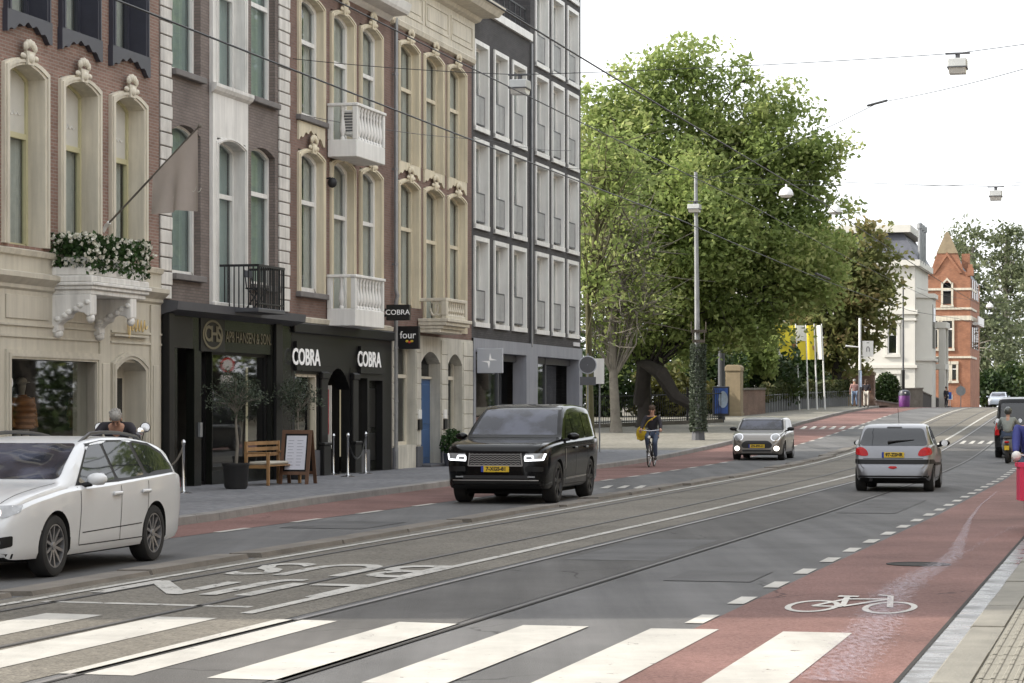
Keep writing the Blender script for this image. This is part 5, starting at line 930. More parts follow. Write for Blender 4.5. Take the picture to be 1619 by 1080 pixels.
# flags
mat('flag_yellow', (0.75, 0.62, 0.05), .8, .05); mat('flag_white', (0.75, 0.75, 0.72), .8, .04); mat('pole_white', (0.72, 0.72, 0.72), .4, .05); mat('flag_brown', (0.32, 0.17, 0.08), .8, .05)
for k, (xb, xt) in enumerate(((1264, 1258), (1278, 1274), (1292, 1287), (1304.5, 1299))):
    Y = 142+.8*k; pb = P(xb, 648, Y); pb.z = g(Y)+.1; tp = P(xt, 512, Y); o = thing('flagpole', ('white flagpole with a wide yellow banner', 'white flagpole with a yellow and white banner', 'white flagpole with a yellow banner edged in brown', 'white flagpole with a plain white banner')[k], 'flagpole', pb, 0, 'flagpoles behind the hedge')
    mb = MB(); mb.tube([(0, 0, 0), tp-pb], [.06, .035], 8); mb.build('pole', 'pole_white', o); wid = (1.25, .85, .75, .36)[k]; mm = ('flag_yellow', 'flag_yellow', 'flag_yellow', 'flag_white')[k]; h = 2.05; q = tp-pb
    def bann(f0, f1, za, zb, m, nm, dy=0):
        mb = MB(); vs = []
        for i in range(11):
            f = lerp(f0, f1, i/10); vs += [(q.x - wid*f + .02, q.y+.10*math.sin(5*f+k)-.02+dy, q.z-.1-h*za), (q.x + .3*h*zb/5.4 - wid*f, q.y+.12*math.sin(5*f+k+.6)-.02+dy, q.z-.1-h*zb)]
        mb.add(vs, [(2*i, 2*i+2, 2*i+3, 2*i+1) for i in range(10)]); return mb.build(nm, m, o, smooth=True)
    bn = bann(0, 1, 0, 1, mm, 'banner')
    if k == 1: bann(.05, .85, .0, .45, 'flag_white', 'banner_field', -.02)
    if k in (0, 2): bann(0.0, .22, .45, .72, 'flag_brown', 'banner_field', -.02)
    if k == 0: bann(.5, .95, .65, 1.0, 'flag_white', 'banner_field', -.02)
# ------------------------------------------------------------------ masts, poles, signs
def mast(name, label, x, yb, ytop, r0, r1, m='galv'):
    b = G(x, yb, .12); t_ = P(x-4, ytop, b.y); o = thing(name, label, 'mast', b); mb = MB(); mb.tube([(0, 0, 0), ((t_-b).x*.5, 0, (t_-b).z*.5), t_-b], [r0, (r0+r1)/2, r1], 12); mb.build('pole', m, o, smooth=True); return o, b, t_
mo, mb0, mt = mast('tram_mast', 'tall grey tram mast wrapped in ivy at its foot', 1104, 696, 272, .135, .07)
d = RNG.random((4200, 2)); zz = d[:, 0]*3.55+.35; rr = .17+.16*np.sqrt(RNG.random(4200))*(1.2-.25*d[:, 0]); aa = d[:, 1]*2*math.pi; leaves('ivy', 'leaf_olive', mo, np.stack([rr*np.cos(aa)-.01*zz*.2, rr*np.sin(aa), zz], 1), .13); mb = MB(); mb.lathe([(.27, 0), (.25, .38), (.16, .40)], 12); mb.build('foot', 'dark_grey', mo)
for z_, w_ in ((3.95, .5), (4.35, .62)): mb = MB(); mb.box(-w_/2, w_/2, -.22, -.10, z_, z_+.12); mb.box(-w_/2, -w_/2+.03, -.24, -.12, z_, z_+.45); mb.box(w_/2-.03, w_/2, -.24, -.12, z_, z_+.45); mb.build('board_shelf', 'bark', mo)  # brown shelf boards, like crate pieces, fixed to the mast
mo2, b2, t2 = mast('lamp_mast', 'grey lamp mast with a dark lower half behind the blue poster', 1141, 664, 285, .15, .07)
mb = MB(); mb.tube([(0, 0, 0), (-.02, 0, 4.4)], [.19, .165], 12); mb.build('sleeve', 'dark_grey', mo2)
mat('poster_blue', (0.03, 0.10, 0.42), .3, .9, 1.6, detail=2); mat('poster_pale', (0.45, 0.55, 0.72), .3, .35, 3)
b = G(1140, 668, .12); o = thing('poster_stand', 'freestanding poster stand with a blue poster in a dark frame', 'poster stand', b, -.1); k = b.y/F; w_ = 13.2*k; mb = MB(); z0 = (668-657)*k; z1 = (668-611)*k; mb.box(-w_, w_, -.1, .1, z0, z1); mb.build('frame', 'navy_paint', o, bevel=.03); mb = MB(); mb.box(-w_+.08, w_-.08, -.115, -.1, z0+.1, z1-.08); po = mb.build('poster', 'poster_blue', o); mb = MB(); mb.ball((.1, -.118, lerp(z0, z1, .55)), (.24, .004, .42), 12, 8); mb.build('poster_print', 'poster_pale', o); mb = MB(); mb.box(-.16, .16, -.08, .08, -.05, z0); mb.build('leg', 'dark_grey', o)
# back of a round road sign near the block corner
b = W(81.2, 16.1, 0); b = P(929, 700, 80.5); b.z = g(80.5)+.12; o = thing('road_sign', 'back of a round grey road sign with a plate below, on a thin pole', 'road sign', b); k = 80.5/F; z_ = lambda y: CH+(643-y)*k-b.z
mb = MB(); mb.tube([(0, 0, 0), (0, 0, z_(559))], .032, 8); mb.build('pole', 'galv', o); mb = MB(); mb.lathe([(.30, -.05), (.31, -.03), (.285, -.035), (.285, -.045)], 24, (0, .0, z_(577)), 'y'); mb.build('disc', 'sign_grey', o); mb = MB(); mb.lathe([(.275, -.056), (.01, -.056)], 24, (0, 0, z_(577)), 'y', cap=False); mb.build('disc_back', 'dark_grey', o); mb = MB(); mb.box(-.26, .28, -.05, -.03, z_(609), z_(596)); mb.build('plate', 'dark_grey', o)
o = thing('notice_board', 'blank white board on a post behind the round road sign', 'board', P(948, 690, 83)*1.0); o.location.z = g(83)+.12; k = 83/F; mb = MB(); zq = lambda y: CH+(643-y)*k-o.location.z; mb.box(-.2, .16, -.02, .02, zq(607), zq(567)); mb.build('board', 'white_paint', o); mb = MB(); mb.tube([(0, .05, 0), (0, .05, zq(570))], .03, 6); mb.build('post', 'galv', o)
# traffic pole on the bridge
b = P(1359.5, 641, 150); b.z = g(150)+.12; k = 150/F; zq = lambda y: CH+(643-y)*k-b.z; o = thing('traffic_pole', 'white-topped traffic pole with a small white sign and a side lamp arm', 'pole', b)
mb = MB(); mb.tube([(0, 0, zq(585)), (0, 0, zq(503))], .085, 10); mb.build('pole', 'pole_white', o); mb = MB(); mb.tube([(0, 0, 0), (0, 0, zq(585))], .10, 10); mb.build('pole_base', 'dark_grey', o); mb = MB(); mb.tube([(0, -.02, zq(549)), (-.5, -.02, zq(548)), (-.9, -.02, zq(547))], [.03, .05, .06], 8); mb.build('lamp_arm', 'pole_white', o)
mb = MB(); mb.box(.16, .84, -.04, .0, zq(564), zq(539)); mb.build('sign', 'white_paint', o); mb = MB(); mb.tube([(.42, -.05, zq(556)), (.42, -.05, zq(550)), (.5, -.05, zq(548)), (.58, -.05, zq(550)), (.58, -.05, zq(556))], .022, 6); mb.box(.42, .58, -.05, -.045, zq(542.6), zq(541.6)); mb.build('sign_symbol', 'dark_grey', o); mb = MB(); mb.box(-.02, .1, -.14, -.1, zq(612), zq(586)); mb.build('blue_plate', 'poster_pale', o)
# dark pole and purple bin by the villa
b = P(1428, 640, 170); b.z = g(170)+.1; k = 170/F; zq = lambda y: CH+(643-y)*k-b.z; o = thing('lamp_post', 'slender grey post with a black lower half before the white villa', 'post', b); mb = MB(); mb.tube([(0, 0, 0), (0, 0, zq(585))], .12, 8); mb.build('post_base', 'black_paint', o); mb = MB(); mb.tube([(0, 0, zq(585)), (0, 0, zq(438))], [.07, .05], 8); mb.build('post', 'dark_grey', o)
mat('purple', (0.12, 0.03, 0.16), .4, .3, 3); b = P(1430, 645, 166); b.z = g(166)+.05; o = thing('litter_bin', 'purple litter bin with domed dark lid at the kerb', 'bin', b); mb = MB(); mb.lathe([(.36, 0), (.38, .1), (.40, .75), (.38, .8)], 14); mb.build('bin_body', 'purple', o, smooth=True); mb = MB(); mb.lathe([(.41, .78), (.41, .95), (.34, 1.1), (.15, 1.17), (.02, 1.18)], 14); mb.build('lid', 'navy_paint', o, smooth=True); mb = MB(); mb.ball((0, -.38, .95), (.07, .03, .07), 8, 6); mb.build('emblem', 'white_paint', o)
# small signs in front of the brick gable
b = P(1519, 645, 205); b.z = g(205); k = 205/F; zq = lambda y: CH+(643-y)*k-b.z; o = thing('road_sign', 'back of a round grey sign before the orange brick gable', 'road sign', b); mb = MB(); mb.tube([(0, 0, 0), (0, 0, zq(608))], .035, 6); mb.build('pole', 'galv', o); mb = MB(); mb.lathe([(.42, -.05), (.42, -.02), (.01, -.02)], 18, (0, 0, zq(618)), 'y'); mb.build('disc', 'galv', o)
b = P(1502, 645, 205); b.z = g(205); o = thing('road_sign', 'blue and white arrow sign on a low white post', 'road sign', b); mb = MB(); mb.tube([(0, 0, 0), (0, 0, zq(630))], .03, 6); mb.build('pole', 'pole_white', o); mb = MB(); mb.box(-.22, .22, -.05, 0, zq(632), zq(624)); mb.build('plate', 'white_paint', o); mb = MB(); mb.box(-.12, .12, -.06, -.05, zq(631), zq(620)); mb.build('symbol', 'poster_blue', o)
# ------------------------------------------------------------------ white villa and brick gable
def rowthing(name, label, cat, s, t): return thing(name, label, cat, Wg(s, t), ROW)
mat('villa_white', (0.58, 0.565, 0.52), .7, .08, .5); mat('slate', (0.085, 0.09, 0.11), .6, .2, 2)
sv, tv = 202.0, 18.1; o = rowthing('white_villa', 'white stuccoed villa with slate mansard roof and portico at the end of the street', 'villa', sv, tv); E = o; kz = lambda y: CH + (643-y)*200/F - g(200)      # local z; local x along the street, local -y to the street
TL = lambda x: (1447-x)/18.9*1.06                                       # distance to the left of the corner on the wall facing us
zt = kz(411); D = 13.0; Wd = 16.0
def hole_wall(mb, holes, z0, z1):
    us = sorted(set([0, Wd] + [q for h in holes for q in h[:2]])); zs = sorted(set([z0, z1] + [q for h in holes for q in h[2:]]))
    for a, b in zip(us, us[1:]):
        for c, d in zip(zs, zs[1:]):
            if not any(h[0] < (a+b)/2 < h[1] and h[2] < (c+d)/2 < h[3] for h in holes): mb.add([(0, a, c), (0, b, c), (0, b, d), (0, a, d)], [(0, 1, 2, 3)])
    for a, b, c, d in holes: mb.add([(0, a, c), (0, b, c), (0, b, d), (0, a, d), (.3, a, c), (.3, b, c), (.3, b, d), (.3, a, d)], [(0, 4, 5, 1), (1, 5, 6, 2), (2, 6, 7, 3), (3, 7, 4, 0)])
HW = [(TL(1421), TL(1406.5), kz(558), kz(513)), (TL(1421), TL(1411), kz(606), kz(594)), (TL(1421)+3.2, TL(1406.5)+3.2, kz(558), kz(513))]
mb = MB(); hole_wall(mb, HW, -.3, zt); mb.add([(0, 0, -.3), (D, 0, -.3), (D, 0, zt), (0, 0, zt)], [(0, 1, 2, 3)]); mb.add([(D, 0, -.3), (D, Wd, -.3), (D, Wd, zt), (D, 0, zt)], [(0, 1, 2, 3)]); mb.build('wall', 'villa_white', E)
for a, b, c, d in HW:
    mb = MB(); q = .22; mb.box(-.12, .05, a-q, a, c-.1, d+.15); mb.box(-.12, .05, b, b+q, c-.1, d+.15); mb.box(-.2, .05, a-q-.1, b+q+.1, d+.15, d+.45); mb.box(-.18, .05, a-q-.05, b+q+.05, c-.35, c-.1); wn = mb.build('window', 'villa_white', E); mb = MB(); mb.box(.15, .2, a, b, c, d); mb.build('pane', 'dark_glass', wn); mb = MB(); mb.box(.1, .15, a, b, lerp(c, d, .62), lerp(c, d, .70)); mb.box(.1, .15, a, a+.1, c, d); mb.box(.1, .15, b-.1, b, c, d); mb.build('frame', 'white_paint', wn)
for y_, pr, h_ in ((411, .45, .5), (490, .22, .35), (503, .12, .2), (577, .18, .25)): mb = MB(); z_ = kz(y_); mb.box(-pr, D, -pr, Wd, z_-h_, z_); mb.build('cornice', 'villa_white', E)
mb = MB(); z1 = kz(366); mb.add([(-.3, -.3, zt), (D, -.3, zt), (D, Wd, zt), (-.3, Wd, zt), (1.1, 1.1, z1), (D, 1.1, z1), (D, Wd, z1), (1.1, Wd, z1)], [(0, 1, 5, 4), (0, 4, 7, 3), (4, 5, 6, 7)]); rf = mb.build('roof', 'slate', E); mb = MB(); mb.box(.4, D, .4, Wd, z1, z1+.62); mb.build('roof_edge', 'villa_white', rf)
for k in range(3): mb = MB(); x = .6+2.2*k; mb.lathe([(.16, zt-.2), (.16, kz(362)), (.25, kz(361)), (.25, kz(353)), (.1, kz(351))], 10, (x, -.35, 0)); mb.build('flue', 'galv', E)
mb = MB(); mb.prism([(1.0, -.0), (1.8, -1.3), (5.2, -1.3), (6.0, 0)], -.3, kz(470), 'z'); bay = mb.build('bay', 'villa_white', E); mb = MB(); mb.prism([(.8, 0), (1.7, -1.5), (5.3, -1.5), (6.2, 0)], kz(470), kz(463), 'z'); mb.prism([(.8, 0), (1.7, -1.5), (5.3, -1.5), (6.2, 0)], kz(570), kz(566), 'z'); mb.build('bay_cornice', 'villa_white', bay)
mb = MB(); mb.box(1.9, 2.0, -1.34, -1.29, kz(550), kz(480)); mb.box(2.6, 4.4, -1.33, -1.29, kz(550), kz(485)); mb.build('bay_window', 'dark_glass', bay)
px = 7.0
for (x, y) in ((px, -1.7), (px, -.3), (px+3.0, -1.7)):
    mb = MB(); mb.box(x-.28, x+.28, y-.28, y+.28, -.2, kz(512)); mb.build('portico_column', 'villa_white', E, bevel=.04)
mb = MB(); mb.box(px-.4, px+3.5, -2.1, 0, kz(515), kz(505)); mb.box(px-.3, px+3.4, -2.0, 0, kz(582), kz(573)); mb.build('portico_roof', 'villa_white', E); mb = MB(); mb.box(px+.1, px+.2, -1.5, -.5, kz(573)+.1, kz(562)); mb.build('portico_parapet', 'villa_white', E)
# brick gable
sg, tg = 238.8, 16.0; o = rowthing('brick_gable_house', 'orange brick house with pointed gable spire and stone bands', 'house', sg, tg); E = o; Yg = 235.0; kg = Yg/F; kz = lambda y: CH+(643-y)*kg-g(Yg); TLg = lambda x: (1535-x)*kg*1.05; wd = TLg(1470); D = 14
def hw(mb, holes, prof, x=0.0):
    mb.prism(prof, x, x+.4, 'x')
gab = [(0, -.3), (wd, -.3), (wd, kz(432)), (wd-.35, kz(430)), (TLg(1500.5)+1.6, kz(428)), (TLg(1500.5)+1.0, kz(400)), (TLg(1500.5)+.1, kz(370)), (TLg(1500.5)-.1, kz(370)), (TLg(1500.5)-1.0, kz(400)), (TLg(1500.5)-1.6, kz(428)), (.35, kz(430)), (0, kz(432))]
mb = MB(); mb.prism(gab, 0, .5, 'x'); mb.box(.5, D, 0, wd, -.3, kz(440)); mb.build('wall', 'brick_orange', E)
mb = MB(); c = TLg(1500.5); mb.add([(.5, .05, kz(440)), (D, .05, kz(440)), (D, c, kz(392)), (.5, c, kz(392)), (.5, wd-.05, kz(440)), (D, wd-.05, kz(440))], [(0, 1, 2, 3), (3, 2, 5, 4)]); mb.build('roof', 'slate', E)
mb = MB(); mb.prism([(c-1.05, kz(400)), (c+1.05, kz(400)), (c+.12, kz(366)), (c-.12, kz(366))], -.06, .56, 'x'); mb.build('spire', 'sandstone', E); mb = MB(); mb.prism([(c-1.5, kz(432)), (c-1.2, kz(432)), (c, kz(404)), (c+1.2, kz(432)), (c+1.5, kz(432)), (c, kz(398))], -.12, .0, 'x'); mb.build('gable_moulding', 'brick_orange', E)
for (xa, xb, ya, yb, ar) in ((1494.5, 1506.5, 480, 449, 1), (1493.5, 1508, 549, 507, 0), (1497, 1503, 600, 576, 0), (1508, 1514, 600, 576, 0), (1476, 1486, 549, 507, 0)):
    a, b = TLg(xb), TLg(xa); c0, d0 = kz(ya), kz(yb); mb = MB(); mb.box(-.10, .02, a-.2, a, c0-.15, d0+.15); mb.box(-.10, .02, b, b+.2, c0-.15, d0+.15); mb.box(-.13, .02, a-.25, b+.25, c0-.35, c0-.12)
    if ar: mb.prism([(a-.2, d0), ((a+b)/2, d0+.65), (b+.2, d0), (b, d0), ((a+b)/2, d0+.4), (a, d0)], -.1, .02, 'x')
    else: mb.box(-.12, .02, a-.22, b+.22, d0, d0+.3)
    wn = mb.build('window', 'cream', E); mb = MB(); mb.box(-.03, .0-.004, a, b, c0, d0+(.15 if ar else 0)); mb.build('pane', 'dark_glass', wn); mb = MB(); mb.box(-.07, -.03, a, b, lerp(c0, d0, .66), lerp(c0, d0, .72)); mb.build('frame', 'white_paint', wn)
for y_, h_ in ((455, .22), (499, .45), (563, .2), (486, .2)): mb = MB(); mb.box(-.09, D*.6, -.09, wd+.02, kz(y_)-h_, kz(y_)); mb.build('stone_band', 'cream', E)
for u, z_ in ((0, 0), (wd, 0)): mb = MB(); mb.box(-.15, .65, u-.3, u+.3, kz(436), kz(424)); mb.box(-.05, .55, u-.2, u+.2, kz(424), kz(418)); mb.build('pinnacle', 'brick_orange', E)
mb = MB(); mb.box(5, 5.8, .4, 1.2, kz(440), kz(396)); mb.build('chimney', 'brick_orange', E)
for k in range(4): mb = MB(); x = 2+2.6*k; mb.box(x, x+1.2, -.06, -.01, kz(470), kz(440)); mb.build('side_window', 'dark_glass', E); mb = MB(); mb.box(x, x+1.2, -.06, -.01, kz(550), kz(512)); mb.build('side_window', 'dark_glass', E)
mb = MB(); mb.box(3, 12, -.6, -.0, kz(512), kz(508)); mb.box(3, 12, -.6, -.5, kz(508), kz(498)); mb.build('side_balcony', 'white_paint', E)
low_wall('garden_fence', 'dark timber fence in front of the villa portico', 1458, 620, 1487, 633, 190, 214, 'bark_dark', 'fence', .12)
# ------------------------------------------------------------------ overhead wires and street lamps
def wire(label, pts, r=.011, sag=0.0, name='overhead_wire', extra=None):
    pts = [Vector(p) for p in pts]; o = thing(name, label, 'wire', pts[0]); mb = MB(); q = []
    for a, b in zip(pts, pts[1:]):
        n = 14
        for i in range(n + (1 if b is pts[-1] else 0)): k = i/n; p = a.lerp(b, k); p.z -= sag*4*k*(1-k); q.append(p-pts[0])
    mb.tube(q, r, 5); mb.build('cable', 'iron', o)
    for p in extra or (): mb = MB(); mb.tube([Vector(p[0])-pts[0], Vector(p[1])-pts[0]], .035, 6); mb.build('insulator', 'iron', o)
    return o
def wgz(s, t, z): p = Wg(s, t); p.z += z; return p
def contact(label, t, z, r=.012, ins=None): return wire(label, [wgz(s, t+off(s)*.8, z) for s in (4, 20, 45, 70, 100, 130, 160, 200, 260)], r, .02, extra=ins)
ci = W(66.5, 8.6, 5.4)
contact('tram contact wire with a long clamp over the far track', 8.68, 5.4, .011, [(W(65.5, 8.56, 5.43), W(68.5, 8.56, 5.43))])
contact('tram contact wire over the near track', 5.9, 5.66, .010); contact('feeder wire strung between the two tram contact wires', 7.3, 5.66, .008)
mat('lamp_shell', (0.42, 0.43, 0.42), .45, .1, metal=.3); mat('lamp_lens', (0.75, 0.75, 0.72), .25, .05)
def box_lamp(label, p, group, w_=.25):
    o = thing('street_lamp', label, 'street lamp', p, ROW, group); mb = MB(); mb.prism([(-w_, -.02), (w_, -.02), (w_*.86, .17), (-w_*.86, .17)], -w_*.8, w_*.8); mb.build('housing', 'lamp_shell', o, bevel=.015); mb = MB(); mb.prism([(-w_*.95, -.03), (w_*.95, -.03), (w_*.62, -.15), (-w_*.62, -.15)], -w_*.7, w_*.7); mb.build('lens', 'lamp_lens', o); mb = MB(); mb.box(-w_*1.05, w_*1.05, -w_*.85, w_*.85, -.035, -.015); mb.build('rim', 'dark_grey', o); mb = MB(); mb.tube([(0, 0, .16), (0, 0, .3)], .05, 6); mb.box(-.06, .06, -.26, .26, .28, .31); mb.build('hanger', 'dark_grey', o); return o
hk = W(U(463), T0, Z(463, 93)); hk.z = Z(463, 93)
s1 = 52.4; L1 = W(s1, 13.55, 9.0); L2 = W(s1, 3.78, 9.12)
wire('span wire from the balcony house across the street with two box lamps', [hk, L1+Vector((0, 0, .3)), L2+Vector((0, 0, .3)), W(s1, -6.5, 10.6)], .009, .05)
box_lamp('grey box lamp hanging in front of the dark brick block', L1, 'box lamps on span wires'); box_lamp('grey box lamp hanging against the sky on the span wire from the balcony house', L2, 'box lamps on span wires')
L3 = W(79, 4.48, 8.62); wire('span wire from the dark block across the street with one box lamp', [W(79, T0, 9.9), L3+Vector((0, 0, .3)), W(79, -6.5, 9.6)], .009, .08); box_lamp('grey box lamp hanging lower against the sky near the far poplars', L3, 'box lamps on span wires')
def dome(label, p):
    o = thing('street_lamp', label, 'street lamp', p, 0, 'white dome lamps'); mb = MB(); mb.lathe([(.30, 0), (.295, .08), (.24, .22), (.14, .31), (.05, .34), (.04, .46)], 16); mb.build('shade', 'pole_white', o, smooth=True); mb = MB(); mb.lathe([(.27, -.01), (.2, -.08), (.02, -.1)], 16); mb.build('lens', 'lamp_lens', o, smooth=True); return o
pt = mt.copy(); D1 = P(1243, 309, 97.5); D2 = P(1320, 336, 106)
dome('white dome lamp hanging nearest the ivy-clad tram mast', D1); dome('smaller looking white dome lamp hanging over the browning chestnut', D2); D3 = P(1565, 486, 190); dome('white lamp hanging before the poplars', D3)
wire('span wire from the ivy-clad mast carrying a dome lamp', [pt-Vector((0, 0, .2)), D1+Vector((0, 0, .45)), P(1640, 287, 90)], .01, .12); wire('span wire from the lamp mast carrying the second dome lamp', [t2-Vector((0, 0, .2)), D2+Vector((0, 0, .45)), P(1640, 318, 108)], .009, .1)
wire('span wire of the far lamp before the poplars', [P(1450, 455, 200), D3+Vector((0, 0, .45)), P(1660, 470, 185)], .012, .2)
wire('pull-off wire with a long insulator rising to the right', [pt-Vector((0, 0, .5)), P(1390, 162, 66), P(1720, 78, 50)], .010, .1, extra=[(P(1372, 167, 67), P(1402, 159, 65.5))])
o = box_lamp('grey box lamp fixed to the ivy-clad tram mast', P(1098, 330, mt.y-.1), 'box lamps on span wires', .30)
wire('thin wire across the facades of the balcony house and cornice house', [W(U(463), T0-.3, Z(463, 176, .3)), W(U(745), T0-.5, Z(745, 210, .5)), W(U(889), T0-.3, Z(889, 232, .3))], .008, .1)
# ------------------------------------------------------------------ vehicles
def carpaint(name, col, metal=0.0, rough=0.28, coat=0.8, dirt=0.12, spec=.5):
    m = mat(name, col, rough, dirt*.5, 0.8, metal=metal, coat=coat, spec=spec); return m
carpaint('paint_white', (0.60, 0.615, 0.63), 0, .3, .6); carpaint('paint_black', (0.003, 0.0033, 0.0036), 0, .10, 0, spec=.28); carpaint('paint_bronze', (0.20, 0.185, 0.165), .55, .32, .8); carpaint('paint_silver', (0.19, 0.193, 0.205), .75, .36, .5); carpaint('paint_van', (0.005, 0.0055, 0.006), 0, .15, 0, spec=.28); carpaint('paint_blue_grey', (0.30, 0.34, 0.40), .4, .3, .8); carpaint('paint_roof_white', (0.55, 0.55, 0.56), .2, .3, .8)
mat('tyre', (0.018, 0.018, 0.018), .85, .2, 5); mat('rim', (0.30, 0.30, 0.31), .35, .1, metal=.8); mat('rim_dark', (0.05, 0.05, 0.052), .4, .1, metal=.5); mat('plastic', (0.010, 0.010, 0.0105), .55, .15, spec=.3); mat('chrome', (0.7, 0.7, 0.71), .12, .03, metal=1.0); mat('plate_yellow', (0.62, 0.42, 0.02), .45, .05); mat('plate_blue', (0.01, 0.04, 0.3), .45, 0); mat('plate_ink', (0.01, 0.01, 0.012), .6, 0)
mat('lamp_glass', (0.28, 0.29, 0.30), .08, .15, 14, spec=.8, coat=1.0); mat('lamp_lit', (0.9, 0.88, 0.8), .2, 0, emit=(1.0, .95, .85), estr=1.5); mat('lamp_strip', (0.9, 0.9, 0.92), .2, 0, emit=(.95, .97, 1.0), estr=1.3); mat('tail_red', (0.40, 0.008, 0.010), .25, .25, 12, spec=.25); mat('grille_dark', (0.012, 0.012, 0.013), .4, .1); mat('grille_light', (0.36, 0.35, 0.34), .3, .05, metal=.7); mat('underbody', (0.008, 0.008, 0.008), .95, .1); mat('seam', (0.02, 0.02, 0.02), .8, 0)
glass('screen_glass', (0.42, 0.46, 0.5), (0.085, 0.092, 0.13), 0.12)
_n = M['screen_glass'].node_tree.nodes; _l = M['screen_glass'].node_tree.links            # vague cabin shapes and reflected sky put into the glass colour
_tc = _n.new('ShaderNodeTexCoord'); _z = _n.new('ShaderNodeTexNoise'); _z.inputs['Scale'].default_value = 1.9; _z.inputs['Detail'].default_value = 3; _r = _n.new('ShaderNodeValToRGB'); _r.color_ramp.elements[0].position = .42; _r.color_ramp.elements[1].position = .58; _r.color_ramp.elements[0].color = (.03, .032, .042, 1); _r.color_ramp.elements[1].color = (.085, .092, .125, 1)
_l.new(_tc.outputs['Object'], _z.inputs['Vector']); _l.new(_z.outputs[0], _r.inputs[0]); _l.new(_r.outputs[0], [q for q in _n if q.type == 'BSDF_DIFFUSE'][0].inputs[0])
def car(name, label, cat, spec, pos, heading, paint, roof_paint=None):
    L, Wm, wr = spec['L'], spec['W'], spec['wr']; fz = pchip(sorted(spec['top'])); fb = pchip(sorted(spec['belt'])); fw = pchip(sorted(spec['plan'])); fbot = pchip(sorted(spec['bot'])); tumble = spec.get('tumble', .32); shy = spec.get('shoulder', .05)
    o = thing(name, label, cat, pos, heading)
    xs = sorted(set([round(x, 4) for x in list(np.linspace(-L/2, L/2, 60)) + [L/2-.01, L/2-.03, L/2-.06, L/2-.1, L/2-.16, -L/2+.01, -L/2+.03, -L/2+.06, -L/2+.1, -L/2+.16]]))
    def sec(x):
        zt, zb, wb, z0 = fz(x), fb(x), fw(x), fbot(x); zb = min(zb, zt-.03); r = zt-zb; k = min(1, r/.25); h = zb-z0
        yc = wb - shy - tumble*r; zc = zb + r*lerp(.55, .90, k)
        P_ = [(0, z0), (wb*.75, z0), (wb-.06, z0+.01), (wb-.03, z0+.07), (wb-.022, z0+h*.28), (wb-.008, z0+h*.48), (wb, z0+h*.70), (wb-.001, z0+h*.86), (wb-.010, zb-.022), (wb-shy*.8, zb-.002), (wb-shy-.012, zb+.012*k+.003), (lerp(wb-shy, yc, .33)-.004, lerp(zb, zc, .33)), (lerp(wb-shy, yc, .66)-.002, lerp(zb, zc, .66)), (yc, zc), (yc*.955, lerp(zc, zt, .55)), (yc*.86, lerp(zc, zt, .85)), (yc*.6, lerp(zc, zt, .96)), (yc*.3, zt-.002), (0, zt)]
        return P_
    n = len(sec(0)); mb = MB(); vs = []; rings = []
    for x in xs:
        s_ = sec(x); ring_ = [(x, y, z) for y, z in s_] + [(x, -y, z) for y, z in s_[-2:0:-1]]; rings.append(ring_); vs += ring_
    m_ = len(rings[0]); fs = [(i*m_+j, (i+1)*m_+j, (i+1)*m_+(j+1) % m_, i*m_+(j+1) % m_) for i in range(len(xs)-1) for j in range(m_)]
    fs += [tuple(range(m_)), tuple(range((len(xs)-1)*m_, len(xs)*m_))[::-1]]
    me = bpy.data.meshes.new('body'); me.from_pydata(vs, [], fs); bm = bmesh.new(); bm.from_mesh(me); bmesh.ops.recalc_face_normals(bm, faces=bm.faces); bmesh.ops.triangulate(bm, faces=[f for f in bm.faces if len(f.verts) > 4]); bm.to_mesh(me); bvh = BVHTree.FromBMesh(bm); bm.free()
    body = link('body', me, o); R = wr + spec.get('arch', .045)
    axles = (spec['fa'], spec['ra']); cut = MB()
    for ax in axles:
        for sd in (-1, 1): y0, y1 = sorted((sd*(Wm/2-.34), sd*(Wm/2+.3))); cut.lathe([(R, y0), (R, y1)], 40, (ax, 0, wr+.0), 'y')
    cme = cut.mesh('cut', 'underbody'); co = link('cut', cme, o); md = body.modifiers.new('b', 'BOOLEAN'); md.operation = 'DIFFERENCE'; md.object = co; md.solver = 'EXACT'
    bpy.context.view_layer.update(); ev = bpy.data.meshes.new_from_object(body.evaluated_get(bpy.context.evaluated_depsgraph_get())); body.modifiers.clear(); bpy.data.objects.remove(co)
    body.data = ev; ev.materials.clear()
    for q in (paint, 'underbody', roof_paint or paint): ev.materials.append(M[q])
    for p in ev.polygons:
        c = p.center; mi = 0
        for ax in axles:
            if all(abs(math.hypot(ev.vertices[v].co.x-ax, ev.vertices[v].co.z-wr)-R) < .012 or abs(abs(ev.vertices[v].co.y)-(Wm/2-.34)) < .01 for v in p.vertices) and math.hypot(c.x-ax, c.z-wr) < R+.01: mi = 1
        if c.z < fbot(c.x)+.02 and abs(p.normal.z) > .8: mi = 1
        if roof_paint and c.z > fz(c.x)-.09 and spec['roof'][0] < c.x < spec['roof'][1]: mi = 2
        p.material_index = mi; p.use_smooth = True
    autosmooth(ev, .75)
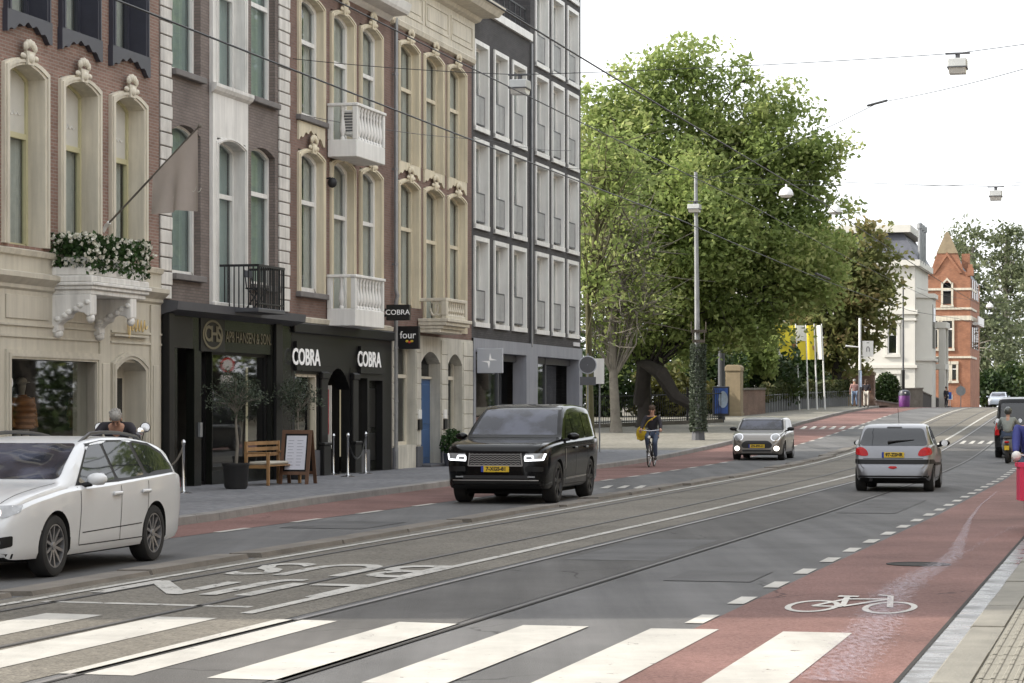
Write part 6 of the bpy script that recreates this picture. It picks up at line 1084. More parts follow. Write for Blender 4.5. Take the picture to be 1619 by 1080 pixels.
    def decal(nm, poly, view, m, offs=.006, cell=.07, sides=(1,), par=None, thick=0, label=None):
        out = []
        for sd in sides:
            b = bmesh.new(); vv = [b.verts.new((p[0], p[1], 0)) for p in poly]; b.faces.new(vv); a0 = min(p[0] for p in poly); a1 = max(p[0] for p in poly); b0 = min(p[1] for p in poly); b1 = max(p[1] for p in poly)
            for k in range(1, int((a1-a0)/cell)+1): bmesh.ops.bisect_plane(b, geom=b.verts[:]+b.edges[:]+b.faces[:], plane_co=(a0+k*(a1-a0)/(int((a1-a0)/cell)+1), 0, 0), plane_no=(1, 0, 0))
            for k in range(1, int((b1-b0)/cell)+1): bmesh.ops.bisect_plane(b, geom=b.verts[:]+b.edges[:]+b.faces[:], plane_co=(0, b0+k*(b1-b0)/(int((b1-b0)/cell)+1), 0), plane_no=(0, 1, 0))
            bad = []
            for v in b.verts:
                p, q = v.co.x, v.co.y
                if view == 'side': org, d = Vector((p, sd*3, q)), Vector((0, -sd, 0))
                elif view == 'front': org, d = Vector((L, p*sd, q)), Vector((-1, 0, 0))
                elif view == 'rear': org, d = Vector((-L, p*sd, q)), Vector((1, 0, 0))
                else: org, d = Vector((p, q*sd, 4)), Vector((0, 0, -1))
                h, nn, _, _ = bvh.ray_cast(org, d)
                if h is None: bad.append(v); continue
                if nn.dot(d) > 0: nn = -nn
                v.co = h + nn*offs
            if bad: bmesh.ops.delete(b, geom=bad, context='VERTS')
            bmesh.ops.triangulate(b, faces=[f for f in b.faces if len(f.verts) > 4]); bmesh.ops.recalc_face_normals(b, faces=b.faces)
            if thick: r_ = bmesh.ops.solidify(b, geom=b.faces[:], thickness=thick)
            e = bpy.data.meshes.new(nm); b.to_mesh(e); b.free(); e.polygons.foreach_set('use_smooth', [True]*len(e.polygons)); e.materials.append(M[m]); q = link(nm, e, par or o); out.append(q)
        return out
    def strip_(a, b, w_):
        d = Vector((b[0]-a[0], b[1]-a[1])).normalized(); q = Vector((-d.y, d.x))*w_/2; return [(a[0]+q.x, a[1]+q.y), (b[0]+q.x, b[1]+q.y), (b[0]-q.x, b[1]-q.y), (a[0]-q.x, a[1]-q.y)]
    for ax in axles:                                          # wheels
        for sd in (-1, 1):
            w_ = spec.get('tw', .215); y0 = sd*(Wm/2-.02); wh = link('wheel', None, o, (ax, y0, wr)); wh.empty_display_size = .1; rr = wr*spec.get('rimf', .69)
            prof = [(rr, -sd*w_), (wr*.93, -sd*w_), (wr, -sd*(w_-.03)), (wr, -sd*.035), (wr*.96, -sd*.012), (wr*.86, 0), (rr+.01, -sd*.006), (rr, -sd*.03)]; mb = MB(); mb.lathe(prof, 32, (0, 0, 0), 'y', cap=False); mb.build('tyre', 'tyre', wh, smooth=True)
            mb = MB(); mb.lathe([(rr+.005, -sd*.012), (rr*.95, -sd*.012), (rr*.93, -sd*.05), (rr*.9, -sd*.10)], 32, (0, 0, 0), 'y', cap=False); nsp = spec.get('spokes', 5)
            for k in range(nsp):
                a = 2*math.pi*k/nsp+.3; c, s_ = math.cos(a), math.sin(a); tw = rr*spec.get('spw', .17)
                pts = [(rr*.12, tw*.6), (rr*.95, tw*.5), (rr*.95, -tw*.5), (rr*.12, -tw*.6)]; q = [(p[0]*c-p[1]*s_, p[0]*s_+p[1]*c) for p in pts]
                mb.add([(p[0], -sd*(.035 if i in (0, 3) else .018), p[1]) for i, p in enumerate(q)] + [(p[0], -sd*.075, p[1]) for p in q], [(0, 1, 2, 3), (0, 4, 5, 1), (2, 6, 7, 3), (1, 5, 6, 2)])
            mb.lathe([(.001, -sd*.02), (rr*.18, -sd*.025), (rr*.2, -sd*.08)], 16, (0, 0, 0), 'y', cap=False); mb.build('rim', spec.get('rimm', 'rim'), wh)
            mb = MB(); mb.lathe([(rr*.93, -sd*.11), (.001, -sd*.11)], 24, (0, 0, 0), 'y', cap=False); mb.build('brake_disc', 'rim_dark', wh)
    mb = MB(); mb.box(spec['ra']-.3, spec['fa']+.3, -Wm*.36, Wm*.36, .17, .34); mb.build('floor_pan', 'underbody', o)
    def plate(view, yc, zc, txt, tilt=0, wid=.52, hgt=.11, yellow='plate_yellow'):
        d = 1 if view == 'front' else -1; h, nn, _, _ = bvh.ray_cast(Vector((d*L, yc, zc)), Vector((-d, 0, 0))); x = h.x + d*.02; pl = link('number_plate', MB().box(-.008, .008, -wid/2, wid/2, -hgt/2, hgt/2).mesh('number_plate', yellow), o, (x, yc, zc)); pl.rotation_euler = (0, tilt, 0)
        mb = MB(); q = -d*.0; sgn = 1 if d > 0 else -1; y_a = -sgn*(wid/2-.0); mb.box(d*.0085-.0004, d*.0085+.0004, min(y_a, y_a+sgn*.045), max(y_a, y_a+sgn*.045), -hgt/2, hgt/2); mb.build('plate_band', 'plate_blue', pl)
        if txt: lettering(txt, hgt*.86, 'plate_ink', pl, (d*.0095, sgn*.02, 0), (math.pi/2, 0, math.pi/2*d), depth=.002, squash=1.0, bold=.004); return pl
    def mirror(x, z, m, w_=.2, sds=(1, -1)):
        for sd in sds:
            y = fw(x)-shy-.02; mb = MB(); mb.ball((x-.02, sd*(y+.16), z+.02), (.075, .12, .068), 12, 8); mm = mb.build('mirror', m, o, smooth=True); mb = MB(); mb.tube([(x, sd*(y-.03), z-.05), (x-.01, sd*(y+.1), z-.03)], .03, 6); mb.build('mirror_arm', 'plastic', mm); mb = MB(); mb.lathe([(.07, 0), (.001, 0)], 12, (x-.105, sd*(y+.165), z+.02), 'x', cap=False); mb.build('mirror_glass', 'chrome', mm)
    return dict(o=o, body=body, decal=decal, strip=strip_, plate=plate, mirror=mirror, L=L, W=Wm, fz=fz, fw=fw, fb=fb)
def circ_(cx_, cz, rx, rz, n=14): return [(cx_+rx*math.cos(2*math.pi*k/n), cz+rz*math.sin(2*math.pi*k/n)) for k in range(n)]
def rnd(poly, r=.04, n=3):                                     # round the corners of an outline
    out = []; N = len(poly)
    for i in range(N):
        p = Vector(poly[i]); a = Vector(poly[i-1])-p; b = Vector(poly[(i+1) % N])-p; ra = min(r, a.length*.45); rb = min(r, b.length*.45); s_ = p+a.normalized()*ra; e = p+b.normalized()*rb
        for k in range(n+1): u = k/n; out.append(tuple(s_*(1-u)**2 + p*2*u*(1-u) + e*u*u))
    return out
def aim(front_axle_left, spec, heading):                       # car origin from where its left front tyre touches the road
    f = Vector((math.cos(heading), math.sin(heading), 0)); l = Vector((-math.sin(heading), math.cos(heading), 0)); return Vector(front_axle_left) - f*spec['fa'] - l*(spec['W']/2-.10)
TOUS = -math.pi/2 - TH                                          # nose towards the viewpoint, along the street
AWAY = math.pi/2 - TH
# --- white estate
SK = dict(L=4.66, W=1.81, wr=.325, fa=1.44, ra=-1.25, spokes=10, spw=.13, top=[(2.33, .62), (2.315, .68), (2.27, .745), (2.15, .80), (1.9, .87), (1.5, .935), (1.12, .985), (.72, 1.17), (.28, 1.365), (.05, 1.42), (-.4, 1.45), (-.9, 1.44), (-1.4, 1.40), (-1.75, 1.335), (-1.93, 1.25), (-2.06, 1.13), (-2.2, .985), (-2.27, .92), (-2.32, .82), (-2.33, .6)],
    belt=[(2.33, .56), (2.2, .72), (1.5, .86), (1.1, .90), (0, .935), (-1.2, .985), (-1.9, 1.01), (-2.15, .98), (-2.33, .56)], plan=[(2.33, .62), (2.31, .70), (2.25, .765), (2.12, .825), (1.85, .875), (1.4, .897), (0, .905), (-1.2, .903), (-1.8, .885), (-2.1, .845), (-2.25, .79), (-2.31, .74), (-2.33, .66)], bot=[(2.33, .28), (2.2, .21), (1.0, .20), (-1.5, .21), (-2.1, .24), (-2.33, .33)], roof=(-1.9, .1), tumble=.38)
hd_ = TOUS + .015; C = car('estate_car', 'white estate car with roof rails driving in the left lane', 'car', SK, aim(G(78, 912), SK, hd_), hd_, 'paint_white'); o = C['o']; dc = C['decal']
for nm, poly in (('front_side_window', [(.78, .955), (.22, 1.335), (-.13, 1.375), (-.20, .965)]), ('rear_side_window', [(-.27, .968), (-.20, 1.378), (-.88, 1.385), (-1.02, 1.0)]), ('quarter_window', [(-1.12, 1.005), (-.98, 1.37), (-1.42, 1.325), (-1.72, 1.225), (-1.90, 1.08), (-1.88, 1.035)])): dc(nm, rnd(poly, .05), 'side', 'car_glass', .006, .06, (1, -1))
dc('window_trim', [(.86, .935), (.20, 1.372), (-.2, 1.405), (-.95, 1.40), (-1.45, 1.355), (-1.78, 1.25), (-1.97, 1.07), (-1.93, 1.01), (-1.0, .975), (-.2, .945)], 'side', 'plastic', .003, .06, (1, -1))
dc('windscreen', rnd([(-.72, 1.005), (.72, 1.005), (.58, 1.375), (-.58, 1.375)], .06), 'front', 'screen_glass', .005, .07); dc('rear_window', rnd([(-.58, 1.06), (.58, 1.06), (.52, 1.31), (-.52, 1.31)], .05), 'rear', 'car_glass', .005)
dc('headlight', rnd([(.40, .635), (.72, .65), (.815, .70), (.80, .775), (.62, .77), (.42, .72)], .02), 'front', 'lamp_glass', .006, .03, (1, -1)); dc('headlight_bulb', rnd([(.50, .645), (.66, .655), (.66, .735), (.50, .72)], .04), 'front', 'lamp_lit', .012, .04, (1, -1))
dc('grille', rnd([(-.38, .60), (.38, .60), (.40, .735), (-.40, .735)], .03), 'front', 'grille_dark', .006, .06); dc('lower_grille', rnd([(-.45, .29), (.45, .29), (.42, .42), (-.42, .42)], .03), 'front', 'grille_dark', .005, .06); dc('fog_light_recess', rnd([(.52, .30), (.76, .36), (.77, .47), (.53, .43)], .02), 'front', 'plastic', .005, .04, (1, -1)); dc('fog_light', rnd([(.56, .35), (.67, .37), (.67, .44), (.56, .42)], .03), 'front', 'lamp_glass', .010, .04, (1, -1))
for a, b in (((.86, .30), (.84, .92)), ((-.235, .30), (-.235, .95)), ((-1.0, .56), (-1.02, .98)), ((-.92, .30), (-.98, .52)), ((.86, .30), (-.92, .30))): dc('door_seam', C['strip'](a, b, .012), 'side', 'seam', .0025, .05, (1, -1))
dc('sill_trim', C['strip']((.78, .43), (-.85, .46), .012), 'side', 'seam', .002, .06, (1, -1))
for x in (-.10, -.92): dc('door_handle', rnd([(x-.11, .80), (x+.11, .80), (x+.11, .84), (x-.11, .84)], .015), 'side', 'paint_white', .030, .05, (1, -1), thick=.025)
dc('tail_light', rnd([(.56, .80), (.82, .82), (.80, .95), (.6, .93)], .02), 'rear', 'tail_red', .008, .05, (1, -1)); C['mirror'](.66, .98, 'paint_white'); C['plate']('front', 0, .5, '')
for sd in (1, -1): mb = MB(); mb.tube([(x, sd*(.575-.03*abs(x+.5)), C['fz'](x)-.015 + (.055 if i not in (0, 7) else -.01)) for i, x in enumerate(np.linspace(.15, -1.75, 8))], .022, 6); mb.build('roof_rail', 'rim_dark', o, smooth=True)
dc('headliner_shade', [(0, 0), (.01, 0), (.01, .01)], 'top', 'plastic', -.2)[0] if False else None
for a, b in (((2.17, .60), (1.15, .74)), ((2.2, -.58), (2.2, .58))): dc('bonnet_seam', C['strip'](a, b, .010), 'top', 'seam', .002, .08, (1, -1) if a[1] != b[1] and a[1] > 0 else (1,))
dc('badge', circ_(0, .775, .045, .045), 'front', 'chrome', .008, .05); dc('fuel_flap', C['strip']((-1.62, .80), (-1.46, .80), .15), 'side', 'paint_white', .0015, .06, (-1,)); dc('lower_lip', [(-.74, .235), (.74, .235), (.76, .285), (-.76, .285)], 'front', 'plastic', .004, .06)
# --- black SUV
RR = dict(L=5.0, W=1.98, wr=.385, fa=1.52, ra=-1.40, spokes=7, spw=.22, tw=.26, rimf=.72, rimm='rim_dark', tumble=.24, shoulder=.045, top=[(2.5, .96), (2.49, 1.0), (2.44, 1.055), (2.3, 1.10), (1.9, 1.145), (1.3, 1.19), (1.12, 1.215), (.78, 1.43), (.42, 1.66), (.2, 1.75), (-.2, 1.81), (-.8, 1.83), (-1.5, 1.81), (-2.0, 1.77), (-2.25, 1.70), (-2.34, 1.5), (-2.40, 1.2), (-2.46, 1.0), (-2.5, .8)],
    belt=[(2.5, .88), (2.4, 1.0), (1.9, 1.08), (1.1, 1.12), (0, 1.14), (-1.4, 1.16), (-2.2, 1.17), (-2.5, .78)], plan=[(2.5, .74), (2.48, .82), (2.42, .89), (2.25, .95), (1.9, .975), (1.4, .988), (0, .99), (-1.5, .985), (-2.1, .96), (-2.35, .90), (-2.46, .84), (-2.5, .78)], bot=[(2.5, .36), (2.35, .28), (1.0, .26), (-1.6, .27), (-2.2, .32), (-2.5, .42)], roof=(-2.2, .3))
hd_ = TOUS + .02; C = car('suv', 'black SUV with lit headlights driving towards the crossing', 'car', RR, aim(G(877, 795), RR, hd_), hd_, 'paint_black'); o = C['o']; dc = C['decal']
for nm, poly in (('front_side_window', [(.78, 1.16), (.30, 1.60), (.06, 1.66), (.02, 1.165)]), ('rear_side_window', [(-.06, 1.168), (-.02, 1.665), (-.98, 1.68), (-1.02, 1.18)]), ('quarter_window', [(-1.1, 1.185), (-1.06, 1.68), (-1.95, 1.63), (-2.05, 1.2)])): dc(nm, rnd(poly, .05), 'side', 'car_glass', .006, .06, (1, -1))
dc('screen_surround', rnd([(-.90, 1.20), (.90, 1.20), (.735, 1.765), (-.735, 1.765)], .04), 'front', 'plastic', .003, .06); dc('windscreen', rnd([(-.83, 1.235), (.83, 1.235), (.69, 1.72), (-.69, 1.72)], .06), 'front', 'screen_glass', .005, .07); dc('rear_window', rnd([(-.66, 1.22), (.66, 1.22), (.6, 1.66), (-.6, 1.66)], .05), 'rear', 'car_glass', .005)
dc('grille', rnd([(-.50, .70), (.50, .70), (.47, .935), (-.47, .935)], .025), 'front', 'grille_dark', .006, .05)
dc('grille_frame', C['strip']((-.50, .705), (.50, .705), .025), 'front', 'grille_light', .016, .05); dc('grille_frame', C['strip']((.505, .70), (.48, .935), .025), 'front', 'grille_light', .016, .05, (1, -1))
for r_ in range(5):
    for k in range(22):
        x0 = -.47+.0427*k; za = .735+.042*r_; dz = .016 if k % 2 else -.004; dz2 = -.004 if k % 2 else .016; dc('grille_slat', C['strip']((x0, za+dz), (x0+.044, za+dz2), .014), 'front', 'grille_light', .014, .05) if k % 1 == 0 else None
dc('headlight', rnd([(.54, .80), (.86, .82), (.905, .93), (.56, .93)], .02), 'front', 'lamp_glass', .006, .04, (1, -1))
for a, b, w_ in (((.55, .80), (.87, .815), .028), ((.87, .81), (.905, .925), .026), ((.56, .81), (.56, .88), .03), ((.56, .885), (.70, .885), .026), ((.70, .88), (.71, .82), .03)): dc('light_strip', C['strip'](a, b, w_), 'front', 'lamp_strip', .014, .04, (1, -1))
dc('bumper_intake', rnd([(-.62, .47), (.62, .47), (.66, .53), (-.66, .53)], .02), 'front', 'grille_dark', .006, .06); dc('side_intake', rnd([(.56, .60), (.88, .60), (.88, .69), (.56, .69)], .02), 'front', 'plastic', .006, .05, (1, -1)); dc('bumper_strip', C['strip']((-.80, .44), (.80, .44), .018), 'front', 'grille_light', .012, .06); dc('fog_light', rnd([(.60, .49), (.74, .49), (.74, .515), (.60, .515)], .01), 'front', 'lamp_glass', .012, .04, (1, -1)); dc('lower_bumper', [(-.86, .30), (.86, .30), (.88, .42), (-.88, .42)], 'front', 'plastic', .004, .06)
lettering('RANGE ROVER', .10, 'chrome', o, (2.455, 0, 1.015), (math.radians(62), 0, math.pi/2), depth=.006, squash=1.15, spacing=1.25, bold=.004)
for a, b in (((.92, .34), (.90, 1.12)), ((.02, .34), (.02, 1.15)), ((-1.05, .75), (-1.06, 1.17)), ((.92, .33), (-.9, .33)), ((1.1, 1.03), (-2.2, 1.06))): dc('door_seam', C['strip'](a, b, .012), 'side', 'seam', .0025, .05, (1, -1))
dc('sill_strip', C['strip']((.95, .44), (-.95, .46), .03), 'side', 'grille_light', .008, .06, (1, -1)); dc('fender_vent', rnd([(.95, .62), (1.02, .62), (1.0, 1.0), (.95, 1.0)], .01), 'side', 'grille_light', .006, .05, (1, -1))
for x in (.16, -.85): dc('door_handle', rnd([(x-.12, .985), (x+.12, .985), (x+.12, 1.02), (x-.12, 1.02)], .015), 'side', 'paint_black', .028, .05, (1, -1), thick=.02)
dc('tail_light', rnd([(.72, .92), (.93, .92), (.92, 1.18), (.74, 1.18)], .02), 'rear', 'tail_red', .008, .05, (1, -1)); C['mirror'](.80, 1.2, 'paint_black'); C['plate']('front', -.0, .645, '7-XGS-81')
for a, b in (((2.36, .80), (1.2, .86)), ((2.40, -.7), (2.40, .7))): dc('bonnet_seam', C['strip'](a, b, .012), 'top', 'seam', .002, .08, (1, -1) if a[1] > 0 else (1,))
# --- grey-bronze small hatchback
MN = dict(L=3.85, W=1.73, wr=.31, fa=1.21, ra=-1.28, spokes=5, tumble=.2, shoulder=.045, top=[(1.92, .60), (1.91, .66), (1.86, .76), (1.75, .84), (1.5, .90), (1.0, .965), (.82, .99), (.52, 1.18), (.25, 1.345), (.05, 1.39), (-.5, 1.41), (-1.2, 1.385), (-1.5, 1.34), (-1.6, 1.25), (-1.72, 1.0), (-1.86, .86), (-1.92, .62)],
    belt=[(1.92, .54), (1.8, .74), (1.2, .88), (.8, .915), (-1.2, .95), (-1.7, .94), (-1.92, .56)], plan=[(1.92, .58), (1.90, .66), (1.83, .75), (1.65, .82), (1.2, .855), (-1.2, .865), (-1.6, .83), (-1.84, .74), (-1.92, .62)], bot=[(1.92, .26), (1.8, .19), (0, .18), (-1.7, .2), (-1.92, .3)], roof=(-1.55, .15))
hd_ = TOUS + .03; pm = G(1200.6, 727.4); f_ = Vector((math.cos(hd_), math.sin(hd_), 0)); C = car('small_hatchback', 'bronze-grey small hatchback with round headlights and lit fog lamps', 'car', MN, pm - f_*MN['fa'], hd_, 'paint_bronze', 'paint_roof_white'); o = C['o']; dc = C['decal']
for nm, poly in (('front_side_window', [(.60, .945), (.18, 1.30), (-.02, 1.33), (-.62, 1.335), (-.66, .965)]), ('quarter_window', [(-.72, .968), (-.68, 1.335), (-1.35, 1.29), (-1.42, .985)])): dc(nm, rnd(poly, .05), 'side', 'car_glass', .006, .06, (1, -1))
dc('screen_surround', rnd([(-.76, .985), (.76, .985), (.67, 1.365), (-.67, 1.365)], .04), 'front', 'plastic', .003, .06); dc('windscreen', rnd([(-.70, 1.005), (.70, 1.005), (.62, 1.335), (-.62, 1.335)], .05), 'front', 'screen_glass', .005, .07); dc('rear_window', rnd([(-.56, 1.02), (.56, 1.02), (.5, 1.28), (-.5, 1.28)], .05), 'rear', 'car_glass', .005)
circ = lambda cx_, cz, rx, rz, n=20: [(cx_+rx*math.cos(2*math.pi*k/n), cz+rz*math.sin(2*math.pi*k/n)) for k in range(n)]
dc('headlight_ring', circ(.60, .755, .155, .125), 'front', 'chrome', .006, .03, (1, -1)); dc('headlight', circ(.60, .755, .125, .10), 'front', 'lamp_glass', .012, .03, (1, -1)); dc('fog_light', circ(.64, .395, .085, .08), 'front', 'lamp_lit', .010, .05, (1, -1))
dc('grille', rnd([(-.46, .40), (.46, .40), (.52, .52), (.38, .645), (-.38, .645), (-.52, .52)], .08), 'front', 'grille_dark', .006, .06); dc('lower_grille', rnd([(-.46, .285), (.46, .285), (.48, .355), (-.48, .355)], .03), 'front', 'grille_dark', .006, .06); dc('bumper_strip', C['strip']((-.5, .26), (.5, .26), .025), 'front', 'grille_light', .010, .06); C['plate']('front', 0, .47, 'ZN-894-H'); C['mirror'](.55, 1.0, 'black_paint')
for a, b in (((.70, .26), (.68, .91)), ((-.65, .26), (-.66, .95))): dc('door_seam', C['strip'](a, b, .012), 'side', 'seam', .0025, .05, (1, -1))
dc('arch_trim', C['strip']((.9, .23), (-.95, .23), .07), 'side', 'plastic', .006, .06, (1, -1)); dc('door_handle', rnd([(-.58, .82), (-.38, .82), (-.38, .86), (-.58, .86)], .015), 'side', 'chrome', .02, .05, (1, -1)); dc('tail_light', circ(.66, .75, .1, .14), 'rear', 'tail_red', .008, .06, (1, -1))
# --- silver hatchback seen from behind
PG = dict(L=3.83, W=1.67, wr=.295, fa=1.22, ra=-1.22, spokes=7, tumble=.30, shoulder=.05, top=[(1.91, .58), (1.88, .68), (1.75, .77), (1.3, .90), (.95, .965), (.6, 1.14), (.2, 1.34), (0, 1.39), (-.5, 1.425), (-1.1, 1.405), (-1.38, 1.35), (-1.5, 1.26), (-1.66, 1.03), (-1.74, .95), (-1.80, .86), (-1.84, .66), (-1.86, .60), (-1.915, .52)],
    belt=[(1.91, .52), (1.7, .70), (.9, .87), (0, .92), (-1.2, .99), (-1.6, .97), (-1.8, .82), (-1.915, .46)], plan=[(1.91, .52), (1.86, .66), (1.7, .76), (1.2, .82), (0, .835), (-1.2, .83), (-1.6, .79), (-1.8, .745), (-1.86, .74), (-1.915, .66)], bot=[(1.91, .26), (1.7, .19), (0, .18), (-1.6, .22), (-1.915, .30)], roof=(-1.4, .1))
hd_ = AWAY + .02; pm = G(1415.5, 776.5); f_ = Vector((math.cos(hd_), math.sin(hd_), 0)); C = car('hatchback', 'silver hatchback seen from behind with red tail lights', 'car', PG, pm - f_*PG['ra'], hd_, 'paint_silver'); o = C['o']; dc = C['decal']
dc('rear_window', rnd([(-.71, .965), (.71, .965), (.60, 1.325), (-.60, 1.325)], .08), 'rear', 'car_glass', .005, .06); dc('brake_light', rnd([(-.16, 1.325), (.16, 1.325), (.15, 1.352), (-.15, 1.352)], .01), 'rear', 'plastic', .008, .06)
dc('tail_light', rnd([(.50, .755), (.62, .745), (.79, .785), (.77, .915), (.65, .935), (.54, .87)], .05), 'rear', 'tail_red', .012, .04, (1, -1)); dc('bumper_strip', rnd([(-.83, .585), (.83, .585), (.81, .68), (-.81, .68)], .02), 'rear', 'plastic', .012, .05); dc('tailgate_seam', C['strip']((-.62, .70), (.62, .70), .012), 'rear', 'seam', .003, .05); dc('plate_recess', rnd([(-.36, .735), (.36, .735), (.36, .86), (-.36, .86)], .03), 'rear', 'paint_silver', .002, .06); dc('lower_bumper', [(-.72, .29), (.72, .29), (.74, .345), (-.74, .345)], 'rear', 'plastic', .006, .05); dc('fog_light', rnd([(-.10, .51), (0, .48), (.10, .51), (.06, .535), (-.06, .535)], .02), 'rear', 'tail_red', .012, .05)
C['plate']('rear', 0, .775, '97-ZSHR', wid=.46); C['mirror'](.58, .97, 'plastic')
for nm, poly in (('front_side_window', [(.70, .93), (.16, 1.32), (-.10, 1.35), (-.60, 1.36), (-.64, .97)]), ('quarter_window', [(-.70, .975), (-.66, 1.36), (-1.15, 1.30), (-1.38, 1.02)])): dc(nm, rnd(poly, .05), 'side', 'car_glass', .006, .06, (1, -1))
for a, b in (((.72, .28), (.70, .88)), ((-.65, .28), (-.66, .95)), ((.72, .27), (-.7, .27))): dc('door_seam', C['strip'](a, b, .012), 'side', 'seam', .0025, .05, (1, -1))
dc('side_strip', C['strip']((.85, .55), (-.88, .57), .06), 'side', 'plastic', .010, .06, (1, -1)); dc('headlight', rnd([(.4, .66), (.72, .70), (.7, .78), (.5, .76)], .02), 'front', 'lamp_glass', .006, .05, (1, -1))
mb = MB(); mb.tube([(-1.69, .12, 1.035), (-1.665, -.05, 1.06), (-1.63, -.42, 1.085)], [.03, .018, .01], 6); mb.build('wiper', 'plastic', o); mb = MB(); mb.tube([(-.2, 0, 1.42), (-.5, 0, 1.75)], .005, 4); mb.build('aerial', 'plastic', o)
mb = MB(); mb.tube([(-1.93, .45, .26), (-1.7, .45, .26)], .035, 8); mb.build('exhaust', 'plastic', o)
# --- black van ahead
VN = dict(L=5.0, W=1.93, wr=.34, fa=1.55, ra=-1.55, spokes=5, tumble=.12, shoulder=.04, top=[(2.5, .7), (2.4, .95), (1.9, 1.08), (1.6, 1.15), (1.0, 1.9), (.7, 2.04), (-.5, 2.08), (-2.0, 2.07), (-2.35, 2.02), (-2.43, 1.86), (-2.5, 1.05)], belt=[(2.5, .62), (2.3, .86), (1.6, 1.02), (-2.3, 1.06), (-2.5, .95)], plan=[(2.5, .6), (2.4, .8), (2.0, .92), (1.2, .96), (-2.0, .96), (-2.35, .94), (-2.45, .91), (-2.5, .86)], bot=[(2.5, .3), (2.2, .24), (-2.2, .26), (-2.5, .34)], roof=(-2.3, .8))
hd_ = AWAY; Yv = 80.5; pv = P(1570, 700, Yv); pv.z = g(Yv)+.0; r_ = Vector((math.sin(hd_), -math.cos(hd_), 0)); f_ = Vector((math.cos(hd_), math.sin(hd_), 0)); C = car('van', 'black passenger van ahead of the scooter riders', 'van', VN, pv + r_*.97 + f_*2.5, hd_, 'paint_van', 'paint_silver'); dc = C['decal']
C['o'].rotation_euler = (0, -math.atan((g(82.5)-g(79))/3.5), hd_)
dc('rear_window', rnd([(-.72, 1.1), (.72, 1.1), (.70, 1.88), (-.70, 1.88)], .06), 'rear', 'car_glass', .005, .07); dc('tail_light', rnd([(.76, .80), (.905, .80), (.90, 1.28), (.78, 1.28)], .02), 'rear', 'tail_red', .012, .06, (1, -1)); dc('bumper', rnd([(-.88, .40), (.88, .40), (.88, .62), (-.88, .62)], .03), 'rear', 'plastic', .02, .06); C['plate']('rear', 0, .85, ''); C['mirror'](1.35, 1.15, 'paint_van')
dc('side_window', rnd([(.9, 1.1), (.7, 1.70), (-2.1, 1.72), (-2.15, 1.1)], .06), 'side', 'car_glass', .005, .08, (1, -1)); dc('windscreen', rnd([(-.72, 1.2), (.72, 1.2), (.7, 1.75), (-.7, 1.75)], .05), 'front', 'screen_glass', .005, .08)
# --- pale car farther along
hd_ = TOUS; Yf = 225; pv = P(1579, 648, Yf); pv.z = g(Yf); C = car('saloon_car', 'pale blue-grey car far along the street behind the van', 'car', dict(SK), pv, hd_, 'paint_blue_grey'); dc = C['decal']
dc('windscreen', rnd([(-.66, 1.02), (.66, 1.02), (.57, 1.375), (-.57, 1.375)], .05), 'front', 'screen_glass', .005, .09); dc('side_window', [(.7, .96), (.2, 1.35), (-1.4, 1.34), (-1.85, 1.06)], 'side', 'car_glass', .005, .1, (1, -1)); dc('headlight', rnd([(.40, .635), (.72, .65), (.80, .775), (.42, .72)], .02), 'front', 'lamp_glass', .006, .08, (1, -1)); C['mirror'](.66, .98, 'paint_blue_grey')
# ------------------------------------------------------------------ people
mat('skin', (0.42, 0.24, 0.17), .6, .08, 8); mat('hair_grey', (0.30, 0.29, 0.27), .8, .25, 20); mat('hair_brown', (0.07, 0.045, 0.03), .8, .25, 20); mat('jacket_dark', (0.022, 0.020, 0.026), .85, .2, 5); mat('jeans', (0.055, 0.075, 0.12), .85, .25, 6); mat('jeans_pale', (0.16, 0.22, 0.33), .85, .2, 6); mat('shirt_pink', (0.30, 0.17, 0.16), .85, .15, 6); mat('jacket_grey', (0.24, 0.26, 0.24), .8, .15, 6); mat('jacket_blue', (0.03, 0.04, 0.20), .7, .15, 6); mat('trousers_pale', (0.5, 0.47, 0.42), .85, .1); mat('shoe', (0.03, 0.028, 0.026), .7, .1); mat('helmet_dark', (0.05, 0.055, 0.05), .3, .1, coat=.4); mat('eye', (0.02, 0.015, 0.012), .3, 0)
def skin(name, V, Eg, m, parent, root=0, sub=2):
    me = bpy.data.meshes.new(name); b = bmesh.new(); ly = b.verts.layers.skin.verify(); vs = []
    for i, (p, r) in enumerate(V):
        v = b.verts.new(p); r = r if isinstance(r, tuple) else (r, r); v[ly].radius = r; v[ly].use_root = (i == root); vs.append(v)
    for a, c in Eg: b.edges.new((vs[a], vs[c]))
    b.to_mesh(me); b.free(); o = bpy.data.objects.new(name, me); SC.collection.objects.link(o); md = o.modifiers.new('s', 'SKIN'); md.use_smooth_shade = True; md.branch_smoothing = .3; sb = o.modifiers.new('u', 'SUBSURF'); sb.levels = sub; sb.render_levels = sub
    bpy.context.view_layer.update(); ev = bpy.data.meshes.new_from_object(o.evaluated_get(bpy.context.evaluated_depsgraph_get())); bpy.data.objects.remove(o); ev.materials.clear(); ev.materials.append(M[m]); ev.polygons.foreach_set('use_smooth', [True]*len(ev.polygons)); return link(name, ev, parent)
STAND = dict(pelvis=(0, 0, .95), belly=(0, -.01, 1.12), chest=(0, 0, 1.32), neck=(0, 0, 1.47), head=(0, -.015, 1.62), shL=(.19, 0, 1.41), shR=(-.19, 0, 1.41), elL=(.25, .02, 1.14), elR=(-.25, .02, 1.14), wrL=(.25, -.08, .90), wrR=(-.25, -.08, .90), hiL=(.10, 0, .90), hiR=(-.10, 0, .90), knL=(.11, -.02, .50), knR=(-.11, -.02, .50), anL=(.11, .03, .09), anR=(-.11, .03, .09))
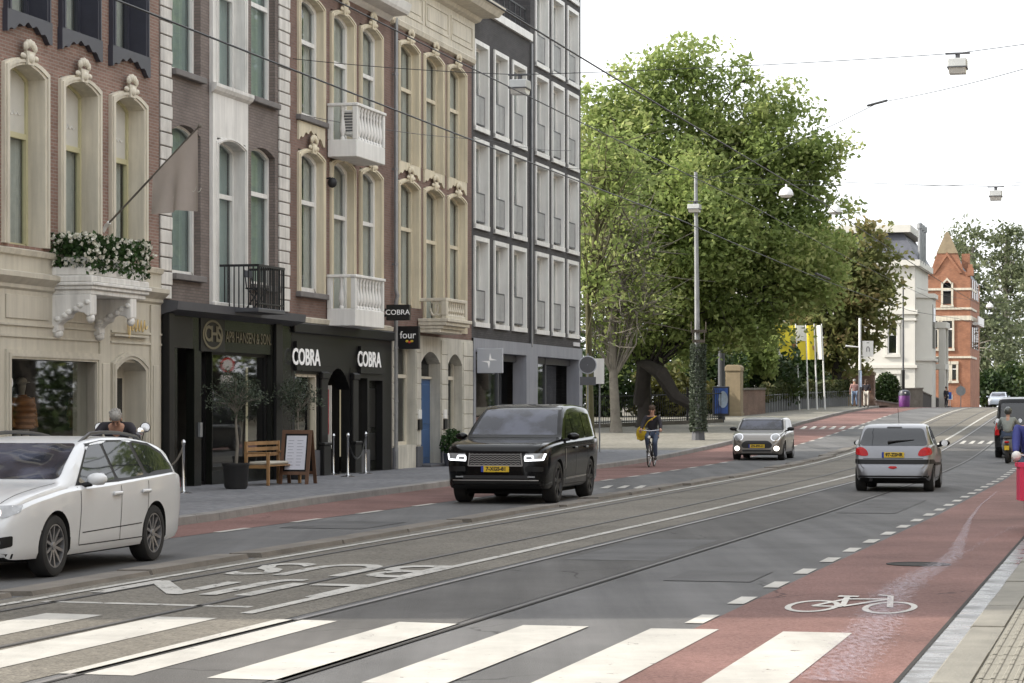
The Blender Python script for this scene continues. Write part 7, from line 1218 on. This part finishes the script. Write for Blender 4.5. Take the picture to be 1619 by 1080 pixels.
def person(label, loc, rotz, pose, top, legs, hair, helmet=None, bare=False, hair_long=False):
    J = {k: Vector(v) for k, v in {**STAND, **pose}.items()}; o = thing('person', label, 'person', loc, rotz); hd = J['head']; up = (hd-J['neck']).normalized()
    names = ['pelvis', 'belly', 'chest', 'neck', 'h0', 'h1', 'h2', 'shL', 'elL', 'wrL', 'shR', 'elR', 'wrR', 'hiL', 'knL', 'anL', 'hiR', 'knR', 'anR']
    J['h0'] = hd - up*.06; J['h1'] = hd + up*.035; J['h2'] = hd + up*.11
    R = dict(pelvis=.13, belly=.12, chest=(.15, .12), neck=.055, h0=(.066, .075), h1=(.078, .092), h2=(.06, .07), shL=.06, shR=.06, elL=.043, elR=.043, wrL=.03, wrR=.03, hiL=.085, hiR=.085, knL=.058, knR=.058, anL=.042, anR=.042)
    ed = [('pelvis', 'belly'), ('belly', 'chest'), ('chest', 'neck'), ('neck', 'h0'), ('h0', 'h1'), ('h1', 'h2'), ('chest', 'shL'), ('shL', 'elL'), ('elL', 'wrL'), ('chest', 'shR'), ('shR', 'elR'), ('elR', 'wrR'), ('pelvis', 'hiL'), ('hiL', 'knL'), ('knL', 'anL'), ('pelvis', 'hiR'), ('hiR', 'knR'), ('knR', 'anR')]
    ix = {n: i for i, n in enumerate(names)}; body = skin('body', [(J[n], R[n]) for n in names], [(ix[a], ix[b]) for a, b in ed], 'skin', o)
    tn = ['pelvis', 'belly', 'chest', 'cn', 'shL', 'elL', 'wrL', 'shR', 'elR', 'wrR']; J['cn'] = J['chest'].lerp(J['neck'], .62); TR = dict(pelvis=.155, belly=(.155, .145), chest=(.18, .15), cn=(.10, .085), shL=.085, shR=.085, elL=.062, elR=.062, wrL=.048, wrR=.048); ti = {n: i for i, n in enumerate(tn)}
    skin('jacket', [(J[n], TR[n]) for n in tn], [(ti[a], ti[b]) for a, b in (('pelvis', 'belly'), ('belly', 'chest'), ('chest', 'cn'), ('chest', 'shL'), ('shL', 'elL'), ('elL', 'wrL'), ('chest', 'shR'), ('shR', 'elR'), ('elR', 'wrR'))], top, o)
    ln = ['pelvis', 'hiL', 'knL', 'anL', 'hiR', 'knR', 'anR']; LR = dict(pelvis=.145, hiL=.10, hiR=.10, knL=.075, knR=.075, anL=.06, anR=.06); li = {n: i for i, n in enumerate(ln)}; skin('trousers', [(J[n] + (Vector((0, 0, -.03)) if n == 'pelvis' else Vector()), LR[n]) for n in ln], [(li[a], li[b]) for a, b in (('pelvis', 'hiL'), ('hiL', 'knL'), ('knL', 'anL'), ('pelvis', 'hiR'), ('hiR', 'knR'), ('knR', 'anR'))], legs, o)
    for s_ in 'LR': a = J['an'+s_]; mb = MB(); mb.ball((a.x, a.y-.07, a.z-.045), (.048, .135, .045), 10, 6); mb.build('shoe', 'shoe', o, smooth=True)
    for s_ in 'LR':                                             # hands: palm, four unequal bent fingers, thumb from the side
        w_ = J['wr'+s_]; d = (w_-J['el'+s_]).normalized(); sx = 1 if s_ == 'L' else -1; sd = Vector((sx, 0, 0)); nrm = d.cross(sd).normalized(); sd = nrm.cross(d).normalized(); mb = MB(); mb.tube([w_-d*.03, w_+d*.03, w_+d*.085], [.03, .036, .034], 8)
        for k, ln_ in enumerate((.06, .075, .07, .055)): b = w_+d*.08+sd*(.027-.018*k); mb.tube([b, b+d*ln_*.5+nrm*.008, b+d*ln_*.7+nrm*.035, b+d*ln_*.5+nrm*.06], [.0095, .009, .0085, .007], 6)
        b = w_+d*.03+sd*.03; mb.tube([b, b+sd*.025+d*.025, b+sd*.02+d*.05+nrm*.03], [.012, .011, .008], 6); mb.build('hand', 'skin', o, smooth=True)
    f = Vector((0, -1, 0)); f = (f - up*f.dot(up)).normalized(); r = up.cross(f)
    mb = MB(); n0 = hd+f*.088; mb.tube([n0+up*.02, n0+f*.018-up*.022, n0-up*.03], [.010, .016, .006], 6); mb.build('nose', 'skin', o, smooth=True)
    for s_ in (-1, 1): e = hd+f*.083+r*.033*s_+up*.02; mb = MB(); mb.ball(e, .011, 8, 5); mb.build('eye', 'eye', o); e = hd+r*.083*s_; mb = MB(); mb.ball(e, (.014, .025, .033), 8, 5); mb.build('ear', 'skin', o, smooth=True)
    mb = MB(); e = hd+f*.086-up*.05; mb.tube([e-r*.025, e+f*.004, e+r*.025], [.004, .007, .004], 5); mb.build('mouth', 'shirt_pink', o)
    if helmet: mb = MB(); c = hd+up*.035-f*.01; mb.ball(c, (.125, .145, .135), 14, 9); mb.build('helmet', helmet, o, smooth=True); mb = MB(); mb.tube([hd+r*.1, hd-up*.1+f*.05, hd-r*.1], .008, 5); mb.build('strap', 'shoe', o)
    else:
        mb = MB(); c = hd+up*.062-f*.018; mb.ball(c, (.096, .108, .092), 14, 9)
        for k in range(26): a = k*2.4; q = math.sqrt(k/26); mb.ball(c + r*(.088*q*math.cos(a)) + f*(.09*q*math.sin(a)-.01) + up*(.078*math.sqrt(max(0, 1-q*q*.8))), .024, 6, 4)
        if hair_long: mb.ball(hd-f*.05-up*.06, (.095, .07, .16), 10, 7)
        mb.build('hair', hair, o, smooth=True)
    return o, J
def wheel(mb, c, r, tr, ax='x', n=28): 
    pts = [(c[0]+(0 if ax == 'x' else r*math.cos(2*math.pi*k/n)), c[1]+(r*math.cos(2*math.pi*k/n) if ax == 'x' else 0), c[2]+r*math.sin(2*math.pi*k/n)) for k in range(n+1)]; return mb.tube(pts, tr, 6, cap=False)
def bicycle(label, loc, rotz, frame='iron', crate=False, front_bag=False):     # nose towards local -y
    o = thing('bicycle', label, 'bicycle', loc, rotz); R = .34
    for y in (-.52, .54):
        wh = link('wheel', None, o, (0, y, R)); mb = MB(); wheel(mb, (0, 0, 0), R-.02, .02); mb.build('tyre', 'tyre', wh, smooth=True); mb = MB(); wheel(mb, (0, 0, 0), R-.045, .012); [mb.tube([(0, 0, 0), (.0, (R-.05)*math.cos(k*math.pi/7), (R-.05)*math.sin(k*math.pi/7))], .0022, 3) for k in range(14)]; mb.lathe([(.03, -.04), (.03, .04)], 8, (0, 0, 0), 'x'); q = mb.build('rim', 'steel', wh); q['kind'] = 'stuff'
    mb = MB(); bb = (0, .10, .30); hdt = (0, -.38, .86); st = (0, .28, .86)
    mb.tube([hdt, (0, -.42, .68), bb], .02, 7); mb.tube([bb, st], .018, 7); mb.tube([(0, -.39, .78), (0, .18, .60)], .018, 7)
    for sx in (-.05, .05): mb.tube([bb, (sx, .54, R)], .011, 6); mb.tube([(0, .22, .72), (sx, .54, R)], .010, 6); mb.tube([(0, -.41, .70), (sx*.9, -.45, .6), (sx*.9, -.52, R)], .013, 6)
    mb.tube([hdt, (0, -.36, 1.06)], .016, 6); mb.build('frame', frame, o, smooth=True); mb = MB(); mb.tube([(-.30, -.16, 1.07), (-.27, -.28, 1.09), (0, -.37, 1.06), (.27, -.28, 1.09), (.30, -.16, 1.07)], .013, 7); mb.build('handlebar', 'steel', o, smooth=True)
    mb = MB(); mb.ball((0, .30, .96), (.10, .14, .045), 10, 6); mb.tube([st, (0, .30, .95)], .014, 6); mb.build('saddle', 'shoe', o, smooth=True); mb = MB(); mb.ball((0, -.47, .88), (.045, .05, .045), 10, 6); mb.build('headlight', 'lamp_lens', o, smooth=True); mb = MB(); mb.tube([(.02, .10, .30), (.09, .10, .20)], .012, 5); mb.box(.07, .17, .06, .14, .17, .20); mb.tube([(-.02, .10, .30), (-.09, .10, .42)], .012, 5); mb.box(-.17, -.07, .06, .14, .41, .44); mb.build('crank', 'steel', o)
    mb = MB(); [mb.tube([(s_, .25, .72), (s_, .82, .72)], .008, 5) for s_ in (-.06, .06)]; [mb.tube([(-.06, y, .72), (.06, y, .72)], .007, 5) for y in (.35, .55, .78)]; [mb.tube([(s_, .75, .72), (s_*.8, .54, R)], .007, 5) for s_ in (-.06, .06)]; mb.build('rear_rack', frame, o); mb = MB(); mb.tube([(0, .54+.38*math.cos(a), R+.38*math.sin(a)) for a in np.linspace(.1, 2.2, 9)], .022, 5); mb.build('mudguard', frame, o)
    return o
def scooter(label, loc, rotz, m, plate=True):                                   # nose towards local -y
    o = thing('scooter', label, 'scooter', loc, rotz); R = .24
    for y in (-.62, .60): wh = link('wheel', None, o, (0, y, R)); mb = MB(); mb.lathe([(R*.6, -.06), (R*.92, -.06), (R, -.03), (R, .03), (R*.92, .06), (R*.6, .06)], 20, (0, 0, 0), 'x', cap=False); mb.build('tyre', 'tyre', wh, smooth=True); mb = MB(); mb.lathe([(R*.6, -.05), (R*.2, -.04), (R*.2, .04), (R*.6, .05)], 14, (0, 0, 0), 'x'); mb.build('rim', 'rim', wh)
    mb = MB(); vs = []; secs = [(-.02, .12, .30, .42), (.15, .16, .30, .66), (.35, .18, .34, .74), (.6, .16, .42, .76), (.80, .11, .52, .74), (.90, .06, .60, .72)]
    for y, w_, z0, z1 in secs: vs += [(-w_*.8, y, z0), (-w_, y, lerp(z0, z1, .5)), (-w_*.8, y, z1), (w_*.8, y, z1), (w_, y, lerp(z0, z1, .5)), (w_*.8, y, z0)]
    n = len(secs); mb.add(vs, [(6*i+j, 6*i+(j+1) % 6, 6*i+6+(j+1) % 6, 6*i+6+j) for i in range(n-1) for j in range(6)] + [tuple(range(6)), tuple(range(6*n-6, 6*n))]); mb.build('tail_body', m, o, smooth=1.0); mb = MB(); mb.box(-.17, .17, -.40, .05, .27, .33); mb.build('footboard', 'plastic', o, bevel=.02)
    mb = MB(); vs = []
    for y, w_, z_ in ((-.42, .18, .30), (-.46, .21, .55), (-.52, .19, .80), (-.50, .13, .98)): vs += [(-w_, y+.05, z_), (-w_*.6, y-.05, z_), (0, y-.09, z_), (w_*.6, y-.05, z_), (w_, y+.05, z_)]
    mb.add(vs, [(5*i+j, 5*i+j+1, 5*i+6+j, 5*i+5+j) for i in range(3) for j in range(4)]); mb.build('front_shield', m, o, smooth=True); mb = MB(); mb.ball((0, .34, .79), (.16, .38, .06), 12, 7); mb.build('seat', 'shoe', o, smooth=True); mb = MB(); mb.tube([(0, -.46, .95), (0, -.44, 1.04)], .05, 8); mb.tube([(-.34, -.34, 1.06), (0, -.44, 1.04), (.34, -.34, 1.06)], .02, 7); mb.build('handlebar', 'plastic', o, smooth=True)
    mb = MB(); [mb.tube([(s_*.06, -.62, R), (s_*.05, -.52, .6)], .025, 6) for s_ in (-1, 1)]; mb.build('fork', 'rim', o); mb = MB(); mb.ball((0, -.55, .92), (.10, .05, .07), 10, 6); mb.build('headlight', 'lamp_glass', o, smooth=True); mb = MB(); mb.ball((0, .90, .67), (.08, .03, .035), 10, 6); mb.build('tail_light', 'tail_red', o, smooth=True)
    for s_ in (-1, 1): mb = MB(); mb.tube([(s_*.28, -.36, 1.06), (s_*.33, -.38, 1.26)], .008, 5); mm = mb.build('mirror_stem', 'plastic', o); mb = MB(); mb.lathe([(.075, -.02), (.08, 0), (.07, .02)], 16, (s_*.35, -.38, 1.33), 'y'); mb.build('mirror_shell', 'plastic', mm); mb = MB(); mb.lathe([(.068, .022), (.001, .022)], 16, (s_*.35, -.38, 1.33), 'y', cap=False); mb.build('mirror_glass', 'chrome', mm)
    if plate: mb = MB(); mb.box(-.075, .075, .90, .91, .42, .56); mb.build('number_plate', 'plate_yellow', o); mb = MB(); mb.box(-.05, .05, .70, .90, .45, .58); mb.build('plate_holder', 'plastic', o)
    mb = MB(); mb.tube([(-.16, .35, .25), (-.17, .75, .32)], [.04, .055], 8); mb.build('exhaust', 'rim_dark', o); return o
# man bending over his scooter behind the white estate car
p = P(186, 660, 37.0); s_, t_ = ST(p); lo = Wg(s_, t_, .13)
mp, _ = person('grey-haired man in a dark jacket bending over a scooter behind the white car', lo, .1, dict(belly=(0, -.06, 1.10), chest=(0, -.20, 1.28), neck=(0, -.33, 1.38), head=(0, -.44, 1.46), shL=(.21, -.24, 1.36), shR=(-.21, -.24, 1.36), elL=(.33, -.38, 1.15), elR=(-.33, -.38, 1.15), wrL=(.31, -.62, 1.05), wrR=(-.31, -.62, 1.05)), 'jacket_dark', 'jeans', 'hair_grey')
sc = scooter('dark parked scooter with a round white mirror beside the grey-haired man', lo+Vector((.12, -.42, 0)), math.pi+.1, 'black_paint')
# put the clear round mirror where the photo shows it
mq = P(221, 682.5, 36.2); k = mq-lo; mat('mirror_sky', (0.85, 0.85, 0.85), .05, 0, metal=1.0)
loc_ = Matrix.Rotation(-(math.pi+.1), 4, 'Z') @ (mq-sc.location); mb = MB(); mb.tube([(-.28, -.30, 1.06), loc_+Vector((0, .02, -.08))], .008, 5); ms = mb.build('mirror_stem', 'plastic', sc); mb = MB(); mb.ball(loc_, (.062, .02, .062), 16, 10); mb.build('mirror_glass', 'mirror_sky', ms, smooth=True)
# woman riding a bicycle towards us
pc = G(1030, 738); cb = bicycle('dark town bicycle ridden in the left cycle lane', pc, -TH+.05)
pr, J = person('cyclist in a dark jacket and jeans with a yellow bag, riding in the red lane', pc, -TH+.05, dict(pelvis=(0, .30, 1.02), belly=(0, .24, 1.18), chest=(0, .16, 1.38), neck=(0, .13, 1.53), head=(0, .10, 1.67), shL=(.19, .15, 1.47), shR=(-.19, .15, 1.47), elL=(.27, .02, 1.25), elR=(-.27, .02, 1.25), wrL=(.29, -.14, 1.11), wrR=(-.29, -.14, 1.11), hiL=(.10, .27, .98), hiR=(-.10, .27, .98), knL=(.12, -.10, .72), knR=(-.12, -.13, .88), anL=(.11, .10, .29), anR=(-.11, .08, .50)), 'jacket_dark', 'jeans', 'hair_brown', hair_long=True)
mat('bag_yellow', (0.55, 0.38, 0.02), .7, .25, 6); bg_ = thing('shoulder_bag', 'bright yellow shoulder bag hanging at the cyclist side', 'bag', pc, -TH+.05); mb = MB(); mb.ball((-.33, .18, .98), (.16, .11, .22), 12, 8); mb.box(-.45, -.2, .1, .27, .80, 1.08); mb.build('bag_body', 'bag_yellow', bg_, smooth=True); mb = MB(); mb.tube([(-.28, .14, 1.12), (-.1, .02, 1.35), (.14, .05, 1.50)], .016, 5); mb.build('strap', 'bag_yellow', bg_)
# two people walking over the bridge
pb = P(1351, 643.5, 152); pb.z = g(152)+.13
person('pedestrian in a pink shirt and blue jeans walking away over the bridge', pb, math.pi, dict(knL=(.11, -.10, .52), anL=(.11, -.12, .12), anR=(-.11, .18, .12)), 'shirt_pink', 'jeans_pale', 'hair_grey')
pb = P(1369.5, 643.5, 151); pb.z = g(151)+.13; person('pedestrian in a dark top and pale trousers beside the bridge pillar', pb, math.pi*.9, dict(wrL=(.22, -.22, 1.05), wrR=(-.22, -.22, 1.05)), 'jacket_dark', 'trousers_pale', 'hair_brown', hair_long=True)
pb = P(1496, 645, 205); pb.z = g(205); person('small dark-clothed pedestrian in front of the orange brick gable', pb, .6, {}, 'jacket_dark', 'jacket_dark', 'hair_brown')
# scooter rider seen from behind
pc = G(1594, 732); scooter('scooter with red tail light and yellow plate ahead of the blue-jacketed rider', pc, math.pi-TH, 'paint_silver')
RIDE = dict(pelvis=(0, .22, .92), belly=(0, .20, 1.08), chest=(0, .16, 1.30), neck=(0, .14, 1.45), head=(0, .11, 1.60), elL=(.30, -.05, 1.18), elR=(-.30, -.05, 1.18), wrL=(.30, -.28, 1.09), wrR=(-.30, -.28, 1.09), hiL=(.12, .18, .88), hiR=(-.12, .18, .88), knL=(.19, -.20, .80), knR=(-.19, -.20, .80), anL=(.14, -.18, .41), anR=(-.14, -.18, .41), shL=(.19, .14, 1.39), shR=(-.19, .14, 1.39))
person('scooter rider in a pale grey jacket and dark helmet seen from behind', pc, math.pi-TH, RIDE, 'jacket_grey', 'jeans', 'hair_brown', helmet='helmet_dark')
# rider in blue with a red crate on the front carrier
pc = G(1634, 838); pc2 = pc + Vector((.0, 0, 0)); bk = bicycle('town bicycle with a front carrier, coming towards us in the right cycle lane', pc, -TH*.3)
person('rider in a bright blue jacket behind the red crate', pc, -TH*.3, dict(pelvis=(0, .30, 1.02), belly=(0, .24, 1.18), chest=(0, .16, 1.38), neck=(0, .13, 1.53), head=(0, .10, 1.67), shL=(.21, .15, 1.47), shR=(-.21, .15, 1.47), elL=(.25, .0, 1.25), elR=(-.25, .0, 1.25), wrL=(.27, -.14, 1.11), wrR=(-.27, -.14, 1.11), hiL=(.10, .27, .98), hiR=(-.10, .27, .98), knL=(.12, -.10, .72), knR=(-.12, -.13, .88), anL=(.11, .10, .29), anR=(-.11, .08, .50)), 'jacket_blue', 'jeans', 'hair_brown')
mat('crate_red', (0.66, 0.03, 0.10), .45, .08, 4); cr = thing('crate', 'bright red ribbed plastic crate strapped to the front of a bicycle', 'crate', pc + Vector((-.06, 0, 0)), -TH*.3); zc0, zc1 = .46, .98; ww, yy0, yy1 = .265, -.98, -.62
mb = MB(); mb.box(-ww, ww, yy0, yy0+.02, zc0, zc1); mb.box(-ww, ww, yy1-.02, yy1, zc0, zc1); mb.box(-ww, -ww+.02, yy0+.02, yy1-.02, zc0, zc1); mb.box(ww-.02, ww, yy0+.02, yy1-.02, zc0, zc1); mb.box(-ww+.02, ww-.02, yy0+.02, yy1-.02, zc0, zc0+.02); mb.build('panels', 'crate_red', cr)['kind'] = 'stuff'
for k in range(7): mb = MB(); x = lerp(-ww+.03, ww-.03, k/6); mb.box(x-.008, x+.008, yy0-.014, yy0, zc0+.03, zc1-.05); mb.build('rib', 'crate_red', cr)
mb = MB(); ring_ = [(-ww-.02, yy0-.02), (ww+.02, yy0-.02), (ww+.02, yy1+.02), (-ww-.02, yy1+.02)]; mb.box(-ww-.02, ww+.02, yy0-.02, yy0, zc1-.05, zc1+.01); mb.box(-ww-.02, ww+.02, yy1, yy1+.02, zc1-.05, zc1+.01); mb.box(-ww-.02, -ww, yy0, yy1, zc1-.05, zc1+.01); mb.box(ww, ww+.02, yy0, yy1, zc1-.05, zc1+.01); mb.build('rim', 'crate_red', cr)['kind'] = 'stuff'
mb = MB(); mb.box(-.2, .2, -.96, -.45, .44, .46); mb.tube([(-.1, -.55, .34), (-.12, -.8, .45)], .01, 5); mb.tube([(.1, -.55, .34), (.12, -.8, .45)], .01, 5); mb.build('carrier', 'iron', bk)
mb = MB(); mb.ball((-ww-.05, -.55, 1.08), (.07, .07, .07), 10, 7); mb.build('bell', 'white_paint', bk, smooth=True)  # white ball for the bicycle's front lamp, unlit

# ------------------------------------------------------------------ pavement things in front of the shops
def pav_at(x, y): return G(x, y, .13)
def stanchion(label, x, y, h=1.0, grp=None):
    p = pav_at(x, y); o = thing('stanchion', label, 'stanchion', p, 0, grp); mb = MB(); mb.lathe([(.17, 0), (.17, .012), (.05, .035), (.025, .06), (.025, h-.06), (.035, h-.05), (.035, h-.02), (.045, h), (.03, h+.04), (.01, h+.055)], 14); mb.build('post', 'steel', o, smooth=.8); return p
a = stanchion('chrome rope stanchion before the black shop door with the gold roundel', 290, 780, .97); 
r = thing('barrier_rope', 'pale barrier rope slung from the chrome stanchion to the shop wall', 'rope', a); mat('rope_pale', (0.35, 0.32, 0.28), .8, .1); mb = MB(); e = Vector((-.55, 1.3, .55)); mb.tube([Vector((0, 0, .9)).lerp(e, k/8) - Vector((0, 0, .35*4*(k/8)*(1-k/8)*.5)) for k in range(9)], .02, 6); mb.build('rope', 'rope_pale', r)
b1_ = stanchion('chrome stanchion leaning by the arched black doorway column', 527, 751, .95); b2_ = stanchion('chrome stanchion standing in front of the arched black doorway', 550, 754, .98); b3_ = stanchion('chrome stanchion holding the dark rope beside the black door', 578, 749, .98)
r = thing('barrier_rope', 'dark barrier rope between the stanchions at the arched black doorway', 'rope', b2_); mb = MB(); e = b3_-b2_+Vector((0, 0, .9)); mb.tube([Vector((0, 0, .9)).lerp(e, k/10) - Vector((0, 0, .5*4*(k/10)*(1-k/10))) for k in range(11)], .022, 6); mb.build('rope', 'black_paint', r)
mat('pot_black', (0.02, 0.02, 0.021), .6, .15)
def olive(label, x, y, zc, rad, seed):
    p = pav_at(x, y); o = thing('potted_olive_tree', label, 'potted tree', p); mb = MB(); mb.lathe([(.20, 0), (.235, .05), (.26, .45), (.28, .47), (.28, .52), (.25, .52), (.24, .46)], 18); mb.build('pot', 'pot_black', o, smooth=.8); mb = MB(); mb.lathe([(.24, .455), (.01, .465)], 14); mb.build('soil', 'soil', o)
    mb = MB(); mb.tube([(0, 0, .45), (.03, .01, .9), (.0, 0, 1.3), (.03, 0, zc)], [.035, .03, .025, .015], 7); rd = random.Random(seed); pts = []
    for k in range(46):
        d = Vector((rd.gauss(0, 1), rd.gauss(0, 1), rd.gauss(0, .9))).normalized()*rad*rd.uniform(.35, 1.08); c = Vector((0, 0, zc))+d; mb.tube([(0, 0, zc-.35), Vector((0, 0, zc-.1))+d*.45, c], [.012, .008, .003], 4, cap=False)
        for j in range(34): pts.append(tuple(c + Vector((rd.gauss(0, .09), rd.gauss(0, .09), rd.gauss(0, .08)))))
    mb.build('trunk', 'bark_grey', o); leaves('crown', 'leaf_olive', o, pts, .075, 0, stuff=False, aspect=.35); return o
olive('olive tree in a large black pot beside the wooden bench', 373, 773, 1.88, .50, 1); olive('olive tree in a black pot half hidden behind the framed menu board', 470, 758, 1.86, .48, 2)
mat('teak', (0.30, 0.17, 0.07), .6, .25, 6); mat('cushion', (0.42, 0.40, 0.34), .9, .08)
p = pav_at(432, 766); bn = thing('bench', 'wooden armchair bench with slatted back and pale cushion by the olive tree', 'bench', p, ROW-.05)
for x in (-.85, .85):
    for y in (-.25, .25): mb = MB(); mb.box(x-.03, x+.03, y-.03, y+.03, 0, .68 if y < 0 else .92); mb.build('leg', 'teak', bn, bevel=.006)
    mb = MB(); mb.box(x-.035, x+.035, -.3, .28, .66, .70); mb.build('armrest', 'teak', bn, bevel=.006); mb = MB(); mb.box(x-.02, x+.02, -.25, .25, .36, .42); mb.build('side_rail', 'teak', bn)
for k in range(6): mb = MB(); y = -.26+.09*k; mb.box(-.83, .83, y, y+.075, .40, .425); mb.build('seat_slat', 'teak', bn)
for k in range(3): mb = MB(); z_ = .60+.12*k; mb.box(-.83, .83, .235, .26, z_, z_+.075); mb.build('back_slat', 'teak', bn)
mb = MB(); mb.box(-.8, .3, -.24, .22, .425, .50); mb.build('cushion', 'cushion', bn, bevel=.03)
mat('board_wood', (0.11, 0.055, 0.03), .5, .25, 5); mat('menu_paper', (0.62, 0.63, 0.70), .5, .06, 3); mat('menu_ink', (0.30, 0.31, 0.38), .6, .1)
p = pav_at(471, 765); mbd = thing('menu_board', 'brown wooden A-board with a white menu sheet in front of the COBRA window', 'sign board', p, -.22); k_ = p.y/F; 
for sgn in (1, -1):
    mb = MB(); hw_, hh_ = .33, 1.15; y0, y1 = sgn*-.32, 0
    def tilt(x, z, d=0): return (x, lerp(-sgn*.30, -sgn*.02, z/hh_) - sgn*d, z)
    def slab_(mb, x0, x1, z0, z1, d0, d1): mb.add([tilt(x0, z0, d0), tilt(x1, z0, d0), tilt(x1, z1, d0), tilt(x0, z1, d0), tilt(x0, z0, d1), tilt(x1, z0, d1), tilt(x1, z1, d1), tilt(x0, z1, d1)], [(0, 1, 2, 3), (4, 5, 6, 7), (0, 1, 5, 4), (1, 2, 6, 5), (2, 3, 7, 6), (3, 0, 4, 7)])
    slab_(mb, -hw_, -hw_+.075, 0, hh_, 0, .03); slab_(mb, hw_-.075, hw_, 0, hh_, 0, .03); slab_(mb, -hw_+.075, hw_-.075, hh_-.08, hh_, 0, .03); slab_(mb, -hw_+.075, hw_-.075, .20, .27, 0, .03); q = mb.build('frame', 'board_wood', mbd); q['kind'] = 'stuff'; mb = MB(); slab_(mb, -hw_+.075, hw_-.075, .27, hh_-.08, .0, .012); mb.build('board', 'black_paint', mbd); mb = MB(); slab_(mb, -hw_+.11, hw_-.11, .31, hh_-.12, .013, .017); mb.build('menu_sheet', 'menu_paper', mbd)
    for c in range(2):
        for r2 in range(9): mb = MB(); xa = -.18+.2*c; slab_(mb, xa, xa+.15*random.uniform(.6, 1), .40+.065*r2, .412+.065*r2, .018, .0185); mb.build('menu_line', 'menu_ink', mbd)
# small bush in a tub by the blue door
p = pav_at(716, 737); o = thing('potted_bush', 'round green bush in a tub beside the blue door house', 'potted plant', p); mb = MB(); mb.lathe([(.22, 0), (.27, .35), (.24, .36)], 12); mb.build('tub', 'plinth', o); d = RNG.normal(size=(1100, 3)); d /= np.linalg.norm(d, axis=1)[:, None]; leaves('foliage', 'box_leaf', o, d*RNG.random(1100)[:, None]**.4*np.array([.36, .36, .42])+np.array([0, 0, .62]), .11, stuff=False)
# mannequins in the shop window
mat('puffer', (0.26, 0.10, 0.025), .6, .35, 7); mat('puffer_dark', (0.20, 0.09, 0.03), .6, .35, 7); mat('cap_cloth', (0.42, 0.40, 0.34), .8, .1); mat('mannequin_skin', (0.33, 0.30, 0.25), .5, .08)
for k, (x, hy, m) in enumerate(((34, 612, 'puffer'), (128, 614, 'puffer_dark'))):
    z_ = Z(x, hy, -.75); lo = W(U(x, -.75), T0+.75, 0); lo.z = z_-1.62; o = thing('mannequin', ('shop mannequin in an orange quilted jacket and pale cap', 'shop mannequin in a brown quilted jacket and pale hat')[k], 'mannequin', lo, .9)
    body = skin('body', [((0, 0, .95), .12), ((0, 0, 1.15), .12), ((0, 0, 1.34), (.15, .11)), ((0, 0, 1.48), .05), ((0, -.01, 1.57), .07), ((0, -.01, 1.67), .09), ((0, 0, 1.74), .06), ((.19, 0, 1.42), .06), ((.24, 0, 1.12), .045), ((.22, -.06, .9), .03), ((-.19, 0, 1.42), .06), ((-.24, 0, 1.12), .045), ((-.22, -.06, .9), .03), ((.1, 0, .9), .08), ((.1, 0, .5), .055), ((.1, 0, .08), .04), ((-.1, 0, .9), .08), ((-.1, 0, .5), .055), ((-.1, 0, .08), .04)], [(0, 1), (1, 2), (2, 3), (3, 4), (4, 5), (5, 6), (2, 7), (7, 8), (8, 9), (2, 10), (10, 11), (11, 12), (0, 13), (13, 14), (14, 15), (0, 16), (16, 17), (17, 18)], 'mannequin_skin', o)
    mb = MB(); mb.lathe([(r_+.022*math.sin(i*math.pi/2), z2) for i, (r_, z2) in enumerate([(lerp(.21, .26, math.sin(q*math.pi)) if q < .8 else lerp(.24, .10, (q-.8)/.2), .85+.63*q) for q in np.linspace(0, 1, 25)])], 16); [mb.tube([(s2*.2, 0, 1.42), (s2*.27, 0, 1.12), (s2*.25, -.07, .88)], [.085, .08, .07], 8) for s2 in (-1, 1)]; mb.build('jacket', m, o, smooth=True)
    mb = MB(); mb.ball((0, .0, 1.72), (.10, .115, .085), 12, 8); mb.ball((0, -.13, 1.705), (.075, .085, .012), 10, 4) if k == 0 else mb.lathe([(.17, 1.70), (.1, 1.72)], 14); mb.build('cap', 'cap_cloth', o, smooth=True)
# sign across the street, mirrored in the shop window
mat('ring_red', (0.55, 0.02, 0.02), .4, 0); p = Wg(96.6, .2); o = thing('road_sign', 'round red-ringed road sign with white plate across the street', 'road sign', p, ROW-math.pi/2); mb = MB(); mb.tube([(0, .03, 0), (0, .03, 3.9)], .03, 8); mb.build('pole', 'galv', o); mb = MB(); mb.lathe([(.32, -.02), (.32, 0), (.01, 0)], 20, (0, 0, 3.58-p.z), 'y'); mb.build('disc', 'ring_red', o); mb = MB(); mb.lathe([(.24, -.026), (.01, -.026)], 20, (0, 0, 3.58-p.z), 'y', cap=False); mb.build('disc_face', 'white_paint', o); mb = MB(); mb.box(-.3, .3, -.02, 0, 2.75-p.z, 3.15-p.z); mb.build('plate', 'white_paint', o)
q = RNG.random((13000, 3)); sv_ = 90+q[:, 0]*150; pts = np.array([tuple(Wg(a, -12-4*b, .1+c*(3.2+.8*math.sin(a*.9)))) for a, b, c in zip(sv_, q[:, 1], q[:, 2])]); hh = thing('hedge', 'unseen dark hedge added under the trees across the street', 'hedge', Wg(90, -12)); leaves('foliage', 'leaf_dark', hh, pts-np.array(tuple(hh.location)), .55, .1, stuff=False); mb = MB(); mb.tube([(0, 0, 0), (0, 0, 1.5)], .1, 6); mb.build('stem', 'bark_dark', hh)  # unseen hedge, added to keep bright sky out of the window reflections
